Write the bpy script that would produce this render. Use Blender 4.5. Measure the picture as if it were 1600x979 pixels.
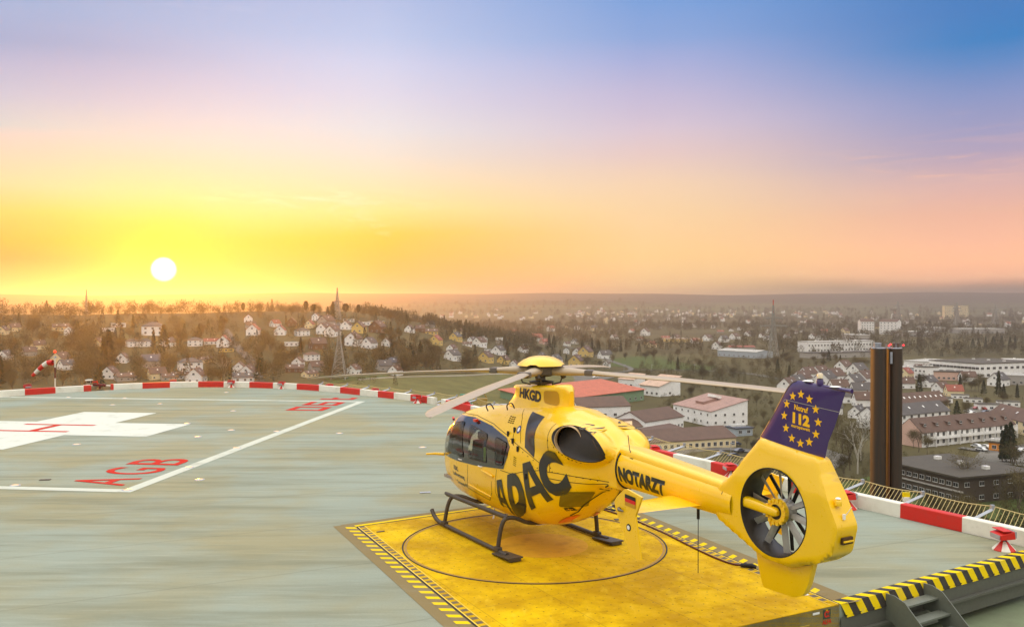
import bpy, bmesh, math, random
import numpy as np
from mathutils import Vector, Matrix
from mathutils.bvhtree import BVHTree
from mathutils.geometry import delaunay_2d_cdt

for o in list(bpy.data.objects): bpy.data.objects.remove(o)
S = bpy.context.scene
COL = S.collection
R = math.radians

# ------------------------------------------------------------------ camera
CAM_H = 4.56
cd = bpy.data.cameras.new('camera'); cam = bpy.data.objects.new('camera', cd); COL.objects.link(cam)
cam.location = (0, 0, CAM_H)
cam.rotation_euler = (R(90) - math.atan(16.8 / 1417.4), 0, 0)
cd.sensor_width = 36; cd.lens = 36 * 1417.4 / 1600
cd.clip_start = 0.1; cd.clip_end = 60000
S.camera = cam

# ------------------------------------------------------------------ world, sun, exposure
SUN_EL = R(1.95); SUN_AZ = math.atan2(-544, 1417.4)          # azimuth from +Y, negative = left
SUN_DIR = Vector((math.sin(SUN_AZ) * math.cos(SUN_EL), math.cos(SUN_AZ) * math.cos(SUN_EL), math.sin(SUN_EL)))
def lin(c):
    return tuple(((v / 255) / 12.92 if v <= 10 else ((v / 255 + .055) / 1.055) ** 2.4) for v in c)
SKYTAB = [(30, [(5, (0.278, 0.417, 0.694)), (60, (0.272, 0.384, 0.648)), (100, (0.378, 0.446, 0.676)), (150, (0.444, 0.515, 0.69)), (200, (0.501, 0.602, 0.65)), (240, (0.797, 0.608, 0.536)), (290, (0.878, 0.641, 0.394)), (330, (0.878, 0.534, 0.125)), (370, (0.918, 0.251, 0.0)), (400, (0.918, 0.0, 0.0)), (430, (0.878, 0.0, 0.0)), (452, (0.878, 0.0, 0.0))]),
 (600, [(5, (0.402, 0.512, 0.801)), (60, (0.451, 0.568, 0.843)), (100, (0.569, 0.632, 0.869)), (150, (0.647, 0.67, 0.843)), (200, (0.712, 0.745, 0.799)), (240, (0.758, 0.748, 0.693)), (290, (0.878, 0.764, 0.495)), (330, (0.918, 0.782, 0.276)), (370, (0.878, 0.573, 0.019)), (400, (0.878, 0.451, 0.0)), (430, (0.838, 0.321, 0.0)), (452, (0.878, 0.121, 0.027))]),
 (1000, [(5, (0.154, 0.331, 0.708)), (60, (0.223, 0.366, 0.71)), (100, (0.351, 0.409, 0.713)), (150, (0.526, 0.48, 0.698)), (200, (0.678, 0.556, 0.671)), (240, (0.785, 0.586, 0.578)), (290, (0.928, 0.67, 0.462)), (330, (0.981, 0.69, 0.39)), (370, (1.066, 0.705, 0.329)), (400, (1.133, 0.737, 0.289)), (430, (1.167, 0.759, 0.298)), (452, (1.19, 0.774, 0.303))]),
 (1570, [(5, (0.023, 0.185, 0.525)), (60, (0.008, 0.199, 0.543)), (100, (0.085, 0.237, 0.565)), (150, (0.222, 0.29, 0.577)), (200, (0.324, 0.325, 0.558)), (240, (0.44, 0.356, 0.523)), (290, (0.757, 0.459, 0.443)), (330, (0.955, 0.501, 0.364)), (370, (1.196, 0.591, 0.368)), (400, (1.435, 0.679, 0.358)), (430, (1.478, 0.699, 0.369)), (452, (1.507, 0.713, 0.376))])]
def build_world():
    w = bpy.data.worlds.new('World'); S.world = w; w.use_nodes = True
    nt = w.node_tree; N = nt.nodes; L = nt.links; N.clear()
    out = N.new('ShaderNodeOutputWorld'); bg = N.new('ShaderNodeBackground')
    tc = N.new('ShaderNodeTexCoord'); nrm = N.new('ShaderNodeVectorMath'); nrm.operation = 'NORMALIZE'
    L.new(tc.outputs['Generated'], nrm.inputs[0])
    sx = N.new('ShaderNodeSeparateXYZ'); L.new(nrm.outputs[0], sx.inputs[0])
    def math_(op, a, b=None, c=None, clamp=False):
        n = N.new('ShaderNodeMath'); n.operation = op; n.use_clamp = clamp
        for i, v in enumerate((a, b, c)):
            if v is None: continue
            if hasattr(v, 'is_linked'): L.new(v, n.inputs[i])
            else: n.inputs[i].default_value = v
        return n.outputs[0]
    def rng(v, a, b, c=0., d=1., smooth=False):
        n = N.new('ShaderNodeMapRange'); n.interpolation_type = 'SMOOTHSTEP' if smooth else 'LINEAR'
        L.new(v, n.inputs[0])
        for i, q in enumerate((a, b, c, d)): n.inputs[i + 1].default_value = q
        return n.outputs[0]
    def ramp(fac, stops):
        n = N.new('ShaderNodeValToRGB'); cr = n.color_ramp; cr.interpolation = 'EASE' if 0 else 'LINEAR'
        while len(cr.elements) < len(stops): cr.elements.new(.5)
        for e, (p, c) in zip(cr.elements, stops): e.position = p; e.color = (*(lin(c) if max(c) > 1.5 else c), 1)
        L.new(fac, n.inputs[0]); return n.outputs[0]
    def mix(f, a, b, mode='MIX'):
        n = N.new('ShaderNodeMix'); n.data_type = 'RGBA'; n.blend_type = mode
        for k, v in (('Factor', f), ('A', a), ('B', b)):
            i = [s for s in n.inputs if s.name == k and (s.type == 'RGBA' or k == 'Factor')][0]
            if hasattr(v, 'is_linked'): L.new(v, i)
            else: i.default_value = v if k == 'Factor' else (*v, 1)
        return [s for s in n.outputs if s.type == 'RGBA'][0]
    z = sx.outputs['Z']
    # slow, large unevenness in the gradient so that the sky is not a perfect ramp
    nz = N.new('ShaderNodeTexNoise'); mp = N.new('ShaderNodeMapping'); mp.inputs['Scale'].default_value = (2.2, 2.2, 7)
    L.new(nrm.outputs[0], mp.inputs[0]); L.new(mp.outputs[0], nz.inputs[0]); nz.inputs['Scale'].default_value = 1.2; nz.inputs['Detail'].default_value = 4
    zz = math_('MULTIPLY_ADD', math_('SUBTRACT', nz.outputs['Fac'], .5), .03, z)
    h = math_('MULTIPLY', zz, 2.0)                        # 0 at the horizon, .64 at the top of the frame
    # four vertical colour ramps (left edge, centre-left, centre-right, right edge of the view) blended by azimuth
    def zdir(u, v): x, y, q = (u - 800) / 1417.4, 1.0, (472.7 - v) / 1417.4; return q / math.sqrt(x * x + y * y + q * q)
    def vr(u, rows): return ramp(h, sorted([(max(0, min(1, 2 * zdir(u, v))), c) for v, c in rows]))
    SKY = SKYTAB
    cols4 = [vr(u, rows) for u, rows in SKY]
    az = math_('ARCTAN2', sx.outputs['X'], sx.outputs['Y'])
    zs_ = [math.atan((u - 800) / 1417.4) for u, _ in SKY]
    base = cols4[0]
    for k in range(3): base = mix(rng(az, zs_[k], zs_[k + 1], 0, 1, k != 1), base, cols4[k + 1])
    # overhead and behind, out of view, the sky is raised as added fill light
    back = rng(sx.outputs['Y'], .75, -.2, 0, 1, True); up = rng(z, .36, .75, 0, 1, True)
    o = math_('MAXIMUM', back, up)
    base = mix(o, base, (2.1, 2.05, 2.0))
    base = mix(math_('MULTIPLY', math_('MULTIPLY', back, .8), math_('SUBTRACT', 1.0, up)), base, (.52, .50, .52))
    # glow around the sun
    d = N.new('ShaderNodeVectorMath'); d.operation = 'DOT_PRODUCT'; L.new(nrm.outputs[0], d.inputs[0]); d.inputs[1].default_value = SUN_DIR
    ang = math_('ARCCOSINE', math_('MINIMUM', d.outputs['Value'], 1.0))
    g1 = math_('EXPONENT', math_('MULTIPLY', math_('POWER', math_('DIVIDE', ang, .05), 1.3), -1.))
    base = mix(math_('MULTIPLY', g1, .8), base, (.92, .72, .0))
    g2 = math_('EXPONENT', math_('MULTIPLY', math_('POWER', math_('DIVIDE', ang, .026), 1.6), -1.))
    base = mix(math_('MULTIPLY', g2, 1.0), base, (1.0, .9, .0))
    disc = rng(ang, .0140, .0075, 0, 1, True)
    base = mix(disc, base, (6, 5.6, 4.2))
    # thin evening clouds
    def wisp(cx, cy, sxx, syy, seed, amount, col, base, rot=0.0, sc=(9, 9, 60)):
        u = math_('DIVIDE', math_('SUBTRACT', az, cx), sxx); v = math_('DIVIDE', math_('SUBTRACT', math_('SUBTRACT', z, cy), math_('MULTIPLY', math_('SUBTRACT', az, cx), rot)), syy)
        m = math_('EXPONENT', math_('MULTIPLY', math_('ADD', math_('MULTIPLY', u, u), math_('MULTIPLY', v, v)), -1.))
        n = N.new('ShaderNodeTexNoise'); n.inputs['Scale'].default_value = 1; n.inputs['Detail'].default_value = 7; n.inputs['Roughness'].default_value = .62
        n.inputs['Distortion'].default_value = .9
        mpp = N.new('ShaderNodeMapping'); mpp.inputs['Scale'].default_value = sc; mpp.inputs['Location'].default_value = (seed, seed * .7, 0); mpp.inputs['Rotation'].default_value = (0, rot, 0)
        L.new(nrm.outputs[0], mpp.inputs[0]); L.new(mpp.outputs[0], n.inputs[0])
        k = rng(n.outputs['Fac'], .48, .68, 0, 1, True)
        return mix(math_('MULTIPLY', math_('MULTIPLY', k, m), amount), base, col)
    base = wisp(-.20, .112, .09, .012, 3.1, .9, (1, .86, .55), base, rot=-.02, sc=(12, 12, 90))
    base = wisp(-.175, .095, .035, .011, 9.4, .8, (1, .84, .45), base, rot=-.45, sc=(20, 20, 60))
    base = wisp(.44, .135, .08, .016, 5.2, .7, (.93, .56, .42), base, rot=-.10, sc=(7, 7, 70))
    base = wisp(.52, .165, .10, .02, 1.7, .25, (.85, .50, .45), base, rot=-.04, sc=(6, 6, 60))
    base = wisp(.44, .097, .07, .010, 7.7, .3, (1, .62, .38), base, rot=-.05, sc=(8, 8, 80))
    base = wisp(-.40, .31, .10, .025, 2.2, .5, (.9, .85, .93), base, sc=(7, 7, 30))
    base = wisp(-.54, .12, .05, .003, 4.5, .8, (1, .93, .75), base, sc=(10, 10, 40))
    base = wisp(-.30, .108, .05, .006, 6.5, .5, (1, .88, .5), base, sc=(10, 10, 70))
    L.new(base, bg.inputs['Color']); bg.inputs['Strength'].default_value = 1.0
    sky = N.new('ShaderNodeTexSky'); sky.sky_type = 'NISHITA'; sky.sun_disc = False
    sky.sun_elevation = SUN_EL; sky.sun_rotation = SUN_AZ; sky.air_density = 1.2; sky.dust_density = 1.5
    bg2 = N.new('ShaderNodeBackground'); bg2.inputs['Strength'].default_value = .01; L.new(sky.outputs[0], bg2.inputs['Color'])
    ad = N.new('ShaderNodeAddShader'); L.new(bg.outputs[0], ad.inputs[0]); L.new(bg2.outputs[0], ad.inputs[1])
    L.new(ad.outputs[0], out.inputs['Surface'])
build_world()
sl = bpy.data.lights.new('sun', 'SUN'); sun = bpy.data.objects.new('sun', sl); COL.objects.link(sun)
sl.energy = 2.0; sl.angle = R(.5); sl.color = (1, .37, .03)
sun.rotation_euler = SUN_DIR.to_track_quat('Z', 'Y').to_euler(); sun.location = (0, 0, 60)
S.view_settings.view_transform = 'Standard'; S.view_settings.look = 'None'
S.view_settings.exposure = 0.0; S.view_settings.gamma = 1; S.view_settings.use_curve_mapping = False
S.render.engine = 'CYCLES'
cy = S.cycles; cy.use_denoising = True; cy.max_bounces = 6; cy.diffuse_bounces = 3; cy.glossy_bounces = 4
cy.transmission_bounces = 5; cy.transparent_max_bounces = 8; cy.volume_bounces = 0; cy.sample_clamp_indirect = 6; cy.caustics_reflective = False; cy.caustics_refractive = False

# ------------------------------------------------------------------ materials
def new_mat(name, rgb, rough=.6, metal=0, coat=0, emit=None, emit_s=0, srgb=True, spec=.5):
    m = bpy.data.materials.new(name); m.use_nodes = True
    b = m.node_tree.nodes['Principled BSDF']
    c = lin(rgb) if srgb else rgb
    b.inputs['Base Color'].default_value = (*c, 1); b.inputs['Roughness'].default_value = rough; b.inputs['Metallic'].default_value = metal
    b.inputs['Coat Weight'].default_value = coat; b.inputs['Coat Roughness'].default_value = .06; b.inputs['Specular IOR Level'].default_value = spec
    if emit: b.inputs['Emission Color'].default_value = (*emit, 1); b.inputs['Emission Strength'].default_value = emit_s
    return m
class NT:
    """small wrapper for building node materials"""
    def __init__(s, m): s.t = m.node_tree; s.N = s.t.nodes; s.L = s.t.links; s.b = s.N['Principled BSDF']
    def coord(s, kind='Object', scale=(1, 1, 1), rot=(0, 0, 0), loc=(0, 0, 0)):
        tc = s.N.new('ShaderNodeTexCoord'); mp = s.N.new('ShaderNodeMapping'); mp.inputs['Scale'].default_value = scale; mp.inputs['Rotation'].default_value = rot; mp.inputs['Location'].default_value = loc
        s.L.new(tc.outputs[kind], mp.inputs[0]); return mp.outputs[0]
    def geo(s, scale=(1, 1, 1), rot=(0, 0, 0)):
        g = s.N.new('ShaderNodeNewGeometry'); mp = s.N.new('ShaderNodeMapping'); mp.inputs['Scale'].default_value = scale; mp.inputs['Rotation'].default_value = rot
        s.L.new(g.outputs['Position'], mp.inputs[0]); return mp.outputs[0]
    def noise(s, vec, scale=1, detail=4, rough=.5, dist=0):
        n = s.N.new('ShaderNodeTexNoise'); s.L.new(vec, n.inputs['Vector']); n.inputs['Scale'].default_value = scale; n.inputs['Detail'].default_value = detail
        n.inputs['Roughness'].default_value = rough; n.inputs['Distortion'].default_value = dist; return n.outputs['Fac']
    def rng(s, v, a, b, c=0., d=1.):
        n = s.N.new('ShaderNodeMapRange'); n.interpolation_type = 'SMOOTHSTEP'; s.L.new(v, n.inputs[0])
        for i, q in enumerate((a, b, c, d)): n.inputs[i + 1].default_value = q
        return n.outputs[0]
    def math(s, op, a, b=None):
        n = s.N.new('ShaderNodeMath'); n.operation = op
        for i, v in enumerate((a, b)):
            if v is None: continue
            if hasattr(v, 'is_linked'): s.L.new(v, n.inputs[i])
            else: n.inputs[i].default_value = v
        return n.outputs[0]
    def mix(s, f, a, b, mode='MIX'):
        n = s.N.new('ShaderNodeMix'); n.data_type = 'RGBA'; n.blend_type = mode
        for k, v in (('Factor', f), ('A', a), ('B', b)):
            i = [q for q in n.inputs if q.name == k and (q.type == 'RGBA' or k == 'Factor')][0]
            if hasattr(v, 'is_linked'): s.L.new(v, i)
            else: i.default_value = v if k == 'Factor' else (*v, 1)
        return [q for q in n.outputs if q.type == 'RGBA'][0]
    def bump(s, h, strength=.2, dist=.02):
        n = s.N.new('ShaderNodeBump'); n.inputs['Strength'].default_value = strength; n.inputs['Distance'].default_value = dist
        s.L.new(h, n.inputs['Height']); s.L.new(n.outputs[0], s.b.inputs['Normal'])
    def base(s, c): s.L.new(c, s.b.inputs['Base Color'])
def worn(name, rgb, rough=.6, amount=.35, scale=3, metal=0, coat=0, dirt=(.10, .085, .06)):
    m = new_mat(name, rgb, rough, metal, coat); n = NT(m)
    v = n.coord('Object'); a = n.noise(v, scale, 6, .6); b = n.noise(v, scale * 6, 4, .6)
    f = n.math('MULTIPLY', n.rng(a, .45, .8), amount); f2 = n.math('MULTIPLY', n.rng(b, .5, .85), amount * .6)
    c = n.mix(n.math('MAXIMUM', f, f2), lin(rgb), dirt); n.base(c)
    n.L.new(n.rng(b, 0, 1, max(0, rough - .12), min(1, rough + .15)), n.b.inputs['Roughness'])
    return m
M = {}
def yellow_paint():
    m = new_mat('yellow_paint', (250, 192, 0), .30, 0, .55); n = NT(m)
    v = n.coord('Object'); a = n.noise(v, 1.4, 5, .6); b = n.noise(v, 14, 4, .7)
    c = n.mix(n.rng(a, .35, .75, 0, .45), (.93, .56, .0), (.86, .47, .0)); c = n.mix(n.math('MULTIPLY', n.rng(b, .62, .8), .18), c, (.35, .22, .05)); n.base(c)
    n.L.new(n.rng(b, .2, .8, .24, .42), n.b.inputs['Roughness'])
    return m
M['yellow'] = yellow_paint()
M['black_paint'] = new_mat('black_paint', (34, 30, 24), .35, 0, .4)
M['seam'] = new_mat('seam', (70, 45, 5), .7)
M['black_band'] = new_mat('black_band', (22, 18, 14), .12, 0, 1)
M['rubber'] = new_mat('rubber', (24, 23, 21), .7)
M['violet'] = new_mat('violet_paint', (52, 22, 92), .3, 0, .8)
M['letter_yellow'] = new_mat('letter_yellow', (252, 190, 10), .4)
M['gear'] = worn('gear_paint', (72, 62, 50), .5, .35, 9, .2)
M['blade'] = worn('blade_grey', (172, 152, 124), .42, .12, 2.2, 0, .15)
M['hub_grey'] = worn('hub_grey', (98, 88, 78), .5, .3, 7)
M['dark_metal'] = new_mat('dark_metal', (60, 56, 50), .4, .7)
M['fan_metal'] = worn('fan_metal', (168, 162, 150), .4, .25, 9, .2)
M['soot'] = new_mat('soot', (9, 6, 4), 1, spec=0)
M['steel_scarf'] = worn('exhaust_steel', (120, 112, 104), .38, .5, 6, .75)
M['tan_lip'] = new_mat('tan_lip', (225, 190, 140), .4, .3)
M['white_plastic'] = new_mat('white_plastic', (238, 236, 230), .4)
M['red_lens'] = new_mat('red_lens', (215, 45, 20), .3, 0, .6)
M['orange_paint'] = new_mat('orange_paint', (245, 95, 10), .35, 0, .8)
M['interior'] = new_mat('cabin_lining', (150, 140, 126), .8)
M['seat_fabric'] = new_mat('seat_fabric', (60, 58, 56), .9)
M['green_vest'] = new_mat('green_vest', (150, 190, 60), .8)
def glass_mat(name, tint=(.85, .85, .82), refl=.06):
    m = bpy.data.materials.new(name); m.use_nodes = True; N = m.node_tree.nodes; L = m.node_tree.links; N.clear()
    o = N.new('ShaderNodeOutputMaterial'); g = N.new('ShaderNodeBsdfGlossy'); g.inputs['Roughness'].default_value = .02
    t = N.new('ShaderNodeBsdfTransparent'); t.inputs['Color'].default_value = (*tint, 1); fr = N.new('ShaderNodeFresnel'); fr.inputs['IOR'].default_value = 1.75
    mx = N.new('ShaderNodeMixShader'); L.new(fr.outputs[0], mx.inputs[0]); L.new(t.outputs[0], mx.inputs[1]); L.new(g.outputs[0], mx.inputs[2]); L.new(mx.outputs[0], o.inputs['Surface'])
    return m
M['glass'] = glass_mat('cabin_glass', (.80, .80, .77)); M['dark_glass'] = glass_mat('dark_glass', (.30, .31, .26))

# ------------------------------------------------------------------ mesh helpers
class MB:
    def __init__(s): s.v = []; s.f = []; s.mi = []
    def add(s, vs, fs, mi=0):
        k = len(s.v); s.v += [tuple(p) for p in vs]; s.f += [tuple(i + k for i in f) for f in fs]; s.mi += [mi] * len(fs); return s
    def box(s, c, d, rz=0, mi=0, mat=None):
        x, y, z = (q / 2 for q in d); P = [Vector((a * x, b * y, e * z)) for e in (-1, 1) for a, b in ((-1, -1), (1, -1), (1, 1), (-1, 1))]
        Mx = mat if mat is not None else Matrix.Rotation(rz, 3, 'Z')
        P = [Mx @ p + Vector(c) for p in P]
        return s.add(P, [(3, 2, 1, 0), (4, 5, 6, 7), (0, 1, 5, 4), (1, 2, 6, 5), (2, 3, 7, 6), (3, 0, 4, 7)], mi)
    def tube(s, pts, r, n=8, mi=0, caps=True, flat=1.0):
        pts = [Vector(p) for p in pts]; rs = r if isinstance(r, (list, tuple)) else [r] * len(pts)
        k0 = []; up = None
        for i, p in enumerate(pts):
            t = (pts[min(i + 1, len(pts) - 1)] - pts[max(i - 1, 0)]).normalized()
            if up is None: up = Vector((0, 0, 1)) if abs(t.z) < .9 else Vector((1, 0, 0))
            a = t.cross(up).normalized(); b = a.cross(t).normalized(); up = b
            k0.append([p + (a * math.cos(2 * math.pi * j / n) + b * math.sin(2 * math.pi * j / n) * flat) * rs[i] for j in range(n)])
        V = [q for ring in k0 for q in ring]; F = []
        for i in range(len(pts) - 1):
            for j in range(n): F.append((i * n + j, i * n + (j + 1) % n, (i + 1) * n + (j + 1) % n, (i + 1) * n + j))
        if caps: F.append(tuple(range(n - 1, -1, -1))); F.append(tuple((len(pts) - 1) * n + j for j in range(n)))
        return s.add(V, F, mi)
    def prism(s, poly, z0, z1, mi=0):
        n = len(poly); V = [(x, y, z0) for x, y in poly] + [(x, y, z1) for x, y in poly]
        F = [tuple(range(n - 1, -1, -1)), tuple(range(n, 2 * n))] + [(i, (i + 1) % n, n + (i + 1) % n, n + i) for i in range(n)]
        return s.add(V, F, mi)
    def lathe(s, prof, c=(0, 0, 0), n=24, axis='Z', mi=0, cap=False):
        V = []; F = []
        for r, h in prof:
            for j in range(n):
                a = 2 * math.pi * j / n; p = (r * math.cos(a), r * math.sin(a), h)
                if axis == 'Y': p = (p[0], p[2], p[1])
                if axis == 'X': p = (p[2], p[0], p[1])
                V.append(tuple(p[k] + c[k] for k in range(3)))
        for i in range(len(prof) - 1):
            for j in range(n): F.append((i * n + j, i * n + (j + 1) % n, (i + 1) * n + (j + 1) % n, (i + 1) * n + j))
        if cap: F.append(tuple(range(n - 1, -1, -1))); F.append(tuple((len(prof) - 1) * n + j for j in range(n)))
        return s.add(V, F, mi)
    def build(s, name, mats, parent=None, smooth=None, bevel=0, loc=None, weld=False):
        me = bpy.data.meshes.new(name); me.from_pydata(s.v, [], s.f); me.validate()
        if not isinstance(mats, (list, tuple)): mats = [mats]
        for m in mats: me.materials.append(m)
        if len(mats) > 1 and len(me.polygons) == len(s.mi): me.polygons.foreach_set('material_index', s.mi)
        bm = bmesh.new(); bm.from_mesh(me)
        if weld: bmesh.ops.remove_doubles(bm, verts=bm.verts, dist=1e-4)
        bmesh.ops.recalc_face_normals(bm, faces=bm.faces)
        if bevel: bmesh.ops.bevel(bm, geom=[e for e in bm.edges if len(e.link_faces) == 2 and e.calc_face_angle(0) > .6], offset=bevel, segments=2, profile=.6, affect='EDGES', clamp_overlap=True)
        if smooth:
            for f in bm.faces: f.smooth = True
            for e in bm.edges:
                if len(e.link_faces) == 2 and e.calc_face_angle(0) > R(smooth): e.smooth = False
        bm.to_mesh(me); bm.free()
        o = bpy.data.objects.new(name, me); COL.objects.link(o)
        if parent: o.parent = parent
        if loc is not None: o.location = loc
        return o
def tag(o, label=None, cat=None, group=None, kind=None, category=None):
    cat = cat or category
    for k, v in (('label', label), ('category', cat), ('group', group), ('kind', kind)):
        if v: o[k] = v
    return o
def empty(name, loc=(0, 0, 0), rz=0, **kw):
    o = bpy.data.objects.new(name, None); COL.objects.link(o); o.location = loc; o.rotation_euler = (0, 0, rz); o.empty_display_size = .3
    return tag(o, **kw)
def copy_tree(o, loc=None, rz=None, parent=None, **kw):
    c = o.copy(); COL.objects.link(c); c.parent = parent
    if loc is not None: c.location = loc
    if rz is not None: c.rotation_euler = (0, 0, rz)
    for ch in list(KIDS.get(o.name, o.children)): copy_tree(ch, parent=c)
    return tag(c, **kw)
KIDS = {}
def inpoly(x, y, poly):
    c = False; j = len(poly) - 1
    for i in range(len(poly)):
        xi, yi = poly[i]; xj, yj = poly[j]
        if (yi > y) != (yj > y) and x < (xj - xi) * (y - yi) / (yj - yi) + xi: c = not c
        j = i
    return c
def spline(pts, n=6, closed=False):
    P = [Vector(p) for p in pts]; out = []; m = len(P)
    rngi = range(m if closed else m - 1)
    for i in rngi:
        p0 = P[(i - 1) % m] if closed or i > 0 else P[0]; p1 = P[i]; p2 = P[(i + 1) % m]; p3 = P[(i + 2) % m] if closed or i + 2 < m else P[-1]
        for k in range(n):
            t = k / n; out.append(.5 * ((2 * p1) + (-p0 + p2) * t + (2 * p0 - 5 * p1 + 4 * p2 - p3) * t * t + (-p0 + 3 * p1 - 3 * p2 + p3) * t ** 3))
    if not closed: out.append(P[-1])
    return out
def text_bm(s, bold=0.0, cell=.05, w=1, h=1):
    """2D lettering as a bmesh scaled into the box [0,w] x [0,h], cut into small cells so it can follow a curved skin"""
    cu = bpy.data.curves.new('lettering', 'FONT'); cu.body = s; cu.offset = bold; cu.resolution_u = 4
    o = bpy.data.objects.new('lettering', cu); COL.objects.link(o); dg = bpy.context.evaluated_depsgraph_get(); dg.update()
    me = bpy.data.meshes.new_from_object(o.evaluated_get(dg)); bpy.data.objects.remove(o); bpy.data.curves.remove(cu)
    bm = bmesh.new(); bm.from_mesh(me); bpy.data.meshes.remove(me)
    xs = [v.co.x for v in bm.verts]; ys = [v.co.y for v in bm.verts]; x0, x1, y0, y1 = min(xs), max(xs), min(ys), max(ys)
    for v in bm.verts: v.co = ((v.co.x - x0) / (x1 - x0) * w, (v.co.y - y0) / (y1 - y0) * h, 0)
    if cell:
        for ax, L in ((0, w), (1, h)):
            for k in range(1, int(L / cell) + 1):
                co = Vector((0, 0, 0)); co[ax] = k * cell; no = Vector((0, 0, 0)); no[ax] = 1
                bmesh.ops.bisect_plane(bm, geom=list(bm.verts) + list(bm.edges) + list(bm.faces), plane_co=co, plane_no=no)
    return bm
def bm_obj(bm, name, mats, parent=None, thick=0, smooth=None):
    me = bpy.data.meshes.new(name)
    if thick:
        r = bmesh.ops.extrude_face_region(bm, geom=list(bm.faces))
        for g in r['geom']:
            if isinstance(g, bmesh.types.BMVert): g.co.z += thick
        bmesh.ops.recalc_face_normals(bm, faces=bm.faces)
    if smooth:
        for f in bm.faces: f.smooth = True
    bm.to_mesh(me); bm.free()
    for m in (mats if isinstance(mats, (list, tuple)) else [mats]): me.materials.append(m)
    o = bpy.data.objects.new(name, me); COL.objects.link(o); o.parent = parent
    return o
# ------------------------------------------------------------------ fuselage shape (helicopter frame: x forward, y left, z up)
POD = np.array([  # x, top, bottom, half width
 (3.40, 1.22, 1.08, .04), (3.37, 1.40, .92, .22), (3.30, 1.62, .78, .37), (3.16, 1.86, .66, .51), (2.9, 2.09, .56, .63), (2.5, 2.29, .48, .72), (2.0, 2.40, .44, .77), (1.4, 2.43, .42, .79),
 (.6, 2.42, .41, .80), (-.3, 2.38, .43, .80), (-.9, 2.33, .54, .78), (-1.4, 2.30, .75, .71), (-1.9, 2.28, 1.08, .58), (-2.3, 2.25, 1.42, .44), (-2.6, 2.22, 1.54, .33), (-2.78, 2.21, 1.54, .31)])
COWL = np.array([(3.5, .9, .2), (1.95, 2.1, .35), (1.5, 2.42, .46), (1.1, 2.51, .56), (.6, 2.56, .63), (0, 2.61, .67), (-.5, 2.66, .68), (-1.0, 2.69, .66), (-1.5, 2.68, .58), (-2.0, 2.58, .46), (-2.4, 2.40, .36), (-2.62, 2.27, .31), (-2.78, 2.20, .29)])
def interp(T, x, k):
    return np.interp(x, T[::-1, 0], T[::-1, k])
def body_F(x, y, z):
    """<1 inside the fuselage"""
    zt, zb, w = (interp(POD, x, k) for k in (1, 2, 3)); c = (zt + zb) / 2; h = (zt - zb) / 2
    n = 2.7
    f1 = (np.abs(y) / w) ** n + (np.abs(z - c) / h) ** n
    ct, cw = interp(COWL, x, 1), interp(COWL, x, 2); cz = 1.55; ch = np.where(z > cz, np.maximum(ct - cz, .05), np.maximum(cz - zb - .15, .05))
    f2 = (np.abs(y) / cw) ** 2.8 + (np.abs(z - cz) / ch) ** 2.8
    f3 = ((x + 1.5) / 1.22) ** 2 + ((np.abs(y) - .36) / .40) ** 2 + ((z - 2.13) / .40) ** 2
    f3 = np.where(f3 > 0, f3, 0)
    # smooth union in terms of radius-like quantities
    a, b, e = f1 ** (1 / n), f2 ** (1 / 2.8), np.sqrt(f3)
    k = 17.0
    return -np.log(np.exp(-k * a) + np.exp(-k * b) + np.exp(-k * e)) / k
def body_c(x):
    zt, zb = interp(POD, x, 1), interp(POD, x, 2); return (zt + zb) / 2 * .85 + .15 * 1.7 if x < 2.6 else (zt + zb) / 2
def body_ring(x, na):
    c = body_c(x); th = np.linspace(0, 2 * np.pi, na, endpoint=False); lo = np.zeros(na); hi = np.full(na, 2.2)
    for _ in range(30):
        m = (lo + hi) / 2; ins = body_F(x, m * np.cos(th), c + m * np.sin(th)) < 1; lo = np.where(ins, m, lo); hi = np.where(ins, hi, m)
    r = (lo + hi) / 2; return r * np.cos(th), c + r * np.sin(th)
BX = np.concatenate([3.40 - np.array([0, .006, .018, .035, .06, .09]), np.linspace(3.28, -2.78, 150)])
NA = 136
# yellow paint shows the grey cabin lining on its inner side
def lined(m):
    n = NT(m); g = n.N.new('ShaderNodeNewGeometry'); src = n.b.inputs['Base Color'].links[0].from_socket
    n.base(n.mix(g.outputs['Backfacing'], src, lin((165, 155, 140))))
lined(M['yellow'])
HELI_POS = (.5576, 17.2066); HELI_YAW = R(120)
heli = empty('helicopter', (*HELI_POS, .012), HELI_YAW, label='yellow rescue helicopter with grey rotor blades and violet tail fin on the yellow platform', category='helicopter')
BAND = [(2.98, 1.31), (2.85, 1.72), (2.66, 2.02), (2.42, 2.20), (1.6, 2.235), (.737, 2.165), (.06, 2.03), (-.125, 1.89), (-.09, 1.70), (.045, 1.455), (.62, 1.40), (1.21, 1.345), (2.0, 1.31)]
def rounded(poly, r=.05, n=4):
    out = []; m = len(poly)
    for i in range(m):
        p0, p1, p2 = Vector(poly[i - 1]), Vector(poly[i]), Vector(poly[(i + 1) % m])
        a = (p0 - p1); b = (p2 - p1); ra = min(r, a.length * .45); rb = min(r, b.length * .45); A = p1 + a.normalized() * ra; B = p1 + b.normalized() * rb
        for k in range(n + 1):
            t = k / n; out.append(tuple((1 - t) ** 2 * A + 2 * t * (1 - t) * p1 + t * t * B))
    return out
PANES = [rounded(p, .07) for p in ([(2.70, 1.40), (2.36, 2.05), (1.90, 2.12), (1.70, 1.43)], [(1.60, 2.10), (.79, 2.0), (.70, 1.47), (1.47, 1.45)], [(.44, 2.0), (-.02, 1.94), (.06, 1.52), (.34, 1.50)])]
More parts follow.
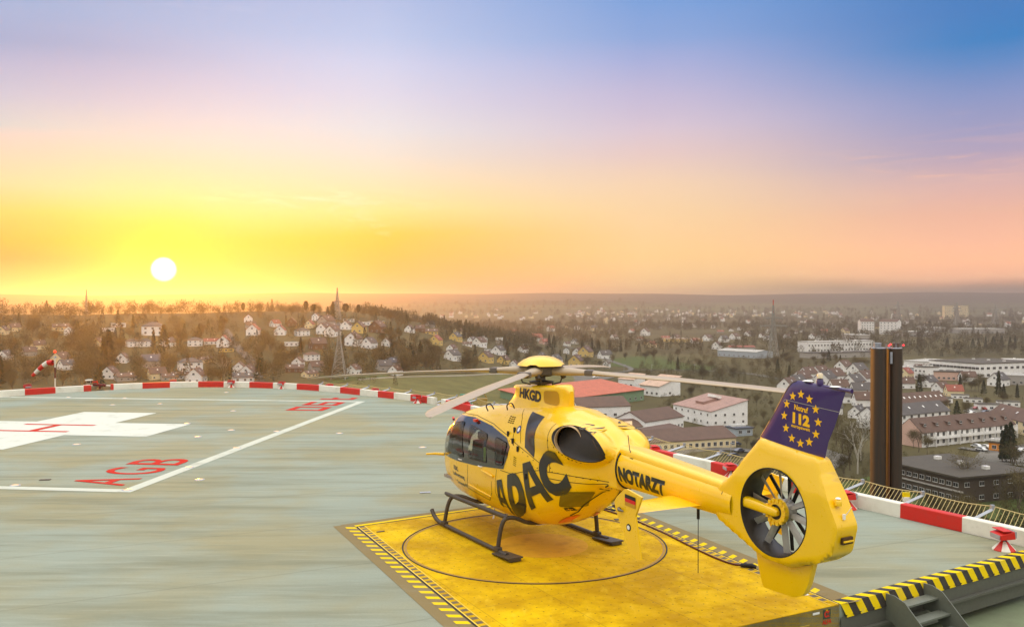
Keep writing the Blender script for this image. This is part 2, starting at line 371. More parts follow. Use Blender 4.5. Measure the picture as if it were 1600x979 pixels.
EXH = [(-2.10 + .57 * math.cos(a) * 1 - .10 * math.sin(a) * 0, 2.20 + .25 * math.sin(a) + .10 * math.cos(a)) for a in [2 * math.pi * i / 40 for i in range(40)]]
def scale_poly(P, s, c=None):
    c = c or (sum(p[0] for p in P) / len(P), sum(p[1] for p in P) / len(P)); return [(c[0] + (x - c[0]) * s, c[1] + (z - c[1]) * s) for x, z in P]
def build_body():
    rings = [body_ring(x, NA) for x in BX]
    V = [(x, y, z) for x, (ys, zs) in zip(BX, rings) for y, z in zip(ys, zs)]; nr = len(BX)
    F = [(i * NA + j, i * NA + (j + 1) % NA, (i + 1) * NA + (j + 1) % NA, (i + 1) * NA + j) for i in range(nr - 1) for j in range(NA)]
    full = BVHTree.FromPolygons(V, F)
    exo = scale_poly(EXH, 1.03); pn = [scale_poly(p, 1.04) for p in PANES]; bnd = scale_poly(BAND, 1.03)
    keep = MB(); shield = MB(); keep.v = V; shield.v = V
    for f in F:
        P = [V[i] for i in f]; cx = sum(p[0] for p in P) / 4; cyy = sum(p[1] for p in P) / 4; cz = sum(p[2] for p in P) / 4
        side = abs(cyy) > .30
        if side and any(inpoly(p[0], p[2], exo) for p in P): continue
        if side and cx > -.3 and any(any(inpoly(p[0], p[2], q) for p in P) for q in pn): continue
        inb = side and inpoly(cx, cz, bnd)
        if cx > 2.30 and cz > 1.26 and not inb and not (side and cz > 1.26 and abs(cyy) > .50 and cx < 2.9) and cz < 2.36 and abs(cyy) > .025: shield.f.append(f)
        else: keep.f.append(f)
    keep.f += [tuple(range(NA)), tuple((nr - 1) * NA + j for j in range(NA))[::-1]]; keep.mi = [0] * len(keep.f); shield.mi = [0] * len(shield.f)
    b = keep.build('fuselage', M['yellow'], heli, smooth=50)
    g = shield.build('windshield', M['glass'], heli, smooth=60)
    for o in (b, g):
        bm = bmesh.new(); bm.from_mesh(o.data); bmesh.ops.delete(bm, geom=[v for v in bm.verts if not v.link_faces], context='VERTS'); bm.to_mesh(o.data); bm.free()
    return full
BV = build_body()
def fairing():
    mb = MB(); st = [(.80, 2.62, 2.925, .05), (.76, 2.58, 2.935, .13), (.64, 2.52, 2.95, .185), (.40, 2.46, 2.97, .215), (0, 2.45, 2.99, .225), (-.4, 2.45, 3.02, .225), (-.68, 2.45, 3.05, .205), (-.85, 2.45, 3.06, .165), (-.96, 2.5, 3.03, .11), (-1.03, 2.52, 2.95, .05)]
    xs = []; n = 40
    for x, zb, zt, w in st:
        ring = []
        for j in range(n):
            a = 2 * math.pi * j / n; c, s = math.cos(a), math.sin(a); e = .45
            y = w * math.copysign(abs(c) ** e, c); z = (zb + zt) / 2 + (zt - zb) / 2 * math.copysign(abs(s) ** e, s)
            y *= 1 + .75 * (max(0, 2.76 - z) / .30) ** 1.6 + .10 * max(0, z - 2.9) / .1; x2 = x + (.30 * (max(0, 2.80 - z) / .30) ** 1.4 * max(0, min(1, (x - .1) / .5))) + (.07 if x > .7 and z > 2.88 else 0)
            ring.append((x2, y, z))
        xs.append(ring)
    V = [p for r in xs for p in r]; F = [(i * n + j, i * n + (j + 1) % n, (i + 1) * n + (j + 1) % n, (i + 1) * n + j) for i in range(len(xs) - 1) for j in range(n)]
    F += [tuple(range(n))[::-1], tuple((len(xs) - 1) * n + j for j in range(n))]
    mb.add(V, F); mb.build('mast_fairing', M['yellow'], heli, smooth=35)
    return BVHTree.FromPolygons(V, F)
BF = fairing()
def boom_r(x): t = (x + 2.6) / (-5.25 + 2.6); return 1.865 - .115 * t, .315 - .085 * t, .335 - .095 * t
def boom():
    n = 36; V = []; xs = np.linspace(-2.55, -5.3, 24)
    for x in xs:
        c, w, h = boom_r(x)
        for j in range(n):
            a = 2 * math.pi * j / n; V.append((x, w * math.copysign(abs(math.cos(a)) ** .9, math.cos(a)), c + h * math.copysign(abs(math.sin(a)) ** .9, math.sin(a))))
    F = [(i * n + j, i * n + (j + 1) % n, (i + 1) * n + (j + 1) % n, (i + 1) * n + j) for i in range(len(xs) - 1) for j in range(n)]
    b = MB().add(V, F).build('tail_boom', M['yellow'], heli, smooth=50)
    d = MB(); V2 = []; m = 14
    for x in np.linspace(-2.60, -5.12, 12):
        c, w, h = boom_r(x)
        for j in range(m + 1):
            a = math.pi * j / m; V2.append((x, (w * .74) * math.copysign(abs(math.cos(a)) ** .6, math.cos(a)), c + h * .62 + (h * .50) * abs(math.sin(a)) ** .55))
    F2 = [(i * (m + 1) + j, i * (m + 1) + j + 1, (i + 1) * (m + 1) + j + 1, (i + 1) * (m + 1) + j) for i in range(11) for j in range(m)]
    d.add(V2, F2).build('driveshaft_cover', M['yellow'], b, smooth=50)
    s = MB()
    for sgn in (1, -1):
        s.tube([(x, sgn * (boom_r(x)[1] * .745 + .004), boom_r(x)[0] + boom_r(x)[2] * .66) for x in np.linspace(-2.62, -5.1, 10)], .007, 6)
    s.tube([(-5.12, .24 * math.cos(a), 1.74 + .27 * math.sin(a)) for a in np.linspace(.5, math.pi - .5, 12)], .008, 6)
    r = MB(); c, w, h = boom_r(-2.79); r.tube([(-2.79 - .0 * math.sin(a), (w + .010) * math.copysign(abs(math.cos(a)) ** .9, math.cos(a)), c + (h + .010) * math.sin(a)) for a in np.linspace(0, 2 * math.pi, 40)], .016, 6, caps=False)
    r.build('boom_joint_seal', M['rubber'], b)
    rv = s
    for x in np.arange(-2.8, -5.0, -.16):
        c, w, h = boom_r(x)
        for sg in (1, -1): rv.box((x, sg * (w * .80), c + h * .56), (.014, .014, .014))
    rv.build('seal_line', M['rubber'], b)
    return BVHTree.FromPolygons(V, F), b
BB, BOOM = boom()
def cast(bv, x, z, side=1, off=.004):
    h = bv.ray_cast(Vector((x, 3 * side, z)), Vector((0, -side, 0)))
    if h[0] is None:
        q = bv.find_nearest(Vector((x, .3 * side, z)))
        return q[0] + q[1] * off if q[0] else Vector((x, 0, z))
    nn = h[1] if h[1].y * side > 0 else -h[1]
    return h[0] + nn * off
def drape_poly(name, outline, mat, parent, bv=BV, holes=(), side=1, off=.004, cell=.05, smooth=60, depth=None):
    verts = [Vector(p) for p in outline]; edges = [(i, (i + 1) % len(outline)) for i in range(len(outline))]
    def dens(vs, P):
        k = len(vs)
        for i in range(len(P)):
            a, b = Vector(P[i]), Vector(P[(i + 1) % len(P)]); n = max(1, int((b - a).length / cell))
            for t in range(n): vs.append(a + (b - a) * t / n)
        return [(i, i + 1) for i in range(k, len(vs) - 1)] + [(len(vs) - 1, k)]
    verts = []; edges = dens(verts, outline)
    for hl in holes: edges += dens(verts, hl)
    xs = [p[0] for p in outline]; zs = [p[1] for p in outline]
    for i in range(int((max(xs) - min(xs)) / cell) + 1):
        for j in range(int((max(zs) - min(zs)) / cell) + 1):
            x, z = min(xs) + (i + .5) * cell, min(zs) + (j + .5) * cell
            if inpoly(x, z, outline) and not any(inpoly(x, z, h) for h in holes): verts.append(Vector((x, z)))
    r = delaunay_2d_cdt(verts, edges, [], 0, 1e-6); vs, fs = r[0], r[2]; F = []
    for f in fs:
        cx = sum(vs[i].x for i in f) / 3; cz = sum(vs[i].y for i in f) / 3
        if inpoly(cx, cz, outline) and not any(inpoly(cx, cz, h) for h in holes): F.append(tuple(f))
    V = []
    for v in vs:
        p = cast(bv, v.x, v.y, side, off)
        if depth: p = p - Vector((0, side * depth(v.x, v.y), 0))
        V.append(p)
    return MB().add(V, F).build(name, mat, parent, smooth=smooth)
def drape_text(name, s, quad, mat, parent, bv=BV, side=1, off=.005, bold=.03, cell=.05):
    """quad: bottom-left, bottom-right, top-right, top-left in (x,z)"""
    bm = text_bm(s, bold, 0, 1, 1); bl, br, tr, tl = (Vector(q) for q in quad)
    w = (br - bl).length; h = (tl - bl).length; cu, cv = min(.5, cell / w), min(.5, cell / h)
    for ax, c in ((0, cu), (1, cv)):
        for k in range(1, int(1 / c) + 1):
            co = Vector((0, 0, 0)); co[ax] = k * c; no = Vector((0, 0, 0)); no[ax] = 1
            bmesh.ops.bisect_plane(bm, geom=list(bm.verts) + list(bm.edges) + list(bm.faces), plane_co=co, plane_no=no)
    for v in bm.verts:
        u, t = v.co.x, v.co.y; p = (bl * (1 - u) + br * u) * (1 - t) + (tl * (1 - u) + tr * u) * t
        v.co = cast(bv, p.x, p.y, side, off)
    o = bm_obj(bm, name, mat, parent); return o
def cast_n(bv, x, z, side):
    q = bv.ray_cast(Vector((x, 3 * side, z)), Vector((0, -side, 0)))
    if q[0] is None: q = bv.find_nearest(Vector((x, .3 * side, z)))
    n = q[1]
    if n.dot(Vector((0, side, .01))) < 0: n = -n
    return q[0], n
def drape_line(mb, pts, w=.011, bv=BV, side=1, off=.004, n=6):
    P = []
    for a, b in zip(pts[:-1], pts[1:]):
        for k in range(n): P.append(Vector(a).lerp(Vector(b), k / n))
    P.append(Vector(pts[-1])); C = [cast_n(bv, p.x, p.y, side) for p in P]; V = []
    for i, (c, nn) in enumerate(C):
        t = (C[min(i + 1, len(C) - 1)][0] - C[max(i - 1, 0)][0]).normalized(); q = nn.cross(t).normalized() * w / 2
        V += [c + nn * off + q, c + nn * off - q]
    mb.add(V, [(2 * i, 2 * i + 1, 2 * i + 3, 2 * i + 2) for i in range(len(P) - 1)])
# glazing band, panes, exhausts and markings on both sides
M['quarter_tint'] = new_mat('quarter_tint', (112, 92, 22), .15, 0, .7)
M['scarf_dark'] = worn('scarf_dark', (44, 38, 33), .5, .6, 5, .1, dirt=(.03, .02, .015))
for side in (1, -1):
    bd = drape_poly('glazing_band', BAND, M['black_band'], heli, holes=[scale_poly(p, .97) for p in PANES], side=side, off=.006, cell=.07)
    for k, p in enumerate(PANES):
        pn = drape_poly('side_window', p, M['glass'], heli, side=side, off=.014, cell=.12)
        fr = MB(); drape_line(fr, p + [p[0]], .018, side=side, off=.018, n=1); fr.build('window_frame', M['gear'] if k == 1 else M['rubber'], pn)
    sm = MB()
    for P in ([(1.526, 1.31), (1.565, 1.062), (1.704, 0.811), (1.247, 0.764), (0.798, 0.72), (0.57, 0.92), (0.525, 1.15)], [(-0.066, 2.03), (-0.438, 1.941), (-0.819, 1.846), (-1.16, 1.737)],
              [(-1.4, 2.315), (-1.43, 2.062), (-1.40, 1.822), (-1.411, 1.63)], [(0.162, 1.419), (-0.27, 1.418), (-0.702, 1.53), (-1.153, 1.62), (-1.657, 1.631), (-2.607, 1.62)], [(-1.175, 1.516), (-1.838, 1.515), (-2.199, 1.53), (-2.579, 1.584)],
              [(-0.085, 2.24), (-0.15, 2.057), (-0.245, 1.927)], [(0.036, 2.545), (-0.18, 2.404), (-0.33, 2.193), (-0.452, 2.0)], [(-1.4, 2.315), (-1.41, 2.40), (-1.44, 2.46)], [(-2.45, 2.31), (-2.53, 2.24), (-2.6, 2.15)],
              [(2.4, 2.24), (1.6, 2.275), (.74, 2.205), (.05, 2.07)], [(.3, 1.42), (.42, .95), (.25, .72), (-.3, .72)], [(1.75, 2.26), (1.55, 1.36)]):
        drape_line(sm, P, .011, side=side)
    cl = MB(); drape_line(cl, [(-2.60, 1.57), (-2.45, 1.49), (-2.25, 1.39), (-2.05, 1.24), (-1.85, 1.09), (-1.66, .95), (-1.5, .86)], .024, side=side, off=.012); cl.build('rear_door_seal', M['rubber'], heli)
    # cooling vents, latches, handles
    v = MB()
    for r_ in range(4):
        for c_ in range(3):
            x, z = .30 - c_ * .085 - r_ * .012, 2.385 - r_ * .033; drape_line(v, [(x, z), (x - .06, z + .012)], .018, side=side, off=.005, n=2)
    v.build('cooling_vent', M['soot'], heli); v = MB()
    for r_ in range(5):
        x, z = -.36, 1.74 - r_ * .035; drape_line(v, [(x + .05, z), (x - .05, z - .02)], .010, side=side, off=.005, n=2)
    v.build('cooling_vent', M['soot'], heli)
    for (x, z) in ((.05, 2.10), (-.12, 2.19), (-.19, 2.0), (-.42, 1.89), (-.75, 1.45)):
        b = MB(); p = cast(BV, x, z, side, .015); b.box(p, (.05, .03, .10)); b.build('hinge', M['rubber'], heli, bevel=.008)
    rl = MB(); rl.tube([cast(BV, x, z, side, .02) for x, z in ((.88, 1.30), (.667, 1.28), (.42, 1.255))], .022, 8); rl.build('door_rail', M['yellow'], heli, smooth=60)
    rl = MB(); rl.tube([cast(BV, x, z, side, .012) for x, z in ((1.567, 0.905), (1.108, 0.86), (0.639, 0.825))], .014, 8); rl.build('door_rail', M['yellow'], heli, smooth=60)
    for (x, z) in ((1.85, 1.37), (.95, 1.37)):
        h = MB(); h.tube([cast(BV, x + .07, z, side, .01), cast(BV, x + .05, z, side, .035), cast(BV, x - .05, z, side, .035), cast(BV, x - .07, z, side, .01)], .011, 6); h.build('door_handle', M['white_plastic'], heli, smooth=60)
    st = drape_poly('dark_stripe', [(-.36, 2.545), (-.89, 2.51), (-.965, 1.815), (-.62, 1.945)] if side == 1 else [(-.36, 2.545), (-.89, 2.51), (-.965, 1.815), (-.62, 1.945)], M['black_paint'], heli, side=side)
    # exhaust: scarfed recess, outlet pipe and lip
    drape_poly('exhaust_surround', scale_poly(EXH, 1.13), M['yellow'], heli, holes=[EXH], side=side, off=.003, cell=.04)
    cx0, cz0 = -2.10, 2.20
    rec = drape_poly('exhaust_recess', EXH, M['scarf_dark'], heli, side=side, off=0, cell=.04,
                     depth=lambda x, z: .13 * max(0, 1 - (((x - cx0) / .57) ** 2 + ((z - cz0 - .175 * (x - cx0)) / .25) ** 2)) ** .55)
    ln = MB(); drape_line(ln, EXH + [EXH[0]], .020, side=side, off=.006, n=1); ln.build('exhaust_edge', M['rubber'], rec)
    ax = Vector((-.60, .80 * side, .02)).normalized(); c0 = Vector((-1.93, .675 * side, 2.235)) - ax * .40; e1 = ax.cross(Vector((0, 0, 1))).normalized(); e2 = e1.cross(ax)
    def ringp(t, r1, r2=None): return [c0 + ax * t + e1 * r1 * math.cos(a) + e2 * (r2 or r1) * math.sin(a) for a in np.linspace(0, 2 * math.pi, 28, endpoint=False)]
    pv = []; n = 28
    for t, r_ in ((.0, .22), (.40, .245), (.403, .238), (.0, .20)): pv += ringp(t, r_)
    F = [(i * n + j, i * n + (j + 1) % n, (i + 1) * n + (j + 1) % n, (i + 1) * n + j) for i in range(3) for j in range(n)]
    pipe = MB().add(pv, F).build('exhaust_pipe', M['tan_lip'], heli, smooth=40)
    MB().add(ringp(.375, .239) + ringp(.05, .19) + [c0], [(j, (j + 1) % n, n + (j + 1) % n, n + j) for j in range(n)] + [(n + j, n + (j + 1) % n, 2 * n) for j in range(n)]).build('pipe_mouth', M['soot'], pipe, smooth=40)
    for x, z in ((-2.08, 2.46), (-2.30, 2.42)):
        drape_poly('vent_slot', rounded([(x + .09, z + .045), (x - .03, z + .03), (x - .09, z - .035), (x + .03, z - .02)], .03), M['gear'], heli, side=side, off=.004)
    # lower quarter window, green exit label
    q = rounded([(-1.50, 1.03), (-1.66, 1.33), (-2.21, 1.395), (-2.04, 1.24), (-1.88, 1.08)], .05)
    drape_poly('quarter_window', q, M['quarter_tint'], heli, side=side, off=.010, cell=.03)
    ex = drape_poly('exit_label', [(-1.56, 1.02), (-1.56, .965), (-1.70, .99), (-1.70, 1.045)], M['rubber'], heli, side=side, off=.012)
    exs = MB(); drape_line(exs, [(-1.58, .995), (-1.68, 1.015)], .014, side=side, off=.016); drape_line(exs, [(-1.63, 1.03), (-1.63, .98)], .014, side=side, off=.016); exs.build('exit_cross', M['letter_yellow'], ex)
    drape_poly('orange_flash', [(-1.071, .64), (-1.307, .757), (-1.502, .846), (-1.566, .865), (-1.40, .76), (-1.2, .665)], M['orange_paint'], heli, side=side, off=.012, cell=.03)
    rv = sm
    for (x, z) in [(-1.43, z) for z in np.arange(1.7, 2.3, .12)] + [(-.95 - .13 * k, 1.655 - .004 * k) for k in range(12)] + [(-.05 - .18 * k, 1.99 - .045 * k) for k in range(7)]:
        p = cast(BV, x, z, side, .002); rv.box(p, (.016, .010, .016))
    rv.build('panel_seam', M['seam'], heli)
    # door text
    if side == 1:
        Q = lambda *a: a
        def letter_a(bl, br, tr, tl):
            f = lambda u, t: tuple((Vector(bl) * (1 - u) + Vector(br) * u) * (1 - t) + (Vector(tl) * (1 - u) + Vector(tr) * u) * t)
            drape_poly('lettering', [f(*q) for q in ((0, 0), (.25, 0), (.315, .24), (.685, .24), (.75, 0), (1, 0), (.67, 1), (.33, 1))], M['black_paint'], heli, holes=[[f(*q) for q in ((.375, .43), (.625, .43), (.50, .84))]], off=.010, cell=.04)
        letter_a((.345, .73), (-.01, .56), (-.09, 1.31), (.50, 1.155))
        drape_text('lettering', 'D', Q((-.06, .535), (-.80, .83), (-.54, 1.53), (-.11, 1.375)), M['black_paint'], heli, bold=.08, off=.010)
        letter_a((-.79, .85), (-1.46, 1.16), (-1.095, 1.815), (-.405, 1.59))
        drape_text('lettering', 'C', Q((-1.37, 1.12), (-1.92, 1.37), (-1.62, 2.07), (-.98, 1.87)), M['black_paint'], heli, bold=.065, off=.010)
        drape_text('lettering', 'ADAC', Q((2.24, 1.10), (2.00, 1.09), (2.03, 1.19), (2.27, 1.20)), M['black_paint'], heli, bold=.03)
        drape_text('lettering', 'Luftrettung', Q((2.30, .96), (1.72, .94), (1.76, 1.055), (2.34, 1.065)), M['black_paint'], heli, bold=.02)
        drape_text('lettering', 'Christoph 40', Q((2.18, .80), (1.66, .79), (1.70, .885), (2.22, .89)), M['black_paint'], heli, bold=.02)
        drape_text('lettering', 'HKGD', Q((.44, 2.73), (-.36, 2.69), (-.36, 2.91), (.46, 2.915)), M['black_paint'], heli, bv=BF, bold=.055)
        drape_text('lettering', 'NOTARZT', Q((-2.86, 1.675), (-3.92, 1.615), (-3.97, 1.865), (-2.83, 1.92)), M['black_paint'], heli, bv=BB, bold=.065)
    else:
        for s_, q_ in (('ADAC', ((-1.9, 1.2), (.3, .8), (.3, 1.4), (-1.6, 2.0))),):
            drape_text('lettering', s_, q_, M['black_paint'], heli, side=-1, bold=.04)
        drape_text('lettering', 'HKGD', ((-.52, 2.70), (.33, 2.735), (.33, 2.90), (-.50, 2.895)), M['black_paint'], heli, bv=BF, side=-1, bold=.03)
        drape_text('lettering', 'NOTARZT', ((-3.86, 1.635), (-2.72, 1.70), (-2.69, 1.905), (-3.90, 1.86)), M['black_paint'], heli, bv=BB, side=-1, bold=.035)
    # round crest
    cr = drape_poly('crest', [(-.245 + .07 * math.cos(a), 2.215 + .07 * math.sin(a)) for a in np.linspace(0, 6.28, 18, endpoint=False)], new_mat('crest_blue', (40, 60, 120), .4) if side == 1 else bpy.data.materials['crest_blue'], heli, side=side, off=.005)
    drape_poly('crest_centre', [(-.245 + .04 * math.cos(a), 2.215 + .04 * math.sin(a)) for a in np.linspace(0, 6.28, 14, endpoint=False)], M['white_plastic'], cr, side=side, off=.008)
    # fairing air intake
    drape_poly('air_intake', rounded([(-.44, 2.93), (-.86, 2.95), (-.88, 2.68), (-.46, 2.71)], .08), new_mat('intake_shade', (190, 140, 10), .7) if side == 1 else bpy.data.materials['intake_shade'], heli, bv=BF, side=side, depth=lambda x, z: -.004)
    gr = MB(); p = [(0.42, .50 * side, 2.50), (0.40, .52 * side, 2.60), (.26, .50 * side, 2.64), (.16, .50 * side, 2.56)]; gr.tube(spline(p, 4), .014, 6); gr.build('grab_handle', M['rubber'], heli, smooth=60)
    gr = MB(); p = [(1.20, .50 * side, 2.40), (1.24, .52 * side, 2.50), (1.10, .50 * side, 2.55), (1.0, .48 * side, 2.46)]; gr.tube(spline(p, 4), .013, 6); gr.build('grab_handle', M['rubber'], heli, smooth=60)
# cabin
def cabin():
    f = MB(); f.box((1.35, 0, .86), (3.1, 1.30, .06)); f.build('cabin_floor', M['interior'], heli)
    b = MB(); b.box((-.25, 0, 1.45), (.05, 1.30, 1.3)); b.build('rear_bulkhead', M['interior'], heli)
    for x, y in ((1.95, .36), (1.95, -.36), (.75, .36), (.75, -.36)):
        s = MB(); s.box((x, y, 1.12), (.46, .44, .14)); st = s.build('crew_seat', M['seat_fabric'], heli, bevel=.04, smooth=40)
        s = MB(); s.box((x - .24, y, 1.46), (.12, .44, .62), mat=Matrix.Rotation(R(-8), 3, 'Y')); s.build('seat_back', M['seat_fabric'], st, bevel=.04, smooth=40)
        s = MB(); s.box((x - .30, y, 1.86), (.10, .24, .16)); s.build('head_rest', M['seat_fabric'], st, bevel=.03, smooth=40)
    s = MB(); s.box((2.72, 0, 1.16), (.30, .95, .28), mat=Matrix.Rotation(R(20), 3, 'Y')); s.build('instrument_panel', M['rubber'], heli, bevel=.04)
    s = MB(); s.tube([(.12, .52, 1.1), (.10, .55, 1.55), (.2, .5, 1.9)], .12, 10); s.build('stowed_blanket', M['white_plastic'], heli, smooth=60)
    s = MB(); s.box((1.25, .50, 1.50), (.14, .10, .36)); s.build('equipment_bag', M['green_vest'], heli, bevel=.03)
cabin()
# ---- tail: shroud with fan, fin, lower fin
def tail():
    out = [(-4.93, 1.50), (-4.97, 1.98), (-5.19, 2.12), (-5.45, 2.44), (-5.70, 2.73), (-6.73, 2.60), (-6.80, 2.42), (-7.10, 1.80), (-7.02, 1.46), (-6.78, 1.30), (-6.30, 1.12), (-5.88, 1.13), (-5.66, 1.20)]
    out = rounded(out, .06, 3); cxx, czz, rr = -6.05, 1.80, .575
    hole = [(cxx + rr * math.cos(a), czz + rr * math.sin(a)) for a in np.linspace(0, 2 * math.pi, 64, endpoint=False)]
    def seg(p, a, b):
        a, b, p = Vector(a), Vector(b), Vector(p); t = max(0, min(1, (p - a).dot(b - a) / max(1e-9, (b - a).length_squared))); return (p - a - (b - a) * t).length
    def thick(x, z):
        d = min(seg((x, z), out[i], out[(i + 1) % len(out)]) for i in range(len(out)))
        t = min(1, d / .085); rnd = math.sqrt(max(0, 1 - (1 - t) ** 2))
        base = .195 - .10 * max(0, min(1, (z - 2.15) / .55)); rear = max(0, min(1, (-6.55 - x) / .25))
        return base * ((.55 + .45 * rnd) * (1 - rear) + (.93 + .07 * rnd) * rear)
    verts = []; edges = []
    def dens(P, c=.05):
        k = len(verts)
        for i in range(len(P)):
            a, b = Vector(P[i]), Vector(P[(i + 1) % len(P)]); n = max(1, round((b - a).length / c))
            for t in range(n): verts.append(a + (b - a) * t / n)
        edges.extend([(i, i + 1) for i in range(k, len(verts) - 1)] + [(len(verts) - 1, k)]); return k, len(verts)
    o0, o1 = dens(out); h0, h1 = dens(hole, .2)
    x = -7.1
    while x < -4.9:
        z = 1.1
        while z < 2.8:
            if inpoly(x, z, out) and math.hypot(x - cxx, z - czz) > rr + .03: verts.append(Vector((x, z)))
            z += .055
        x += .055
    r = delaunay_2d_cdt(verts, edges, [], 0, 1e-6); vs, fs = r[0], r[2]
    F = [tuple(f) for f in fs if inpoly(sum(vs[i].x for i in f) / 3, sum(vs[i].y for i in f) / 3, out) and math.hypot(sum(vs[i].x for i in f) / 3 - cxx, sum(vs[i].y for i in f) / 3 - czz) > rr - .005]
    n = len(vs); T = [thick(v.x, v.y) for v in vs]
    V = [(v.x, t, v.y) for v, t in zip(vs, T)] + [(v.x, -t, v.y) for v, t in zip(vs, T)]
    FF = F + [tuple(i + n for i in f[::-1]) for f in F]
    for a0, a1 in ((o0, o1),):
        m = a1 - a0; FF += [(a0 + i, a0 + (i + 1) % m, n + a0 + (i + 1) % m, n + a0 + i) for i in range(m)]
    sh = MB().add(V, FF).build('tail_shroud', M['yellow'], heli, smooth=48)
    # lips and duct
    lip = MB(); N_ = 64
    prof = [(rr - .002, .19), (rr - .012, .16), (rr - .02, .08), (rr - .022, 0), (rr - .02, -.08), (rr - .012, -.16), (rr - .002, -.19)]
    lip.lathe([(r_, y_) for r_, y_ in prof], (cxx, 0, czz), N_, 'Y'); lip.build('fan_duct', new_mat('duct_dark', (46, 38, 26), .45), sh, smooth=60)
    ed = MB(); ed.tube([(cxx + (rr + .0) * math.cos(a), .192, czz + (rr + .0) * math.sin(a)) for a in np.linspace(0, 2 * math.pi, 65)], .009, 6, caps=False); ed.build('duct_edge', M['rubber'], sh)
    hub = MB(); hub.lathe([(0, .13), (.10, .13), (.12, .11), (.12, .05), (.02, .05)], (cxx, 0, czz), 28, 'Y'); 
    hu = MB(); hu.lathe([(.0, .045), (.15, .045), (.155, .02), (.15, -.10), (.10, -.16), (0, -.17)], (cxx, 0, czz), 28, 'Y'); hb = hu.build('fan_hub', M['fan_metal'], sh, smooth=40)
    gw = MB(); gw.lathe([(0.10, .135), (.165, .135), (.175, .12), (.175, .07), (.15, .055), (.10, .06)], (cxx, 0, czz), 36, 'Y')
    for k in range(14):
        a = 2 * math.pi * k / 14; gw.box((cxx + .155 * math.cos(a), .135, czz + .155 * math.sin(a)), (.045, .03, .045))
    gw.build('gearbox_ring', M['yellow'], sh, bevel=.0, smooth=40)
    gd = MB(); gd.lathe([(0, .105), (.12, .105), (.125, .06), (0, .06)], (cxx, 0, czz), 20, 'Y'); gd.build('gearbox_cover', M['gear'], sh)
    am = MB(); V = []
    for x, w, h, y0 in ((cxx + .56, .07, .075, .10), (cxx + .35, .065, .07, .115), (cxx + .10, .06, .062, .14), (cxx - .02, .055, .058, .15), (cxx - .06, .03, .03, .15)):
        z0 = czz + .03 * (x - cxx) / .56
        V += [(x, y0 + w * math.copysign(abs(math.cos(a)) ** .6, math.cos(a)), z0 + h * math.copysign(abs(math.sin(a)) ** .6, math.sin(a))) for a in np.linspace(0, 2 * math.pi, 16, endpoint=False)]
    am.add(V, [(i * 16 + j, i * 16 + (j + 1) % 16, (i + 1) * 16 + (j + 1) % 16, (i + 1) * 16 + j) for i in range(4) for j in range(16)] + [tuple(64 + j for j in range(16))])
    am.build('driveshaft_arm', M['yellow'], sh, smooth=50)
    angs = [12, 46, 84, 118, 155, 190, 228, 262, 300, 334]
    for a in angs:
        a = R(a); d = Vector((math.cos(a), 0, math.sin(a))); t = Vector((-math.sin(a), 0, math.cos(a))); y = Vector((0, 1, 0)); c = Vector((cxx, .0, czz)); V = []
        for r_, w, tw in ((.14, .024, 50), (.19, .042, 36), (.36, .045, 27), (.545, .045, 20)):
            u = t * math.cos(R(tw)) + y * math.sin(R(tw)); nn = t.cross(u).cross(u) if 0 else u.cross(d).normalized()
            V += [c + d * r_ + u * w + nn * 0, c + d * r_ + nn * .006, c + d * r_ - u * w, c + d * r_ - nn * .006]
        MB().add(V, [(i * 4 + j, i * 4 + (j + 1) % 4, (i + 1) * 4 + (j + 1) % 4, (i + 1) * 4 + j) for i in range(3) for j in range(4)] + [(12, 13, 14, 15)]).build('fan_blade', M['fan_metal'], hb)
    for k in range(10):
        a = R(k * 36 + 9 + (k % 3) * 4); m = MB(); m.tube([(cxx + .12 * math.cos(a), -.13, czz + .12 * math.sin(a)), (cxx + .535 * math.cos(a), -.13, czz + .535 * math.sin(a))], .014, 6, flat=2.2); m.build('stator_vane', M['dark_metal'], sh)
    # upper fin: yellow root is part of the shroud, violet section above
    zs = np.linspace(0, 1, 10); V = []; m = 16
    def sect(le, te, w, z0, z1):
        out = []
        for k in range(m + 1):
            t = k / m; out.append((t, w * (1.6 * math.sqrt(max(t, 0)) * (1 - t) ** .9 + .06 * (1 - t) + .05)))
        return [(le + (te - le) * t, y, z0 + (z1 - z0) * t) for t, y in out] + [(le + (te - le) * t, -y, z0 + (z1 - z0) * t) for t, y in reversed(out[1:])]
    # rows: leading edge x,z ; trailing edge x,z ; half thickness
    rows = [(-5.50, 2.50, -6.70, 2.50, .085), (-5.64, 2.665, -6.72, 2.59, .078), (-5.655, 2.73, -6.745, 2.60, .072), (-5.80, 2.93, -6.80, 2.82, .064), (-5.95, 3.15, -6.90, 3.03, .056), (-6.05, 3.31, -6.97, 3.22, .050), (-6.14, 3.44, -7.02, 3.36, .044), (-6.20, 3.50, -7.05, 3.44, .038), (-6.28, 3.535, -7.07, 3.475, .025), (-6.34, 3.545, -7.07, 3.485, .008)]
    secs = [sect(a, c, w, b, d) for a, b, c, d, w in rows]; K = len(secs[0]); V = [p for s_ in secs for p in s_]
    F = [(i * K + j, i * K + (j + 1) % K, (i + 1) * K + (j + 1) % K, (i + 1) * K + j) for i in range(len(secs) - 1) for j in range(K)] + [tuple((len(secs) - 1) * K + j for j in range(K))]
    mb = MB(); mb.add(V, F); mb.mi = [1 if i // K < 2 else 0 for i in range(len(F) - 1)] + [0]
    fin = mb.build('tail_fin', [M['violet'], M['yellow']], heli, smooth=45)
    bvf = BVHTree.FromPolygons(V, F)
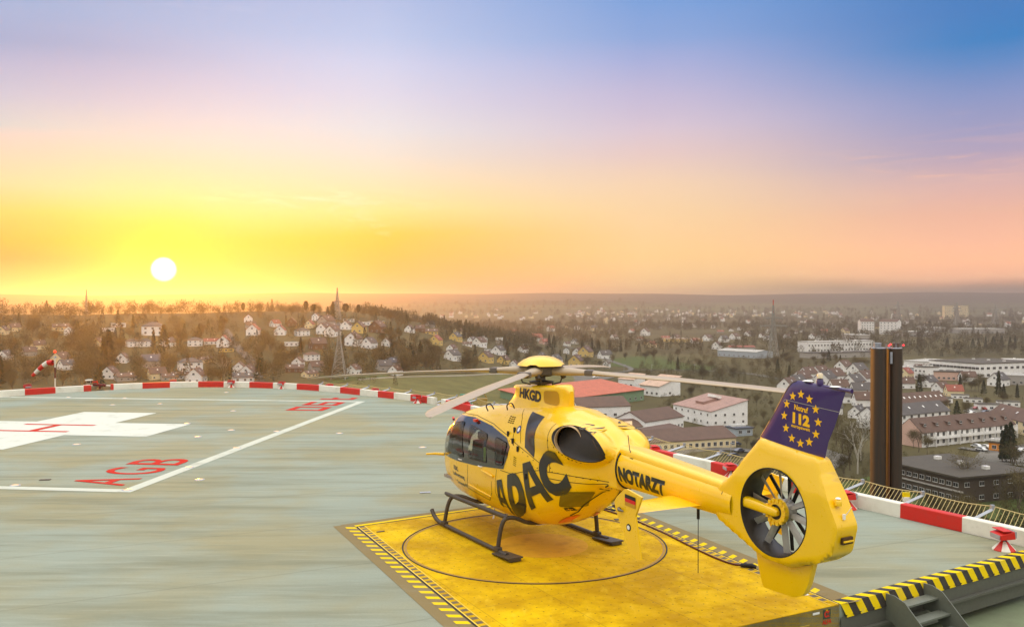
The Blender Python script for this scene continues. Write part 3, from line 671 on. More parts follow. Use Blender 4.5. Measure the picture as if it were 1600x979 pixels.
    edge = MB(); edge.tube([(-5.655, 0, 2.73), (-5.80, 0, 2.93), (-5.95, 0, 3.15), (-6.05, 0, 3.31), (-6.14, 0, 3.44), (-6.20, 0, 3.50), (-6.28, 0, 3.537)], .012, 6); edge.build('leading_edge_strip', M['steel_scarf'], fin, smooth=60)
    for side in (1, -1):
        ln = MB(); drape_line(ln, [(-6.03, 3.285), (-6.5, 3.245), (-6.96, 3.20)], .007, bv=bvf, side=side, off=.004); ln.build('fin_seam', M['fan_metal'], fin)
        cx, cz = -6.385, 3.055
        for k in range(12):
            a = math.pi / 2 + k * math.pi / 6; sx, sz = cx + .275 * math.cos(a), cz + .315 * math.sin(a) + (cx - (cx + .275 * math.cos(a))) * -.05
            P = []
            for q in range(10):
                b = math.pi / 2 + q * math.pi / 5; rq = .062 if q % 2 == 0 else .026; P.append((sx + rq * math.cos(b), sz + rq * math.sin(b)))
            drape_poly('star', P, M['letter_yellow'], fin, bv=bvf, side=side, off=.005, cell=.2)
        def tq(x0, z0, x1, z1): # left, bottom, right, top as seen from the port side
            q = [(x0, z0), (x1, z0 - .03), (x1, z1 - .03), (x0, z1)]
            return q if side == 1 else [(x1, z0 - .02), (x0, z0), (x0, z1), (x1, z1 - .02)]
        drape_text('lettering', 'Notruf', tq(-6.28, 3.165, -6.505, 3.24), M['letter_yellow'], fin, bv=bvf, side=side, bold=.035)
        drape_text('lettering', '112', tq(-6.255, 2.99, -6.53, 3.135), M['letter_yellow'], fin, bv=bvf, side=side, bold=.06)
        drape_text('lettering', 'europaweit', tq(-6.235, 2.925, -6.535, 2.98), M['letter_yellow'], fin, bv=bvf, side=side, bold=.025)
    # beacon, cover plates and rear tube on the fin top
    b = MB(); b.lathe([(.0, 0), (.042, 0), (.045, .05), (.036, .07), (.042, .08), (.0, .085)], (-6.66, 0, 3.51), 18, cap=False); bk = b.build('beacon_base', M['violet'], fin, smooth=40)
    b = MB(); b.lathe([(.036, 0), (.038, .045), (.028, .065), (0, .07)], (-6.66, 0, 3.596), 18); b.build('beacon_lens', new_mat('lens_clear', (235, 215, 180), .2, 0, .5), bk, smooth=50)
    for x, z in ((-6.47, 3.545), (-6.90, 3.505)):
        b = MB(); b.lathe([(0, .010), (.055, .010), (.07, .004), (.07, 0), (0, 0)], (x, 0, z), 20); b.build('fin_cap_plate', M['white_plastic'], fin, smooth=50)
    b = MB(); b.tube([(-6.35, 0, 3.525), (-6.7, 0, 3.50), (-7.05, 0, 3.478), (-7.15, 0, 3.472)], [.012, .018, .024, .028], 12); b.build('fin_top_tube', M['violet'], fin, smooth=50)
    # lower fin
    lf = rounded([(-5.60, 1.22), (-5.66, .95), (-5.74, .71), (-6.28, .72), (-6.44, .79), (-6.52, .95), (-6.62, 1.30), (-6.2, 1.2)], .05, 3)
    m2 = MB(); n = len(lf); V = [(x, y, z) for y in (.045, -.045) for x, z in lf]
    m2.add(V, [tuple(range(n)), tuple(range(2 * n - 1, n - 1, -1))] + [(i, (i + 1) % n, n + (i + 1) % n, n + i) for i in range(n)]).build('lower_fin', M['yellow'], heli, bevel=.012, smooth=40)
    # rear lamp, position lamp, recess
    b = MB(); b.lathe([(0, .03), (.035, .02), (.045, 0), (.045, -.05), (0, -.05)], (-7.0, .06, 2.11), 16); bb = b.build('tail_lamp', M['yellow'], sh, smooth=50)
    b = MB(); b.lathe([(0, .02), (.028, .012), (.035, 0), (0, 0)], (-7.0, .06, 2.143), 16); b.build('lamp_lens', M['white_plastic'], bb, smooth=50)
    b = MB(); b.box((-7.065, .03, 1.93), (.025, .035, .07)); b.tube([(-7.07, 0, 1.95), (-7.14, -.02, 2.06)], .006, 5); b.build('static_probe', M['white_plastic'], sh, bevel=.008)
    b = MB(); b.box((-7.085, 0, 1.64), (.04, .19, .09)); b.build('tie_down_recess_shade', bpy.data.materials['seam'], sh, bevel=.012); b = MB(); b.box((-7.105, 0, 1.635), (.03, .17, .022)); b.build('tie_down_bar', M['yellow'], sh, bevel=.006)  # solid block, its dark colour stands in for shade inside the recess
    # flange between boom and shroud
tail()
def stabiliser():
    for side in (1, -1):
        m = MB(); V = []; n = 18
        for y, le, te, h in ((.12, -3.93, -4.72, .05), (.28, -3.98, -4.68, .045), (.7, -4.03, -4.65, .04), (1.33, -4.06, -4.62, .035)):
            for k in range(n):
                a = 2 * math.pi * k / n; t = (1 - math.cos(a)) / 2; z = math.sin(a) * h * (1.3 - t)
                V.append((le + (te - le) * t, y * side, 1.63 + z))
        F = [(i * n + j, i * n + (j + 1) % n, (i + 1) * n + (j + 1) % n, (i + 1) * n + j) for i in range(3) for j in range(n)]
        st = m.add(V, F).build('stabiliser', M['yellow'], heli, smooth=40)
        P = [(-4.17, 1.72), (-4.23, 1.80), (-4.40, 1.93), (-4.46, 1.945), (-4.80, 1.89), (-4.66, 1.60), (-4.80, 1.03), (-4.74, 1.015), (-4.55, 1.06), (-4.20, 1.62)]
        m = MB(); k = len(P); V = [(x, 1.355 * side + dy - side * .06 * (z - 1.6) * .3, z) for dy in (.016, -.016) for x, z in P]
        ep = m.add(V, [tuple(range(k)), tuple(range(2 * k - 1, k - 1, -1))] + [(i, (i + 1) % k, k + (i + 1) % k, k + i) for i in range(k)]).build('end_plate', M['yellow'], heli, bevel=.006)
        yo = side * 1.376
        for i, (c, nm) in enumerate((((25, 22, 20), 'black'), ((210, 20, 25), 'red'), ((190, 140, 20), 'gold'))):
            f = MB(); z1 = 1.875 - i * .052; f.add([(-4.43, yo, z1), (-4.67, yo, z1 - .015), (-4.67, yo, z1 - .067), (-4.43, yo, z1 - .052)], [(0, 1, 2, 3)]); f.build('flag_stripe', bpy.data.materials.get('flag_' + nm) or new_mat('flag_' + nm, c, .4), ep)
        b = MB(); b.lathe([(0, .004), (.05, .004), (.052, 0)], (-4.52, yo - side * .001, 1.42), 18, 'Y'); b.build('round_badge', M['rubber'], ep)
        b = MB(); b.lathe([(0, .008), (.032, .008)], (-4.52, yo - side * .001, 1.42), 14, 'Y'); b.build('badge_centre', M['white_plastic'], ep)
        b = MB(); b.tube([(-4.30, yo, 1.64), (-4.36, yo + side * .05, 1.64), (-4.42, yo + side * .02, 1.63)], [.028, .024, .01], 8); b.build('position_lamp', M['steel_scarf'], ep, smooth=50)
stabiliser()
def gear():
    for x0, xf in ((1.62, 1.94), (-.42, -.28)):
        pts = []
        arch = [(x0 + (xf - x0) * .0, .25, .50), (x0, .55, .53), (x0 + (xf - x0) * .4, .80, .63), (x0 + (xf - x0) * .7, .97, .62), (x0 + (xf - x0) * .85, 1.05, .45), (xf, 1.10, .10)]
        full = [(x, -y, z) for x, y, z in reversed(arch)] + arch
        MB().tube(spline(full, 5), .040, 10).build('cross_tube', M['gear'], heli, smooth=60)
    for s in (1, -1):
        m = MB(); m.tube(spline([(2.55, 1.10 * s, .24), (2.42, 1.10 * s, .13), (2.2, 1.10 * s, .065), (1.6, 1.10 * s, .052), (.4, 1.10 * s, .052), (-.62, 1.10 * s, .052)], 5), .042, 10); sk = m.build('skid', M['gear'], heli, smooth=60)
        m = MB(); m.box((-.62, 1.10 * s, .05), (.62, .30, .028), mat=Matrix.Rotation(R(4), 3, 'Y')); m.box((-.80, 1.10 * s, .035), (.25, .22, .05)); m.build('skid_shoe', M['gear'], sk, bevel=.008)
        for x in (1.94, -.28): MB().box((x, 1.10 * s, .08), (.16, .10, .10)).build('skid_clamp', M['gear'], sk, bevel=.02)
        m = MB(); m.tube([(2.10, 1.0 * s, .66), (2.02, .99 * s, .645), (-.36, .93 * s, .645)], [.03, .042, .045], 10); m.build('boarding_step', M['gear'], heli, smooth=60)
    m = MB(); m.box((.15, 0, .40), (.5, .3, .12)); m.build('belly_pod', M['white_plastic'], heli, bevel=.04)
    m = MB(); m.tube([(1.3, .30, .44), (1.3, .30, .30), (1.28, .34, .22)], .018, 6); m.build('drain_mast', M['white_plastic'], heli)
gear()
def rotor():
    cap = MB(); n = 48; V = [(0, 0, 3.545)]; prof = [(.12, 3.54), (.24, 3.515), (.34, 3.47), (.41, 3.42), (.455, 3.365)]
    B0 = R(39.22)
    for r_, z in prof:
        for j in range(n):
            a = 2 * math.pi * j / n; zz = z
            if r_ > .45: zz = z + (.03 if abs(((a - B0 + math.pi / 4) % (math.pi / 2)) - math.pi / 4) < .22 else 0)
            V.append((r_ * math.cos(a), r_ * math.sin(a), zz))
    F = [(0, 1 + j, 1 + (j + 1) % n) for j in range(n)] + [(1 + i * n + j, 1 + i * n + (j + 1) % n, 1 + (i + 1) * n + (j + 1) % n, 1 + (i + 1) * n + j) for i in range(len(prof) - 1) for j in range(n)]
    cap.add(V, F).build('rotor_cap', M['yellow'], heli, smooth=50)
    MB().tube([(0, 0, 2.95), (0, 0, 3.2)], [.085, .075], 16).build('rotor_mast', M['hub_grey'], heli, smooth=40)
    h = MB(); h.lathe([(.0, 3.16), (.20, 3.16), (.27, 3.20), (.27, 3.33), (.2, 3.36), (0, 3.36)], (0, 0, 0), 24); hb = h.build('rotor_hub', M['hub_grey'], heli, smooth=35)
    for k in range(4):
        a = B0 + k * math.pi / 2; Rm = Matrix.Rotation(a, 3, 'Z'); V = []
        tip = (2.97, 2.98, 2.97, 3.0)[k]; st = [(.12, .10, .085, 0), (.35, .13, .085, 0), (.60, .12, .075, 0), (.85, .105, .055, .0), (1.15, .12, .035, .01), (1.5, .165, .022, .02), (2.6, .175, .02, .02), (3.9, .178, .018, .02), (4.45, .178, .016, .02), (4.62, .17, .014, .03), (4.82, .135, .011, .06), (5.0, .07, .008, .10), (5.1, .02, .004, .145)]
        n = 14; pitch = R(6)
        for r_, c, t, off in st:
            z = 3.265 + (tip - 3.265) * (r_ / 5.1) ** 1.6
            for j in range(n):
                b = 2 * math.pi * j / n; yy = -c * math.cos(b) ; zz = t * math.sin(b) * (1.15 + .35 * math.cos(b) if r_ > 1 else 1)
                pp = Vector((r_, (yy * math.cos(pitch) - zz * math.sin(pitch)) + off * -1 * -1, z + (yy * math.sin(pitch) + zz * math.cos(pitch)))); V.append(Rm @ pp)
        F = [(i * n + j, i * n + (j + 1) % n, (i + 1) * n + (j + 1) % n, (i + 1) * n + j) for i in range(len(st) - 1) for j in range(n)] + [tuple(range(n))]
        bl = MB().add(V, F).build('rotor_blade', M['blade'], heli, smooth=50)
        m = MB(); 
        p = Rm @ Vector((.95, 0, 3.245)); m.box(p, (.16, .235, .11), rz=a); m.build('blade_cuff', M['hub_grey'], bl, bevel=.03, smooth=40)
        m = MB(); p0 = Rm @ Vector((.40, .10, 3.20)); m.tube([p0, Rm @ Vector((.34, .12, 3.04)), Rm @ Vector((.18, .10, 3.0))], .016, 6); m.tube([Rm @ Vector((.40, .06, 3.20)), Rm @ Vector((.42, .08, 3.13))], .05, 10); m.build('pitch_link', M['gear'], hb, smooth=50)
    MB().lathe([(.10, 3.0), (.22, 3.02), (.24, 3.06), (.10, 3.08)], n=24).build('swash_plate', M['gear'], heli, smooth=40)
rotor()
m = MB(); m.tube([(-4.40, 0, 1.50), (-4.40, 0, 1.35)], .022, 8); m.tube([(-4.40, 0, 1.36), (-4.40, 0, .55)], .006, 6); m.build('whip_antenna', M['rubber'], heli)
m = MB(); m.tube([(-3.08, .20, 2.08), (-3.0, .20, 2.20), (-2.93, .18, 2.42)], .007, 6); m.box((-3.08, .21, 2.06), (.08, .04, .03)); m.build('blade_antenna', M['gear'], heli)
m = MB(); m.tube([(2.95, .62, 1.30), (3.06, .78, 1.31), (3.16, .95, 1.30)], [.035, .028, .02], 8); m.build('wire_cutter_step', M['yellow'], heli, smooth=60)
m = MB(); m.box((1.42, .66, 2.20), (.10, .08, .06)); m.build('door_lamp', M['red_lens'], heli, bevel=.012)
m = MB(); m.tube([(3.14, .30, 2.0), (3.10, .33, 2.05)], .03, 8); m.build('roof_lamp', M['red_lens'], heli)
# ================================================================== landing deck and everything on it
def V2(*a): return Vector(a)
FL, NR, NL, FR = V2(-3.15, 18.38), V2(4.95, 13.66), V2(.24, 11.14), V2(1.58, 21.44)
EDGE_END = V2(9.82, 16.72)
KP = [V2(-33, 27), V2(-31.2, 34), V2(-28.2, 39.8), V2(-24.8, 43.9), V2(-20.6, 47.6), V2(-16.3, 49.0), V2(-11.2, 47.6), V2(-6.95, 44.2), V2(-3.45, 40.55), V2(.05, 34.1), V2(3.57, 27.3), V2(5.30, 24.3), V2(7.0, 21.3), V2(8.27, 19.15), V2(9.05, 17.85), V2(9.75, 16.62)]
KS = [Vector(p) for p in spline([Vector((p.x, p.y, 0)) for p in KP], 10)]
def deck_material():
    m = new_mat('deck_coating', (158, 163, 143), .9, spec=.12); n = NT(m)
    v = n.geo((1, 1, 1), (0, 0, R(-22))); vs = n.geo((.14, 1.3, 1), (0, 0, R(-26))); vs2 = n.geo((.30, 3.6, 1), (0, 0, R(-26)))
    a = n.noise(vs, 1.1, 7, .66, .08); b = n.noise(vs2, 1.8, 6, .74, .06); c = n.noise(v, .16, 4, .6); d = n.noise(v, 26, 3, .6)
    col = n.mix(n.rng(c, .40, .60), lin((146, 155, 141)), lin((150, 146, 116)))
    col = n.mix(n.rng(a, .42, .68, 0, .62), col, lin((118, 120, 100)))
    col = n.mix(n.rng(b, .52, .74, 0, .60), col, lin((164, 168, 152)))
    col = n.mix(n.rng(b, .44, .24, 0, .45), col, lin((102, 102, 84)))
    e = n.noise(v, 1.1, 7, .75); col = n.mix(n.rng(e, .62, .74, 0, .30), col, lin((126, 112, 80)))
    # panel joints across the deck, every 3 m, faint
    sp = n.N.new('ShaderNodeSeparateXYZ'); n.L.new(n.geo((1, 1, 1), (0, 0, R(-26))), sp.inputs[0])
    fr = n.math('PINGPONG', n.math('ADD', sp.outputs['Y'], n.math('MULTIPLY', c, .3)), 1.55); j = n.rng(fr, .0, .035, 1, 0)
    col = n.mix(n.math('MULTIPLY', j, .25), col, lin((84, 80, 64)))
    col = n.mix(n.rng(d, .3, .7, 0, .10), col, lin((94, 94, 80))); n.base(col)
    n.L.new(n.rng(a, .3, .7, .85, .98), n.b.inputs['Roughness']); n.bump(d, .25, .01)
    return m
M['deck'] = deck_material()
def paint_mat(name, rgb, wear=.5):
    m = new_mat(name, rgb, .9, spec=.12); n = NT(m); v = n.geo(); a = n.noise(v, 1.2, 6, .7); b = n.noise(v, 14, 4, .6)
    c = n.mix(n.rng(a, .5, .75, 0, wear), lin(rgb), lin((140, 143, 126))); c = n.mix(n.rng(n.noise(n.geo((.3, 3, 1), (0, 0, R(-26))), 3, 6, .75), .55, .72, 0, wear * .8), c, lin((140, 143, 126))); c = n.mix(n.rng(b, .6, .8, 0, wear * .4), c, lin((118, 118, 100))); n.base(c); return m
M['white_mark'] = paint_mat('white_marking', (204, 208, 196), .45); M['red_mark'] = paint_mat('red_marking', (190, 42, 32), .35)
M['line_mark'] = paint_mat('line_marking', (196, 199, 184), .6)
M['hazard_yellow'] = paint_mat('hazard_yellow', (232, 200, 16), .40); M['hazard_black'] = worn('hazard_black', (48, 42, 34), .7, .3, 5)
M['band_brown'] = paint_mat('band_brown', (134, 118, 82), .4); M['kerb_red'] = worn('kerb_red', (205, 32, 16), .5, .25, 2.5); M['kerb_white'] = worn('kerb_white', (228, 224, 208), .55, .45, 1.6, dirt=(.42, .36, .22))
M['galv'] = worn('galvanised_steel', (168, 172, 178), .42, .3, 6, .4); M['rope'] = new_mat('net_wire', (196, 176, 116), .6)
M['steel_beam'] = worn('painted_steel', (92, 92, 82), .5, .5, 2.4, .1); M['stair_steel'] = worn('stair_steel', (112, 116, 104), .5, .4, 3, .2)
M['tread'] = worn('tread_steel', (150, 152, 148), .45, .35, 8, .5); M['roof_felt'] = worn('lower_roof_coat', (112, 124, 92), .75, .5, .8)
mb = MB(); n = 0
pl = [(p.x, p.y) for p in KS] + [(EDGE_END.x, EDGE_END.y), (NR.x, NR.y), (NL.x, NL.y)]
dl = Vector((-.881, -.472)); far = NL + dl * 33; pl += [(far.x, far.y)]
mb.prism(pl, -.35, 0.0); deck = tag(mb.build('landing_deck', M['deck']), kind='structure')
def flat(name, polys, mat, z, parent=None, mats=None):
    m = MB()
    for i, P in enumerate(polys):
        P = P[0] if mats else P
        m.add([(x, y, z) for x, y in P], [tuple(range(len(P)))], polys[i][1] if mats else 0)
    o = m.build(name, mats or mat, parent)
    if o.data.polygons and o.data.polygons[0].normal.z < 0: o.data.flip_normals()
    return o
# subtle lighter coat of paint where the deck was redone, right of the white line
P4 = [(-6.95, 25.9), (-2.6, 28.6), (1.2, 22.6), (-3.35, 18.6), (-4.18, 19.7)]
# markings
u_ = Vector((.9930, -.1184)); v_ = Vector((.1190, .9929)); C0 = Vector((-9.33, 21.95)); CC = Vector((-16.85, 33.0))
def q_(c, a, b): p = c + u_ * a + v_ * b; return (p.x, p.y)
def strip(a, b, w):
    a, b = Vector(a), Vector(b); t = (b - a).normalized(); nn = Vector((-t.y, t.x)) * w / 2; return [tuple(a + nn), tuple(b + nn), tuple(b - nn), tuple(a - nn)]
lines = [strip(q_(C0, 0, -.15), q_(C0, 0, 20.1), .33), strip(q_(C0, -.16, 0), q_(C0, -19.9, 0), .33), strip(q_(C0, -.16, 19.95), q_(C0, -17.45, 19.95), .33), strip(q_(C0, -17.6, 20.1), q_(C0, -19.8, 17.6), .33), strip(q_(C0, -19.9, 17.7), q_(C0, -19.9, -.15), .33)]
tag(flat('white_boundary_line', lines, M['line_mark'], .005), kind='structure')
cr = [(1.6, 1.6), (4.6, 1.6), (4.6, -1.6), (1.6, -1.6), (1.6, -4.7), (-1.6, -4.7), (-1.6, -1.6), (-4.7, -1.6), (-4.7, 1.6), (-1.6, 1.6), (-1.6, 4.7), (1.6, 4.7)]
tag(flat('white_cross', [[q_(CC, a, b) for a, b in cr]], M['white_mark'], .005), kind='structure')
def ray_ground(u, v, z=0): d = 1417.4 * (CAM_H - z) / (v - 472.7); return ((u - 800) / 1417.4 * d, d)
def Hrect(a0, a1, b0, b1): return [q_(CC, a0, b0), q_(CC, a1, b0), q_(CC, a1, b1), q_(CC, a0, b1)]
tag(flat('landing_letter', [Hrect(-1.55, 1.25, -.95, -.72), Hrect(-1.55, 1.25, .72, .95), Hrect(-.31, .0, -.72, .72)], M['red_mark'], .009), kind='structure')
def ground_text(s, o, adv, h, name):
    # letters run along v_ (away), tops point to -u_ (left)
    for k, chh in enumerate(s):
        bm = text_bm(chh, .004, 0, .98, h)
        for v in bm.verts:
            p = o + v_ * (adv * k + v.co.x * 1.0) - u_ * v.co.y; v.co = (p.x, p.y, .009)
        x = tag(bm_obj(bm, name, M['red_mark']), kind='structure')
ground_text('AGB', Vector((-9.72, 22.55)), 1.43, 1.55, 'deck_lettering')
def blk(s, o, cell, h):
    R_ = {'0': [(0, 0, 1, .18), (0, .82, 1, 1), (0, .18, .2, .82), (.8, .18, 1, .82)], '6': [(0, 0, 1, .18), (0, .82, 1, 1), (0, .18, .2, .82), (.2, .45, 1, .6), (.8, .18, 1, .45)], 't': [(.35, 0, .6, 1), (.6, 0, 1, .18), (.6, .55, .95, .70)]}
    out = []; k = 0
    for chh in s:
        for x0, y0, x1, y1 in R_[chh]:
            P = [o + v_ * (k * cell * 1.45 + a * cell) - u_ * (b * h) for a, b in ((x0, y0), (x1, y0), (x1, y1), (x0, y1))]; out.append([tuple(p) for p in P])
        k += 1
    return out
o6 = Vector(ray_ground(503, 641.8)); tag(flat('deck_lettering', blk('06t', o6, 1.35, 1.62), M['red_mark'], .009), kind='structure')
# inset deck lights
lens = new_mat('amber_lens', (250, 205, 150), .3, 0, .5)
def deck_light_proto():
    e = empty('deck_light', (0, 0, 0)); MB().lathe([(.13, 0), (.12, .006), (.08, .010)], n=18, cap=True).build('rim', M['galv'], e, smooth=40); MB().lathe([(.085, .010), (.06, .020), (0, .024)], n=16).build('lens', lens, e, smooth=60); return e
DL = [(353, 613, 'between the far kerb and the far white line'), (249, 631, 'inside the far white line, right of the cross'), (175, 632.5, 'inside the far white line, above the cross'), (292, 661.5, 'right of the right tip of the white cross'), (361, 672, 'midway between white cross and slanted white line'), (309, 682.5, 'below and right of the white cross tip'),
      (118, 694.5, 'below the white cross, near the left picture edge'), (197, 765.8, 'at the near corner of the white boundary line'), (295, 730.5, 'on the slanted white line beside the letter B'), (370, 700, 'on the slanted white line, past its middle'), (432, 674, 'on the slanted white line, upper third'), (364, 642, 'between cross and far line end'), (530, 677, 'on bare deck right of the slanted white line'), (311, 749.5, 'on deck just right of the letters AGB'), (106, 620.5, 'on the far white line, near its left end'), (194, 621.8, 'on the far white line, second from its left end'), (660, 699, 'on deck left of the helicopter nose'), (22, 758.5, 'on the near white line at the left picture edge')]
dl0 = None
for u, v, ph in DL:
    x, y = ray_ground(u, v); lab = 'round inset deck light ' + ph
    if dl0 is None: dl0 = deck_light_proto(); KIDS[dl0.name] = list(c for c in bpy.data.objects if c.parent == dl0); dl0.location = (x, y, .004); tag(dl0, lab, 'deck light', 'lights let into the deck')
    else: copy_tree(dl0, (x, y, .004), label=lab, cat='deck light', group='lights let into the deck')
# drain covers
for i, (u, v, ph) in enumerate(((69, 750, 'left of the letters AGB'), (664, 770, 'left of the helicopter skids'))):
    x, y = ray_ground(u, v); m = MB(); m.box((x, y, .012), (.26, .13, .012), rz=.2); tag(m.build('drain_cover', M['gear'] if i == 0 else M['galv'], bevel=.004), 'small flat metal cover in the deck ' + ph, 'drain cover')
# ---- kerb: red and white panels, three runs
def kerb_hit(u):
    d = Vector(((u - 800) / 1417.4, 1.0))
    for i in range(len(KS) - 1):
        a, b = KS[i].xy, KS[i + 1].xy; e = b - a; den = d.x * e.y - d.y * e.x
        if abs(den) < 1e-9: continue
        s = (a.x * e.y - a.y * e.x) / den; t = (a.x * d.y - a.y * d.x) / den
        if s > 0 and -1e-6 <= t <= 1: return i + t
    return None
def kpt(f): i = min(int(f), len(KS) - 2); return KS[i].lerp(KS[i + 1], f - i)
cum = [0]
for i in range(len(KS) - 1): cum.append(cum[-1] + (KS[i + 1] - KS[i]).length)
def arc(f): i = min(int(f), len(KS) - 2); return cum[i] + (cum[i + 1] - cum[i]) * (f - i)
def inv(s):
    for i in range(len(cum) - 1):
        if cum[i + 1] >= s: return i + (s - cum[i]) / (cum[i + 1] - cum[i])
    return len(cum) - 1.0001
def panel(s0, s1, mat, parent, name):
    k = max(2, int((s1 - s0) / .35)); V = []
    for j in range(k + 1):
        s = s0 + (s1 - s0) * j / k; p = kpt(inv(s)); t = (kpt(inv(min(s + .05, cum[-1] - .01))) - kpt(inv(max(s - .05, 0)))).normalized(); nn = Vector((-t.y, t.x, 0))   # to the outside
        V += [tuple(p + Vector((0, 0, 0.0))), tuple(p + Vector((0, 0, .285)) + nn * .006), tuple(p + Vector((0, 0, .30)) + nn * .02), tuple(p + Vector((0, 0, .30)) + nn * .19), tuple(p + Vector((0, 0, .285)) + nn * .205), tuple(p + Vector((0, 0, -.35)) + nn * .21), tuple(p + Vector((0, 0, -.35)))]
    F = [(j * 7 + i, (j + 1) * 7 + i, (j + 1) * 7 + (i + 1) % 7, j * 7 + (i + 1) % 7) for j in range(k) for i in range(7)] + [tuple(range(7)), tuple(k * 7 + i for i in range(7))[::-1]]
    return MB().add(V, F).build(name, mat, parent, smooth=30)
us = [(-60, 'w'), (38, 'r'), (86, 'w'), (130, 'r'), (142, 'g'), (173, 'r'), (177, 'w'), (222, 'r'), (265, 'w'), (309, 'r'), (349, 'w'), (389, 'r'), (426, 'w'), (463, 'r'), (498, 'w'), (531, 'r'), (562, 'w'), (590, 'r'), (615, 'w'), (641, 'r'), (667, 'w'), (677, 'g'), (689, 'w'), (696, 'r')]
ks = [(arc(kerb_hit(u)), c) for u, c in us]
s = arc(kerb_hit(735)); c = 'w'; s_end = arc(kerb_hit(1001)); nseg = round((s_end - s) / 1.5); nseg += (nseg % 2 == 0)
for k in range(nseg): ks.append((s + (s_end - s) * k / nseg, c)); c = 'r' if c == 'w' else 'w'
for u, c in ((1001, 'r'), (1052, 'w'), (1111, 'r'), (1172, 'w'), (1236, 'r'), (1322, 'w'), (1408, 'r'), (1505, 'w')): ks.append((arc(kerb_hit(u)), c))
ks.append((cum[-1] - .02, 'end'))
s0 = ks[0][0]; pre = []; c = 'r'; s = s0
while s > 1.6: pre.append((s - 1.6, c)); s -= 1.6; c = 'w' if c == 'r' else 'r'
ks = [(s - .0, c) for s, c in reversed(pre)] + ks
runs = [('long red and white kerb curving along the left end of the deck, up to the first gap', []), ('red and white kerb along the far edge between the two gaps', []), ('red and white kerb along the right edge behind the helicopter', [])]; ri = 0
for (a, c), (b, _) in zip(ks[:-1], ks[1:]):
    if c == 'g': ri += 1; continue
    runs[ri][1].append((a, b, c))
for lab, segs in runs:
    e = empty('edge_kerb', tuple(kpt(inv((segs[0][0] + segs[-1][1]) / 2))), label=lab, category='kerb')
    for a, b, c in segs:
        o = panel(a, b, M['kerb_red' if c == 'r' else 'kerb_white'], None, 'red_panel' if c == 'r' else 'white_panel'); o.parent = e; o.matrix_parent_inverse = Matrix.Translation(-e.location)
# ---- safety net on outriggers outside the kerb
def kn(s):
    p = kpt(inv(s)); t = (kpt(inv(min(s + .1, cum[-1] - .01))) - kpt(inv(max(s - .1, 0)))).normalized(); return p, Vector((-t.y, t.x, 0)), t
net = empty('safety_net', tuple(kpt(inv(arc(kerb_hit(1100))))), label='wire safety net on silver outriggers hanging outside the right and far kerb', category='safety net')
def net_part(mb_, name, mat, **k): o = mb_.build(name, mat, None, **k); o.parent = net; o.matrix_parent_inverse = Matrix.Translation(-net.location); return o
sA = arc(kerb_hit(470)); sB = cum[-1] - .05; so = arc(kerb_hit(1379)) ; step = 1.62; k0 = -int((so - sA) / step)
outer = MB(); cab = []
sk = []
k = k0
while so + k * step < sB: sk.append(so + k * step); k += 1
for s in sk:
    p, nn, t = kn(s); m = MB(); a = p + nn * .22 + Vector((0, 0, .02)); b = p + nn * 1.42 + Vector((0, 0, .24))
    m.tube([a, b], .045, 4, flat=.8); m.tube([p + nn * .22 + Vector((0, 0, -.35)), p + nn * .8 + Vector((0, 0, .13))], .02, 5); m.box(b + Vector((0, 0, .05)), (.07, .07, .09)); net_part(m, 'outrigger', M['galv'])
def net_edge(s, f): # f 0 inner .. 1 outer, sagging between outriggers
    p, nn, t = kn(s); ph = ((s - so) / step) % 1; sag = .16 * math.sin(math.pi * f) + .05 * math.sin(math.pi * ph) * f
    return p + nn * (.22 + 1.24 * f) + Vector((0, 0, .03 + .27 * f - sag))
m = MB(); N_ = int((sk[-1] - sk[0]) / .27); m.tube([net_edge(sk[0] + (sk[-1] - sk[0]) * i / N_, 1) for i in range(N_ + 1)], .013, 5); net_part(m, 'outer_cable', M['rope'])
m = MB(); s = sk[0]
while s < sk[-1] + 1.2:
    if s + .0 < sB: m.tube([net_edge(min(sB, max(sk[0], s - .32 * f * 1.0)), f) for f in (0, .25, .5, .75, 1)], .0065, 4, caps=False)
    s += .10
net_part(m, 'netting', M['rope'])
m = MB(); p = net_edge(arc(kerb_hit(1365)), .75); m.box(p + Vector((0, 0, .14)), (.16, .05, .10)); m.box(p + Vector((0, 0, .04)), (.12, .10, .10), mi=1); net_part(m, 'yellow_sign', [M['hazard_yellow'], M['white_plastic']])
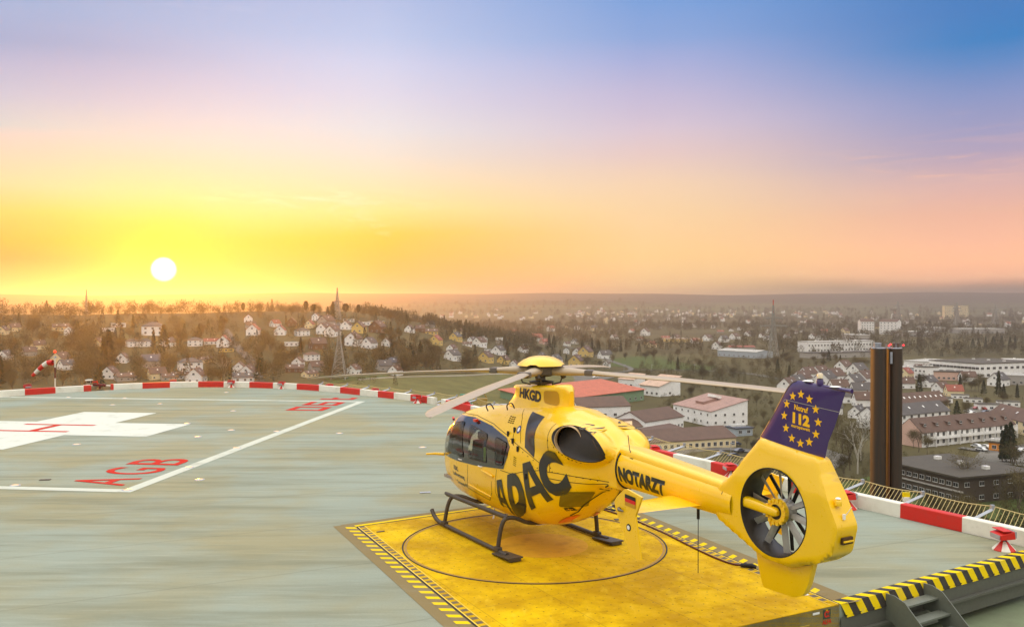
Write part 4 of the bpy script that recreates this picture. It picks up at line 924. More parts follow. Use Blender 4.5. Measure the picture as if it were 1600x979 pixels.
# ---- floodlights
def flood_proto():
    e = empty('floodlight'); n = 16
    m = MB(); V = [(r_ * math.cos(2 * math.pi * j / n), r_ * math.sin(2 * math.pi * j / n), z) for r_, z in ((.20, 0), (.20, .015), (.055, .17)) for j in range(n)]
    m.add(V, [(i * n + j, i * n + (j + 1) % n, (i + 1) * n + (j + 1) % n, (i + 1) * n + j) for i in range(2) for j in range(n)]); m.mi = [(j // 2) % 2 for i in range(2) for j in range(n)]
    m.build('base_cone', [M['kerb_red'], M['kerb_white']], e)
    m = MB(); m.tube([(0, 0, .15), (0, 0, .25)], .022, 8); m.box((0, .02, .26), (.10, .12, .05)); m.build('arm', M['galv'], e)
    m = MB(); V = [(a, b, c) for a in (-.17, .17) for b, c in ((-.16, .21), (-.17, .31), (.10, .37), (.12, .23))]
    m.add(V, [(0, 1, 2, 3), (7, 6, 5, 4), (0, 4, 5, 1), (1, 5, 6, 2), (2, 6, 7, 3), (3, 7, 4, 0)]); h = m.build('lamp_head', M['kerb_red'], e, bevel=.012)
    m = MB(); m.box((0, -.172, .262), (.28, .012, .075)); m.build('lens', M['galv'], h)
    m = MB(); 
    for i in range(5): m.box((-.12 + i * .06, .13, .30), (.012, .07, .12))
    m.build('cooling_fins', M['galv'], h)
    m = MB(); m.box((0, -.03, .378), (.35, .18, .012)); m.build('glare_shield', M['kerb_red'], h)
    return e
FLD = [(42, 612, 'before a red kerb panel at the left picture edge'), (270, 604, 'first right of the left kerb gap'), (361, 605, 'second right of the left kerb gap'), (440, 607, 'third right of the left kerb gap'), (515, 611, 'fourth right of the left kerb gap'), (586, 618.5, 'fifth right of the left kerb gap, near a red panel'), (652, 629.5, 'last one left of the right kerb gap'), (728, 641, 'just behind the drooping rotor blade'),
       (1024, 716.5, 'above the tail boom, before a red kerb panel'), (1143, 747, 'just left of the tail shroud'), (1326, 795, 'just right of the tail shroud'), (1571, 859.5, 'nearest, at the right picture edge by the hazard strip')]
fl0 = None
for u, v, ph in FLD:
    x, y = ray_ground(u, v); lab = 'red floodlight on striped cone, ' + ph
    k = min(range(len(KS)), key=lambda i: (KS[i].xy - Vector((x, y))).length); t = (KS[min(k + 1, len(KS) - 1)] - KS[max(k - 1, 0)]).normalized(); rz = math.atan2(t.y, t.x) + math.pi * .0
    rz += R(55) if u > 900 else 0
    if u > 900: rz = math.atan2(-.5, -.87) - R(-90) + R(180) * 0 + R(-25)
    if fl0 is None: fl0 = flood_proto(); KIDS[fl0.name] = [c for c in bpy.data.objects if c.parent == fl0]; [KIDS.__setitem__(c.name, [d for d in bpy.data.objects if d.parent == c]) for c in KIDS[fl0.name]]; fl0.location = (x, y, 0); fl0.rotation_euler.z = rz; tag(fl0, lab, 'floodlight', 'floodlights along the kerb')
    else:
        c = copy_tree(fl0, (x, y, 0), rz, label=lab, cat='floodlight', group='floodlights along the kerb')
# ---- things in the kerb gap: hydrant valve, white box, notice plate
x, y = ray_ground(155, 606.5)
e = empty('foam_monitor', (x, y, 0), label='dark red fire hose valve standing in the left kerb gap', category='fire valve')
m = MB(); m.tube([(0, 0, 0), (0, 0, .22)], .06, 8); m.tube([(-.35, 0, .2), (.30, .05, .16)], .07, 8); m.build('valve_body', new_mat('valve_red', (110, 30, 22), .5), e, smooth=50)
m = MB(); m.tube([(-.08, 0, .22), (-.14, -.02, .42)], .03, 6); m.box((-.25, 0, .34), (.24, .10, .07)); m.build('nozzle', M['kerb_red'], e, bevel=.01); m = MB(); m.lathe([(.10, 0), (.12, .02), (.10, .04)], (.12, 0, .30), 12, 'Y'); m.build('hand_wheel', M['rubber'], e)
m = MB(); m.tube([(-.95, .2, .12), (.85, .2, .12)], .05, 6); m.tube([(-.95, .2, 0), (-.95, .2, .12)], .05, 6); m.tube([(.85, .2, 0), (.85, .2, .12)], .05, 6); tag(m.build('low_rail', M['kerb_white'], loc=(x, y, 0)), 'cream low rail closing the left kerb gap', 'rail')
x, y = ray_ground(137, 607.2); m = MB(); m.box((x, y + .10, .45), (.30, .3, .06)); m.box((x, y + .14, .36), (.22, .2, .13), mi=1); tag(m.build('vent_cap', [M['kerb_white'], M['gear']], bevel=.01), 'small white capped vent box behind the left kerb gap', 'vent box')
x, y = ray_ground(137.5, 607.5); m = MB(); m.box((x, y - .03, .17), (.20, .02, .15)); tag(m.build('notice_plate', M['white_plastic'], bevel=.004), 'small white notice plate on the red kerb end by the left gap', 'sign plate')
x, y = ray_ground(715, 634); 
for i, (du, c, lab) in enumerate(((0, (70, 150, 130), 'teal pipe cart beyond the right kerb gap'), (18, (150, 120, 40), 'ochre equipment box beyond the right kerb gap'))):
    m = MB(); xx = x + .1 + i * .75; yy = y + 4.2 + i * .3; m.box((xx, yy, -.28), (.7, .4, .28)); m.tube([(xx - .3, yy, -.1), (xx - .2, yy, .08), (xx + .2, yy, .08), (xx + .3, yy, -.1)], .035, 6); m.lathe([(.10, -.03), (.12, 0), (.10, .03)], (xx - .2, yy - .24, -.38), 12, 'Y'); m.box((xx, yy, -.46), (.8, .5, .06)); tag(m.build('equipment_cart', new_mat('cart_paint', c, .5), bevel=.01), lab, 'cart')
m = MB(); m.box((x + .6, y + 4.3, -.60), (4.5, 2.2, .2)); tag(m.build('service_landing', M['galv']), 'grey service landing outside the right kerb gap', 'landing')
# ---- windsock
wx, wy = -24.3, 48.2
e = empty('windsock', (wx, wy, -.6), label='red and white windsock on a striped pole behind the far left kerb', category='windsock')
m = MB(); 
for z0, z1, mi in ((-.6, .55, 0), (.55, 1.12, 1), (1.12, 1.62, 0)): m.tube([(0, 0, z0 + .6), (0, 0, z1 + .6)], .033 if mi == 0 else .036, 8, mi)
m.build('pole', [M['kerb_white'], new_mat('dark_red', (95, 25, 25), .5)], e)
m = MB(); m.tube([(-.25, 0, 2.25), (.2, 0, 2.25)], .012, 5); m.lathe([(.02, 2.20), (.05, 2.26), (.02, 2.32)], (0, 0, 0), 10); m.build('wind_vane', M['galv'], e)
m = MB(); m.lathe([(0, 2.48), (.06, 2.50), (.075, 2.56), (.05, 2.62), (0, 2.64)], n=14); m.build('obstruction_lamp', new_mat('lamp_red_lit', (255, 60, 20), .4, 0, .4, (1, .08, .02), 1.2), e, smooth=60)
m = MB(); cs = spline([(-.12, 0, 1.98), (-.38, 0, 1.96), (-.62, 0, 1.82), (-.85, 0, 1.62), (-1.05, 0, 1.42), (-1.2, 0, 1.28)], 3); rs = [.155 - .075 * i / (len(cs) - 1) for i in range(len(cs))]; n = 14
m.tube(cs, rs, n, caps=False); m.mi = [int((i // n) / (len(cs) - 1) * 5) % 2 for i in range(len(m.f))]; m.build('sock', [M['kerb_red'], M['kerb_white']], e, smooth=60)
m = MB(); m.tube([(0, 0, 2.04), (-.12, 0, 1.98)], .012, 5); m.build('swivel_arm', M['galv'], e)
# ================================================================== platform
def lerp2(a, b, t): return a + (b - a) * t
def platform_mat():
    m = new_mat('platform_yellow', (238, 190, 0), .8, spec=.12); n = NT(m); v = n.geo((1, 1, 1), (0, 0, R(-28)))
    a = n.noise(v, .8, 6, .65); b = n.noise(v, 5, 5, .65); s2 = n.noise(n.geo((2.2, .5, 1), (0, 0, R(-28))), 2.2, 5, .65)
    c = n.mix(n.rng(a, .38, .62), (.78, .50, .0), (.50, .285, .0)); c = n.mix(n.rng(b, .48, .76, 0, .55), c, (.42, .24, .0)); pl = n.noise(n.geo((.8, .4, 1), (0, 0, R(-28))), .9, 2, .3); c = n.mix(n.rng(pl, .45, .52, 0, .3), c, (.52, .29, .0)); c = n.mix(n.rng(s2, .56, .78, 0, .35), c, (.95, .70, .06)); c = n.mix(n.rng(s2, .42, .28, 0, .3), c, (.40, .22, .01))
    sp = n.N.new('ShaderNodeSeparateXYZ'); n.L.new(v, sp.inputs[0])
    def joint(o, p, w):  # thin seam every p metres
        f = n.math('PINGPONG', n.math('ADD', o, .37), p / 2); return n.rng(f, 0, w, 1, 0)
    j = n.math('MAXIMUM', joint(sp.outputs['X'], 1.25, .012), joint(sp.outputs['Y'], 2.5, .012)); c = n.mix(n.math('MULTIPLY', j, .55), c, (.22, .13, .01))
    # screw heads on a 0.21 m grid
    fx = n.math('PINGPONG', n.math('ADD', sp.outputs['X'], .05), .105); fy = n.math('PINGPONG', sp.outputs['Y'], .105)
    d = n.math('SQRT', n.math('ADD', n.math('MULTIPLY', fx, fx), n.math('MULTIPLY', fy, fy))); k = n.rng(d, .009, .016, 1, 0); c = n.mix(n.math('MULTIPLY', k, .8), c, (.12, .07, .01))
    # tyre scuffs and grime
    g = n.noise(v, 2.3, 8, .8); c = n.mix(n.rng(g, .58, .68, 0, .5), c, (.20, .12, .01)); n.base(c); n.L.new(n.rng(b, .3, .7, .6, .85), n.b.inputs['Roughness']); n.bump(b, .12, .01); return m
M['platform'] = platform_mat()
plat = empty('helicopter_platform', (.9, 16.2, 0), label='yellow steel helicopter platform with turntable circle and logo on its front edge', category='platform')
def pp(o): o.parent = plat; o.matrix_parent_inverse = Matrix.Translation(-plat.location); return o
m = MB(); P = [tuple(FL), tuple(FR), tuple(NR), tuple(NL)]; P = P[::-1]; m.prism(P, -.9, .010); pp(m.build('platform_slab', M['platform']))
# turntable rim, pads
TC = Vector((.42, 17.1)); m = MB(); m.lathe([(2.458, .011), (2.458, .018), (2.485, .018), (2.485, .011)], (TC.x, TC.y, 0), 96); pp(m.build('turntable_rim', M['rubber']))
m = MB(); m.lathe([(2.40, .011), (2.40, .0135), (2.44, .0135), (2.44, .011)], (TC.x, TC.y, 0), 96); pp(m.build('turntable_inner_ring', worn('rim_grey', (170, 128, 40), .6, .7, 8)))
m = MB(); m.lathe([(0, .0125), (.85, .0125), (.86, .0105)], (TC.x + .15, TC.y - .1, 0), 48); tt = worn('heat_stained', (214, 160, 4), .8, .8, 2.5, dirt=(.42, .19, .0)); pp(m.build('centre_plate', tt))
for (uu, vv, w, h_, rz, nm) in ((980, 812, .55, .12, .3, 'dark'), (594, 832, .16, .05, .5, 'dark'),):
    x, y = ray_ground(uu, vv); m = MB(); m.box((x, y, .016), (w, h_, .012), rz=rz); pp(m.build('lock_plate', M['gear']))
# border strips: checks, black seam, hazard band, brown outer band
def side_strip(A, B, inward, segs, w0, w1, mats, z, duty=.5, slant=0, name='strip'):
    A, B = Vector(A), Vector(B); t = (B - A).normalized(); L_ = (B - A).length; nn = inward; polys = []; n = int(L_ / segs)
    for k in range(n):
        a = k * segs; polys.append(([tuple(A + t * a + nn * w0), tuple(A + t * (a + segs * duty) + nn * w0), tuple(A + t * (a + segs * duty + slant) + nn * w1), tuple(A + t * (a + slant) + nn * w1)], 0))
        polys.append(([tuple(A + t * (a + segs * duty) + nn * w0), tuple(A + t * (a + segs) + nn * w0), tuple(A + t * (a + segs + slant) + nn * w1), tuple(A + t * (a + segs * duty + slant) + nn * w1)], 1))
    return pp(flat(name, polys, None, z, mats=mats))
inL = Vector(((NL - FL).normalized().y * -1, (NL - FL).normalized().x)); inR = -Vector(((NR - FR).normalized().y * -1, (NR - FR).normalized().x))
grey_chk = new_mat('check_grey', (98, 84, 58), .6); pale_y = new_mat('check_yellow', (240, 205, 70), .5)
for A, B, inn in ((FL, NL, inL), (FR, NR, inR)):
    side_strip(A, B, inn, .19, .045, .145, [grey_chk, M['platform']], .0135, .55, 0, 'check_strip')
    t = (B - A).normalized()
    for w0, w1, mm, nm in ((-.012, .012, M['rubber'], 'edge_gap'), (.014, .035, pale_y, 'edge_line'), (.155, .17, pale_y, 'edge_line')):
        pp(flat(nm, [[tuple(A + inn * w0), tuple(B + inn * w0), tuple(B + inn * w1), tuple(A + inn * w1)]], mm, .0145))
    side_strip(A - t * .10, B - t * .25, inn, .30, -.22, -.03, [M['hazard_yellow'], M['band_brown']], .0075, .42, .10, 'hazard_band')
    pp(flat('outer_band', [[tuple(A - t * .28 - inn * .42), tuple(B - inn * .42), tuple(B), tuple(A - t * .28)]], M['band_brown'], .0045))
pp(flat('outer_band', [[tuple(FL + (FL - FR).normalized() * .2 + Vector((-.22, .30))), tuple(FR + Vector((-.16, .28))), tuple(FR), tuple(FL)]], M['band_brown'], .0040))
bt = (FR - FL).normalized(); bn = Vector((-bt.y, bt.x)); pp(flat('back_line', [[tuple(FL + bn * .05), tuple(FR + bn * .05), tuple(FR + bn * .16), tuple(FL + bn * .16)]], M['hazard_yellow'], .0075)); pp(flat('edge_gap', [[tuple(FL - bn * .012), tuple(FR - bn * .012), tuple(FR + bn * .012), tuple(FL + bn * .012)]], M['rubber'], .0145))
# front face: logo, plate, cable outlet
fn = Vector((.472, -.881)); ft = Vector((.881, .472))       # outward normal and left-to-right direction of the front face
def on_face(du, dz, off): p = NR - ft * du + fn * off; return Vector((p.x, p.y, .01 - dz))
def face_quad(name, d0, d1, z0, z1, mat, off=.004, parent=None): m = MB(); m.add([on_face(d0, z1, off), on_face(d1, z1, off), on_face(d1, z0, off), on_face(d0, z0, off)], [(0, 3, 2, 1)]); o = m.build(name, mat); return pp(o)
face_quad('logo_plate', .35, .19, .035, .175, new_mat('logo_green', (58, 74, 58), .5)); face_quad('sticker', .56, .42, .045, .08, M['white_plastic']); face_quad('scratch_mark', 1.0, .62, .205, .213, pale_y)
def face_text(s_, d0, z1, w, h_, mat, off, bold=.03):
    bm = text_bm(s_, bold, 0, w, h_)
    for v in bm.verts: v.co = on_face(d0 - v.co.x, z1 - v.co.y, off)
    pp(bm_obj(bm, 'lettering', mat))
red_l = new_mat('logo_red', (205, 45, 25), .5); face_text('α', .325, .155, .11, .10, red_l, .007, .04); face_text('ALFA', .365, .255, .19, .07, red_l, .006, .04)
face_quad('notch', .29, .25, .035, .06, M['platform'], .006)
face_text('ALFATEC', .73, .135, .16, .025, M['logo'] if 'logo' in M else new_mat('print_grey', (90, 100, 120), .5), .006) if 0 else None
m = MB(); m.tube([on_face(1.05, .26, .01), on_face(1.0, .24, .03), on_face(.92, .25, .03), on_face(.90, .30, .01)], .016, 8); pp(m.build('grab_hook', M['rubber'], smooth=60))
# white slip of paper and cable with plug on the platform
x, y = ray_ground(1261, 931.5); m = MB(); m.box((x, y, .016), (.09, .05, .006), rz=.4); tag(m.build('paper_scrap', M['white_plastic']), 'small white scrap lying under the lower tail fin', 'scrap')
pts = [ray_ground(u, v) for u, v in ((940, 797), (962, 804), (985, 811), (1000, 818), (1040, 836), (1080, 856), (1120, 875), (1150, 885), (1166, 885))]
m = MB(); m.tube(spline([(x, y, .028) for x, y in pts], 5), .016, 6); tag(m.build('ground_cable', new_mat('cable_brown', (96, 48, 34), .6), smooth=60), 'dark red ground cable lying along the right border of the platform', 'cable')
x, y = ray_ground(1170, 889); e = empty('cable_plug', (x, y, .012), label='black plug at the near end of the ground cable', category='plug')
m = MB(); m.tube([(-.12, .03, .04), (.06, -.02, .045), (.13, -.05, .03)], [.03, .04, .03], 8); m.build('plug_body', M['rubber'], e, smooth=50); m = MB(); m.box((-.03, .05, .05), (.05, .10, .04)); m.build('plug_lever', M['rubber'], e, bevel=.01)
x, y = ray_ground(925, 797); m = MB(); m.box((x, y, .05), (.35, .20, .08), rz=.5); m.tube([(x + .15, y, .06), (x + .5, y - .2, .04)], .02, 6); tag(m.build('ground_power_box', M['rubber'], bevel=.02), 'small black box at the far end of the ground cable', 'power box')
# ---- deck edge with hazard strip, beam, lower roof, stairs
et = (EDGE_END - NR).normalized(); en = Vector((et.y, -et.x)); EL = (EDGE_END - NR).length + .8
def E3(s, out, z): p = NR + et * s + en * out; return (p.x, p.y, z)
edge = empty('deck_edge_beam', E3(EL / 2, 0, 0), label='steel deck edge beam with yellow and black hazard strip, right of the platform', category='edge beam')
def ee(o): o.parent = edge; o.matrix_parent_inverse = Matrix.Translation(-Vector(edge.location)); return o
m = MB(); k = 0; s = .02
while s < EL:
    s1 = min(s + .165, EL)
    sl_ = .10
    m.add([E3(s - sl_ * 1.1, -.17, .008), E3(s1 - sl_ * 1.1, -.17, .008), E3(s1, .006, .008), E3(s, .006, .008)], [(0, 1, 2, 3)], k % 2)
    m.add([E3(s, .006, .008), E3(s1, .006, .008), E3(s1 + sl_, .05, -.20), E3(s + sl_, .05, -.20)], [(0, 1, 2, 3)], k % 2)
    s = s1; k += 1
ee(m.build('hazard_strip', [M['hazard_yellow'], M['hazard_black']]))
m = MB(); m.add([E3(0, .03, -.18), E3(EL, .03, -.18), E3(EL, .03, -.42), E3(0, .03, -.42)], [(0, 1, 2, 3)]); m.add([E3(0, .0, -.42), E3(EL, .0, -.42), E3(EL, .10, -.42), E3(0, .10, -.42), E3(0, .10, -.46), E3(EL, .10, -.46), E3(EL, 0, -.46), E3(0, 0, -.46)], [(0, 1, 2, 3), (3, 2, 5, 4), (4, 5, 6, 7)]); m.add([E3(0, .02, -.46), E3(EL, .02, -.46), E3(EL, .02, -.72), E3(0, .02, -.72)], [(0, 1, 2, 3)]); ee(m.build('beam_web', M['steel_beam']))
m = MB()
for i in range(0, 40):
    q = E3(.1 + i * .165, .055, -.17); m.lathe([(.0, .012), (.010, .010), (.012, 0)], q, 6)
ee(m.build('bolts', M['dark_metal']))
LZ = -.86
c1 = NR + et * (EL + 6); c2 = NL + dl * 33
poly = [tuple(NL + dl * 33), tuple(NL + Vector((0, .02))), tuple(NR + Vector((.02, .02))), tuple(c1)] ; off = en * 22
poly2 = [tuple(NL + dl * 33), tuple(c1 + Vector((0, 0))), tuple(Vector(c1) + off), tuple(NL + dl * 33 + off)]
m = MB(); m.prism([tuple(p) for p in poly2][::-1], LZ - .3, LZ); tag(m.build('lower_roof', M['roof_felt']), kind='structure')
s0 = 1.08; st = empty('steel_stairs', E3(s0 + .4, .0, LZ), label='short grey steel stairs leading down from the hazard strip edge', category='stairs')
def ss(o): o.parent = st; o.matrix_parent_inverse = Matrix.Translation(-Vector(st.location)); return o
W_ = .98
for a in (0, W_):
    m = MB(); P = [(-.03, .0), (.12, .0), (.30, -.06), (1.12, LZ + .02), (.62, LZ + .02), (.08, -.42), (-.03, -.42)]; m.add([E3(s0 + a + d, o + .06, z) for d in (-.009, .009) for o, z in P], [tuple(range(7)), tuple(range(13, 6, -1))] + [(i, (i + 1) % 7, 7 + (i + 1) % 7, 7 + i) for i in range(7)]); ss(m.build('stringer', M['stair_steel']))
for k in range(4):
    zt = -.17 - .19 * k; o0 = .06 + .215 * k; m = MB(); m.add([E3(s0 + .01, o0 + .02, zt), E3(s0 + W_ - .01, o0 + .02, zt), E3(s0 + W_ - .01, o0 + .23, zt), E3(s0 + .01, o0 + .23, zt), E3(s0 + .01, o0 + .02, zt - .03), E3(s0 + W_ - .01, o0 + .02, zt - .03), E3(s0 + W_ - .01, o0 + .23, zt - .03), E3(s0 + .01, o0 + .23, zt - .03)], [(0, 1, 2, 3), (7, 6, 5, 4), (0, 4, 5, 1), (1, 5, 6, 2), (2, 6, 7, 3), (3, 7, 4, 0)]); td = ss(m.build('tread', M['stair_steel']))
    m = MB(); m.tube([E3(s0 + .01, o0 + .235, zt - .005), E3(s0 + W_ - .01, o0 + .235, zt - .005)], .020, 8); nn = m.build('tread_nosing', M['tread'], smooth=60); nn.parent = td; nn.matrix_parent_inverse = Matrix.Translation(-Vector(st.location))
# hospital below the deck
m = MB(); hp = [(p.x, p.y) for p in KS[5:]] + [(EDGE_END.x, EDGE_END.y), (c1.x + off.x * .9, c1.y + off.y * .9), (far.x + off.x * .9, far.y + off.y * .9)]
cx = sum(p[0] for p in hp) / len(hp); cyy = sum(p[1] for p in hp) / len(hp); hp2 = [(cx + (a - cx) * .93, cyy + (b - cyy) * .93) for a, b in hp]
m.prism(hp2, -50, -1.2); tag(m.build('hospital_block', worn('concrete_wall', (150, 146, 136), .8, .3, .2)), 'tall concrete hospital block carrying the landing deck', 'hospital')
# ---- twin chimney
cx_, cy_ = 71 * (1385 - 800) / 1417.4, 71.0
ch = empty('twin_chimney', (cx_, cy_, -50), label='pair of tall rust-brown chimney stacks beside the violet tail fin', category='chimney')
m_ch = new_mat('corten', (92, 66, 40), .55); n = NT(m_ch); v = n.coord('Object', (3, 3, .12)); a = n.noise(v, 1.2, 5, .6); n.base(n.mix(n.rng(a, .35, .7), lin((66, 48, 30)), lin((48, 44, 35))))
for i, dx in enumerate((-.60, .60)):
    m = MB(); V = []; k = 28
    for z in (0, 51.0):
        for j in range(k):
            a = 2 * math.pi * j / k; V.append((dx + .49 * math.copysign(abs(math.cos(a)) ** .75, math.cos(a)), .8 * math.copysign(abs(math.sin(a)) ** .8, math.sin(a)) + (0 if i == 0 else -.1), z))
    m.add(V, [(j, (j + 1) % k, k + (j + 1) % k, k + j) for j in range(k)] + [tuple(range(k, 2 * k))]); f_ = m.build('flue', m_ch, ch, smooth=40)
    m = MB(); m.lathe([(.54, 50.95), (.56, 51.0), (.54, 51.06), (.3, 51.06)], (dx, 0 if i == 0 else -.1, 0), 28); m.build('rim', M['galv'], f_, smooth=30)
    m = MB(); m.lathe([(.26, 51.05), (.28, 51.42), (.22, 51.44), (.2, 51.1)], (dx + (.1 if i else -.12), -.1, 0), 16); m.build('flue_pipe', M['galv'] if i == 0 else M['steel_scarf'], f_, smooth=40)
    for k in range(3):
        m = MB(); m.tube([(dx - .42 + .42 * k, -.4, 51.05), (dx - .42 + .42 * k, -.4, 51.35)], .03, 5); m.build('rim_post', M['galv'], f_)
m = MB(); m.box((.05, -.83, 50.3), (.16, .10, .9)); m.build('cable_duct', M['galv'], ch)
m = MB(); m.tube([(.0, -.62, 0), (.0, -.62, 49.9)], .07, 8); m.build('downpipe', new_mat('rust_pipe', (100, 62, 32), .6), ch, smooth=60)
lr = bpy.data.materials['lamp_red_lit'].copy(); lr.name = 'warning_red'; lr.node_tree.nodes['Principled BSDF'].inputs['Emission Strength'].default_value = 3; lr.node_tree.nodes['Principled BSDF'].inputs['Emission Color'].default_value = (1, .03, .05, 1)
for dx, dz in ((-.02, 51.22), (.10, 51.32), (1.12, 51.26)):
    m = MB(); m.lathe([(0, -.06), (.05, -.05), (.07, 0), (.05, .06), (0, .07)], (dx, -.55, dz), 12); m.build('warning_lamp', lr, ch, smooth=60)
# ================================================================== land below: terrain, roads, houses, trees, haze
rng_ = random.Random(7)
def sstep(a, b, x): t = np.clip((x - a) / (b - a), 0, 1); return t * t * (3 - 2 * t)
_LR = np.array([0, 200, 330, 400, 450, 540, 620, 700, 780, 860, 960, 1100, 1400, 1900, 20000]); _LZ = np.array([-50, -50, -45, -40.5, -36, -28, -20.5, -13.5, -7.5, -5, -8, -18, -42, -52, -52.])
def _vn(x, y, seed):  # cheap smooth noise
    return np.sin(x * 1.0 + seed) * np.cos(y * 1.3 - seed * 2) + .5 * np.sin(x * 2.3 - y * 1.7 + seed * 3) + .25 * np.sin(x * 5.1 + y * 4.3 + seed)
def zT(x, y):
    x = np.asarray(x, float); y = np.asarray(y, float); r = np.hypot(x, y); az = np.degrees(np.arctan2(x, y))
    wl = 1 - sstep(-11, 6, az); wl = np.where(az < -90, 1, wl); wl = wl * np.where(az < -50, sstep(-110, -50, az), 1)
    zl = np.interp(r, _LR, _LZ) + np.where(r > 550, 1.6 * _vn(x / 90, y / 90, 1.0), 0) * sstep(2500, 1500, r)
    base = -50 + sstep(2200, 5200, r) * 14
    z = base * (1 - wl) + np.where(r < 2200, zl, base) * wl
    # far hills: long ridges, each a band in distance
    th = np.radians(az)
    h1 = 26 + 12 * np.sin(th * 5 + 1.2) + 7 * np.sin(th * 17 + .4); h1 = np.maximum(h1, 0) * sstep(-22, -8, az) * (1 - .55 * sstep(6, 14, az))
    h2 = 112 + 10 * np.sin(th * 7 + 2.2) + 6 * np.sin(th * 19) + 2.5 * np.sin(th * 47) + 12 * sstep(2, 20, az)
    h3 = 124 + 9 * np.sin(th * 9 + .3) + 4 * np.sin(th * 31 + 1)
    z = z + h1 * np.exp(-((r - 4500) / 600) ** 2) + h2 * sstep(4100, 6900, r) * (.85 + .15 * np.cos(r / 900)) + (h3 - h2) * sstep(8200, 9800, r)
    return z
def build_terrain():
    rr = np.concatenate([[0, 60, 120, 180], np.geomspace(220, 2500, 70), np.geomspace(2620, 9600, 52)]); aa = np.radians(np.concatenate([np.arange(-180, -46, 4.), np.arange(-46, 46, .5), np.arange(46, 180, 4.)]))
    X = rr[:, None] * np.sin(aa)[None]; Y = rr[:, None] * np.cos(aa)[None]; Z = zT(X, Y); Z[0] = -50; n = len(aa)
    V = np.stack([X, Y, Z], -1).reshape(-1, 3).tolist(); F = [(i * n + j, i * n + (j + 1) % n, (i + 1) * n + (j + 1) % n, (i + 1) * n + j) for i in range(len(rr) - 1) for j in range(n)]
    m = new_mat('ground_cover', (0, 0, 0), .95, spec=.1); q = NT(m); v = q.geo()
    a = q.noise(v, .006, 8, .6); b = q.noise(v, .05, 6, .65); c = q.noise(v, .0012, 5, .6); d = q.noise(q.geo((.0006, .0035, 1)), 1, 5, .6)
    col = q.mix(q.rng(a, .40, .60), (.075, .064, .027), (.110, .092, .040)); col = q.mix(q.rng(b, .45, .72, 0, .7), col, (.085, .066, .032)); col = q.mix(q.rng(a, .60, .72, 0, .6), col, (.085, .105, .030))
    # fields and woods on the far hills
    g = q.N.new('ShaderNodeNewGeometry'); sp = q.N.new('ShaderNodeSeparateXYZ'); q.L.new(g.outputs['Position'], sp.inputs[0])
    far = q.rng(sp.outputs['Y'], 2800, 4000, 0, 1); wood = q.rng(q.math('ADD', q.rng(d, .42, .56), q.rng(sp.outputs['Z'], -25, 25)), .4, 1.0, 0, 1)
    fc = q.mix(wood, (.17, .18, .07), (.030, .030, .022)); col = q.mix(far, col, fc); q.base(col)
    o = MB().add(V, F).build('ground', m, smooth=180)
    if o.data.polygons[5].normal.z < 0: o.data.flip_normals()
    tag(o, kind='structure')
build_terrain()
def zt(x, y): return float(zT(x, y))
PITCH = math.atan(16.8 / 1417.4)
def ground_at(u, v):
    """world point of the terrain seen at photo pixel (u,v)"""
    cu, cv = (u - 800) / 1417.4, (489.5 - v) / 1417.4
    dy = math.cos(PITCH) + cv * math.sin(PITCH); dz = -math.sin(PITCH) + cv * math.cos(PITCH); t = np.concatenate([np.arange(150, 1500, 1.5), np.arange(1500, 12000, 12)])
    X, Y, Z = cu * t, dy * t, CAM_H + dz * t; hit = np.where(zT(X, Y) > Z)[0]; k = hit[0] if len(hit) else -1
    return Vector((float(X[k]), float(Y[k]), float(zT(X[k], Y[k]))))
def to_px(p):
    d = Vector(p) - Vector((0, 0, CAM_H)); z = d.y * math.cos(PITCH) - d.z * math.sin(PITCH); up = d.y * math.sin(PITCH) + d.z * math.cos(PITCH); return 800 + 1417.4 * d.x / z, 489.5 - 1417.4 * up / z
# ---------------- surfaces on the ground
def drape_ground(name, pix, mat, up, world=None, cell=14):
    P = world or [ground_at(u, v).xy for u, v in pix]; P = [Vector(p) for p in P]; verts = []; 
    for i in range(len(P)):
        a, b = P[i], P[(i + 1) % len(P)]; n = max(1, int((b - a).length / cell))
        for t in range(n): verts.append(a + (b - a) * t / n)
    ed = [(i, (i + 1) % len(verts)) for i in range(len(verts))]; po = [tuple(p) for p in verts]; xs = [p[0] for p in po]; ys = [p[1] for p in po]
    nx = int((max(xs) - min(xs)) / cell); ny = int((max(ys) - min(ys)) / cell)
    for i in range(nx + 1):
        for j in range(ny + 1):
            q = (min(xs) + (i + .5) * cell, min(ys) + (j + .5) * cell)
            if inpoly(*q, po): verts.append(Vector(q))
    r = delaunay_2d_cdt(verts, ed, [], 0, 1e-4); F = [tuple(f) for f in r[2] if inpoly(sum(r[0][i].x for i in f) / 3, sum(r[0][i].y for i in f) / 3, po)]
    o = MB().add([(v.x, v.y, zt(v.x, v.y) + up) for v in r[0]], F).build(name, mat)
    if o.data.polygons and o.data.polygons[0].normal.z < 0: o.data.flip_normals()
    return tag(o, kind='structure')
def ground_mat(name, c1, c2, sc=.08, rough=.95):
    m = new_mat(name, (0, 0, 0), rough, spec=.1); q = NT(m); q.base(q.mix(q.rng(q.noise(q.geo(), sc, 6, .65), .35, .65), c1, c2)); return m
G_field = ground_mat('winter_field', (.155, .145, .052), (.115, .108, .040)); G_grass = ground_mat('meadow_green', (.095, .120, .034), (.072, .090, .028)); G_road = ground_mat('asphalt', (.17, .16, .14), (.13, .12, .105), .2); G_path = ground_mat('gravel_path', (.30, .27, .20), (.24, .21, .16), .2)
G_yard = ground_mat('paved_yard', (.19, .175, .15), (.14, .13, .11), .1)
drape_ground('farm_field', [(560, 594), (700, 586), (800, 583), (905, 585), (905, 600), (850, 612), (780, 645), (690, 640), (600, 618), (520, 604)], G_field, .25)
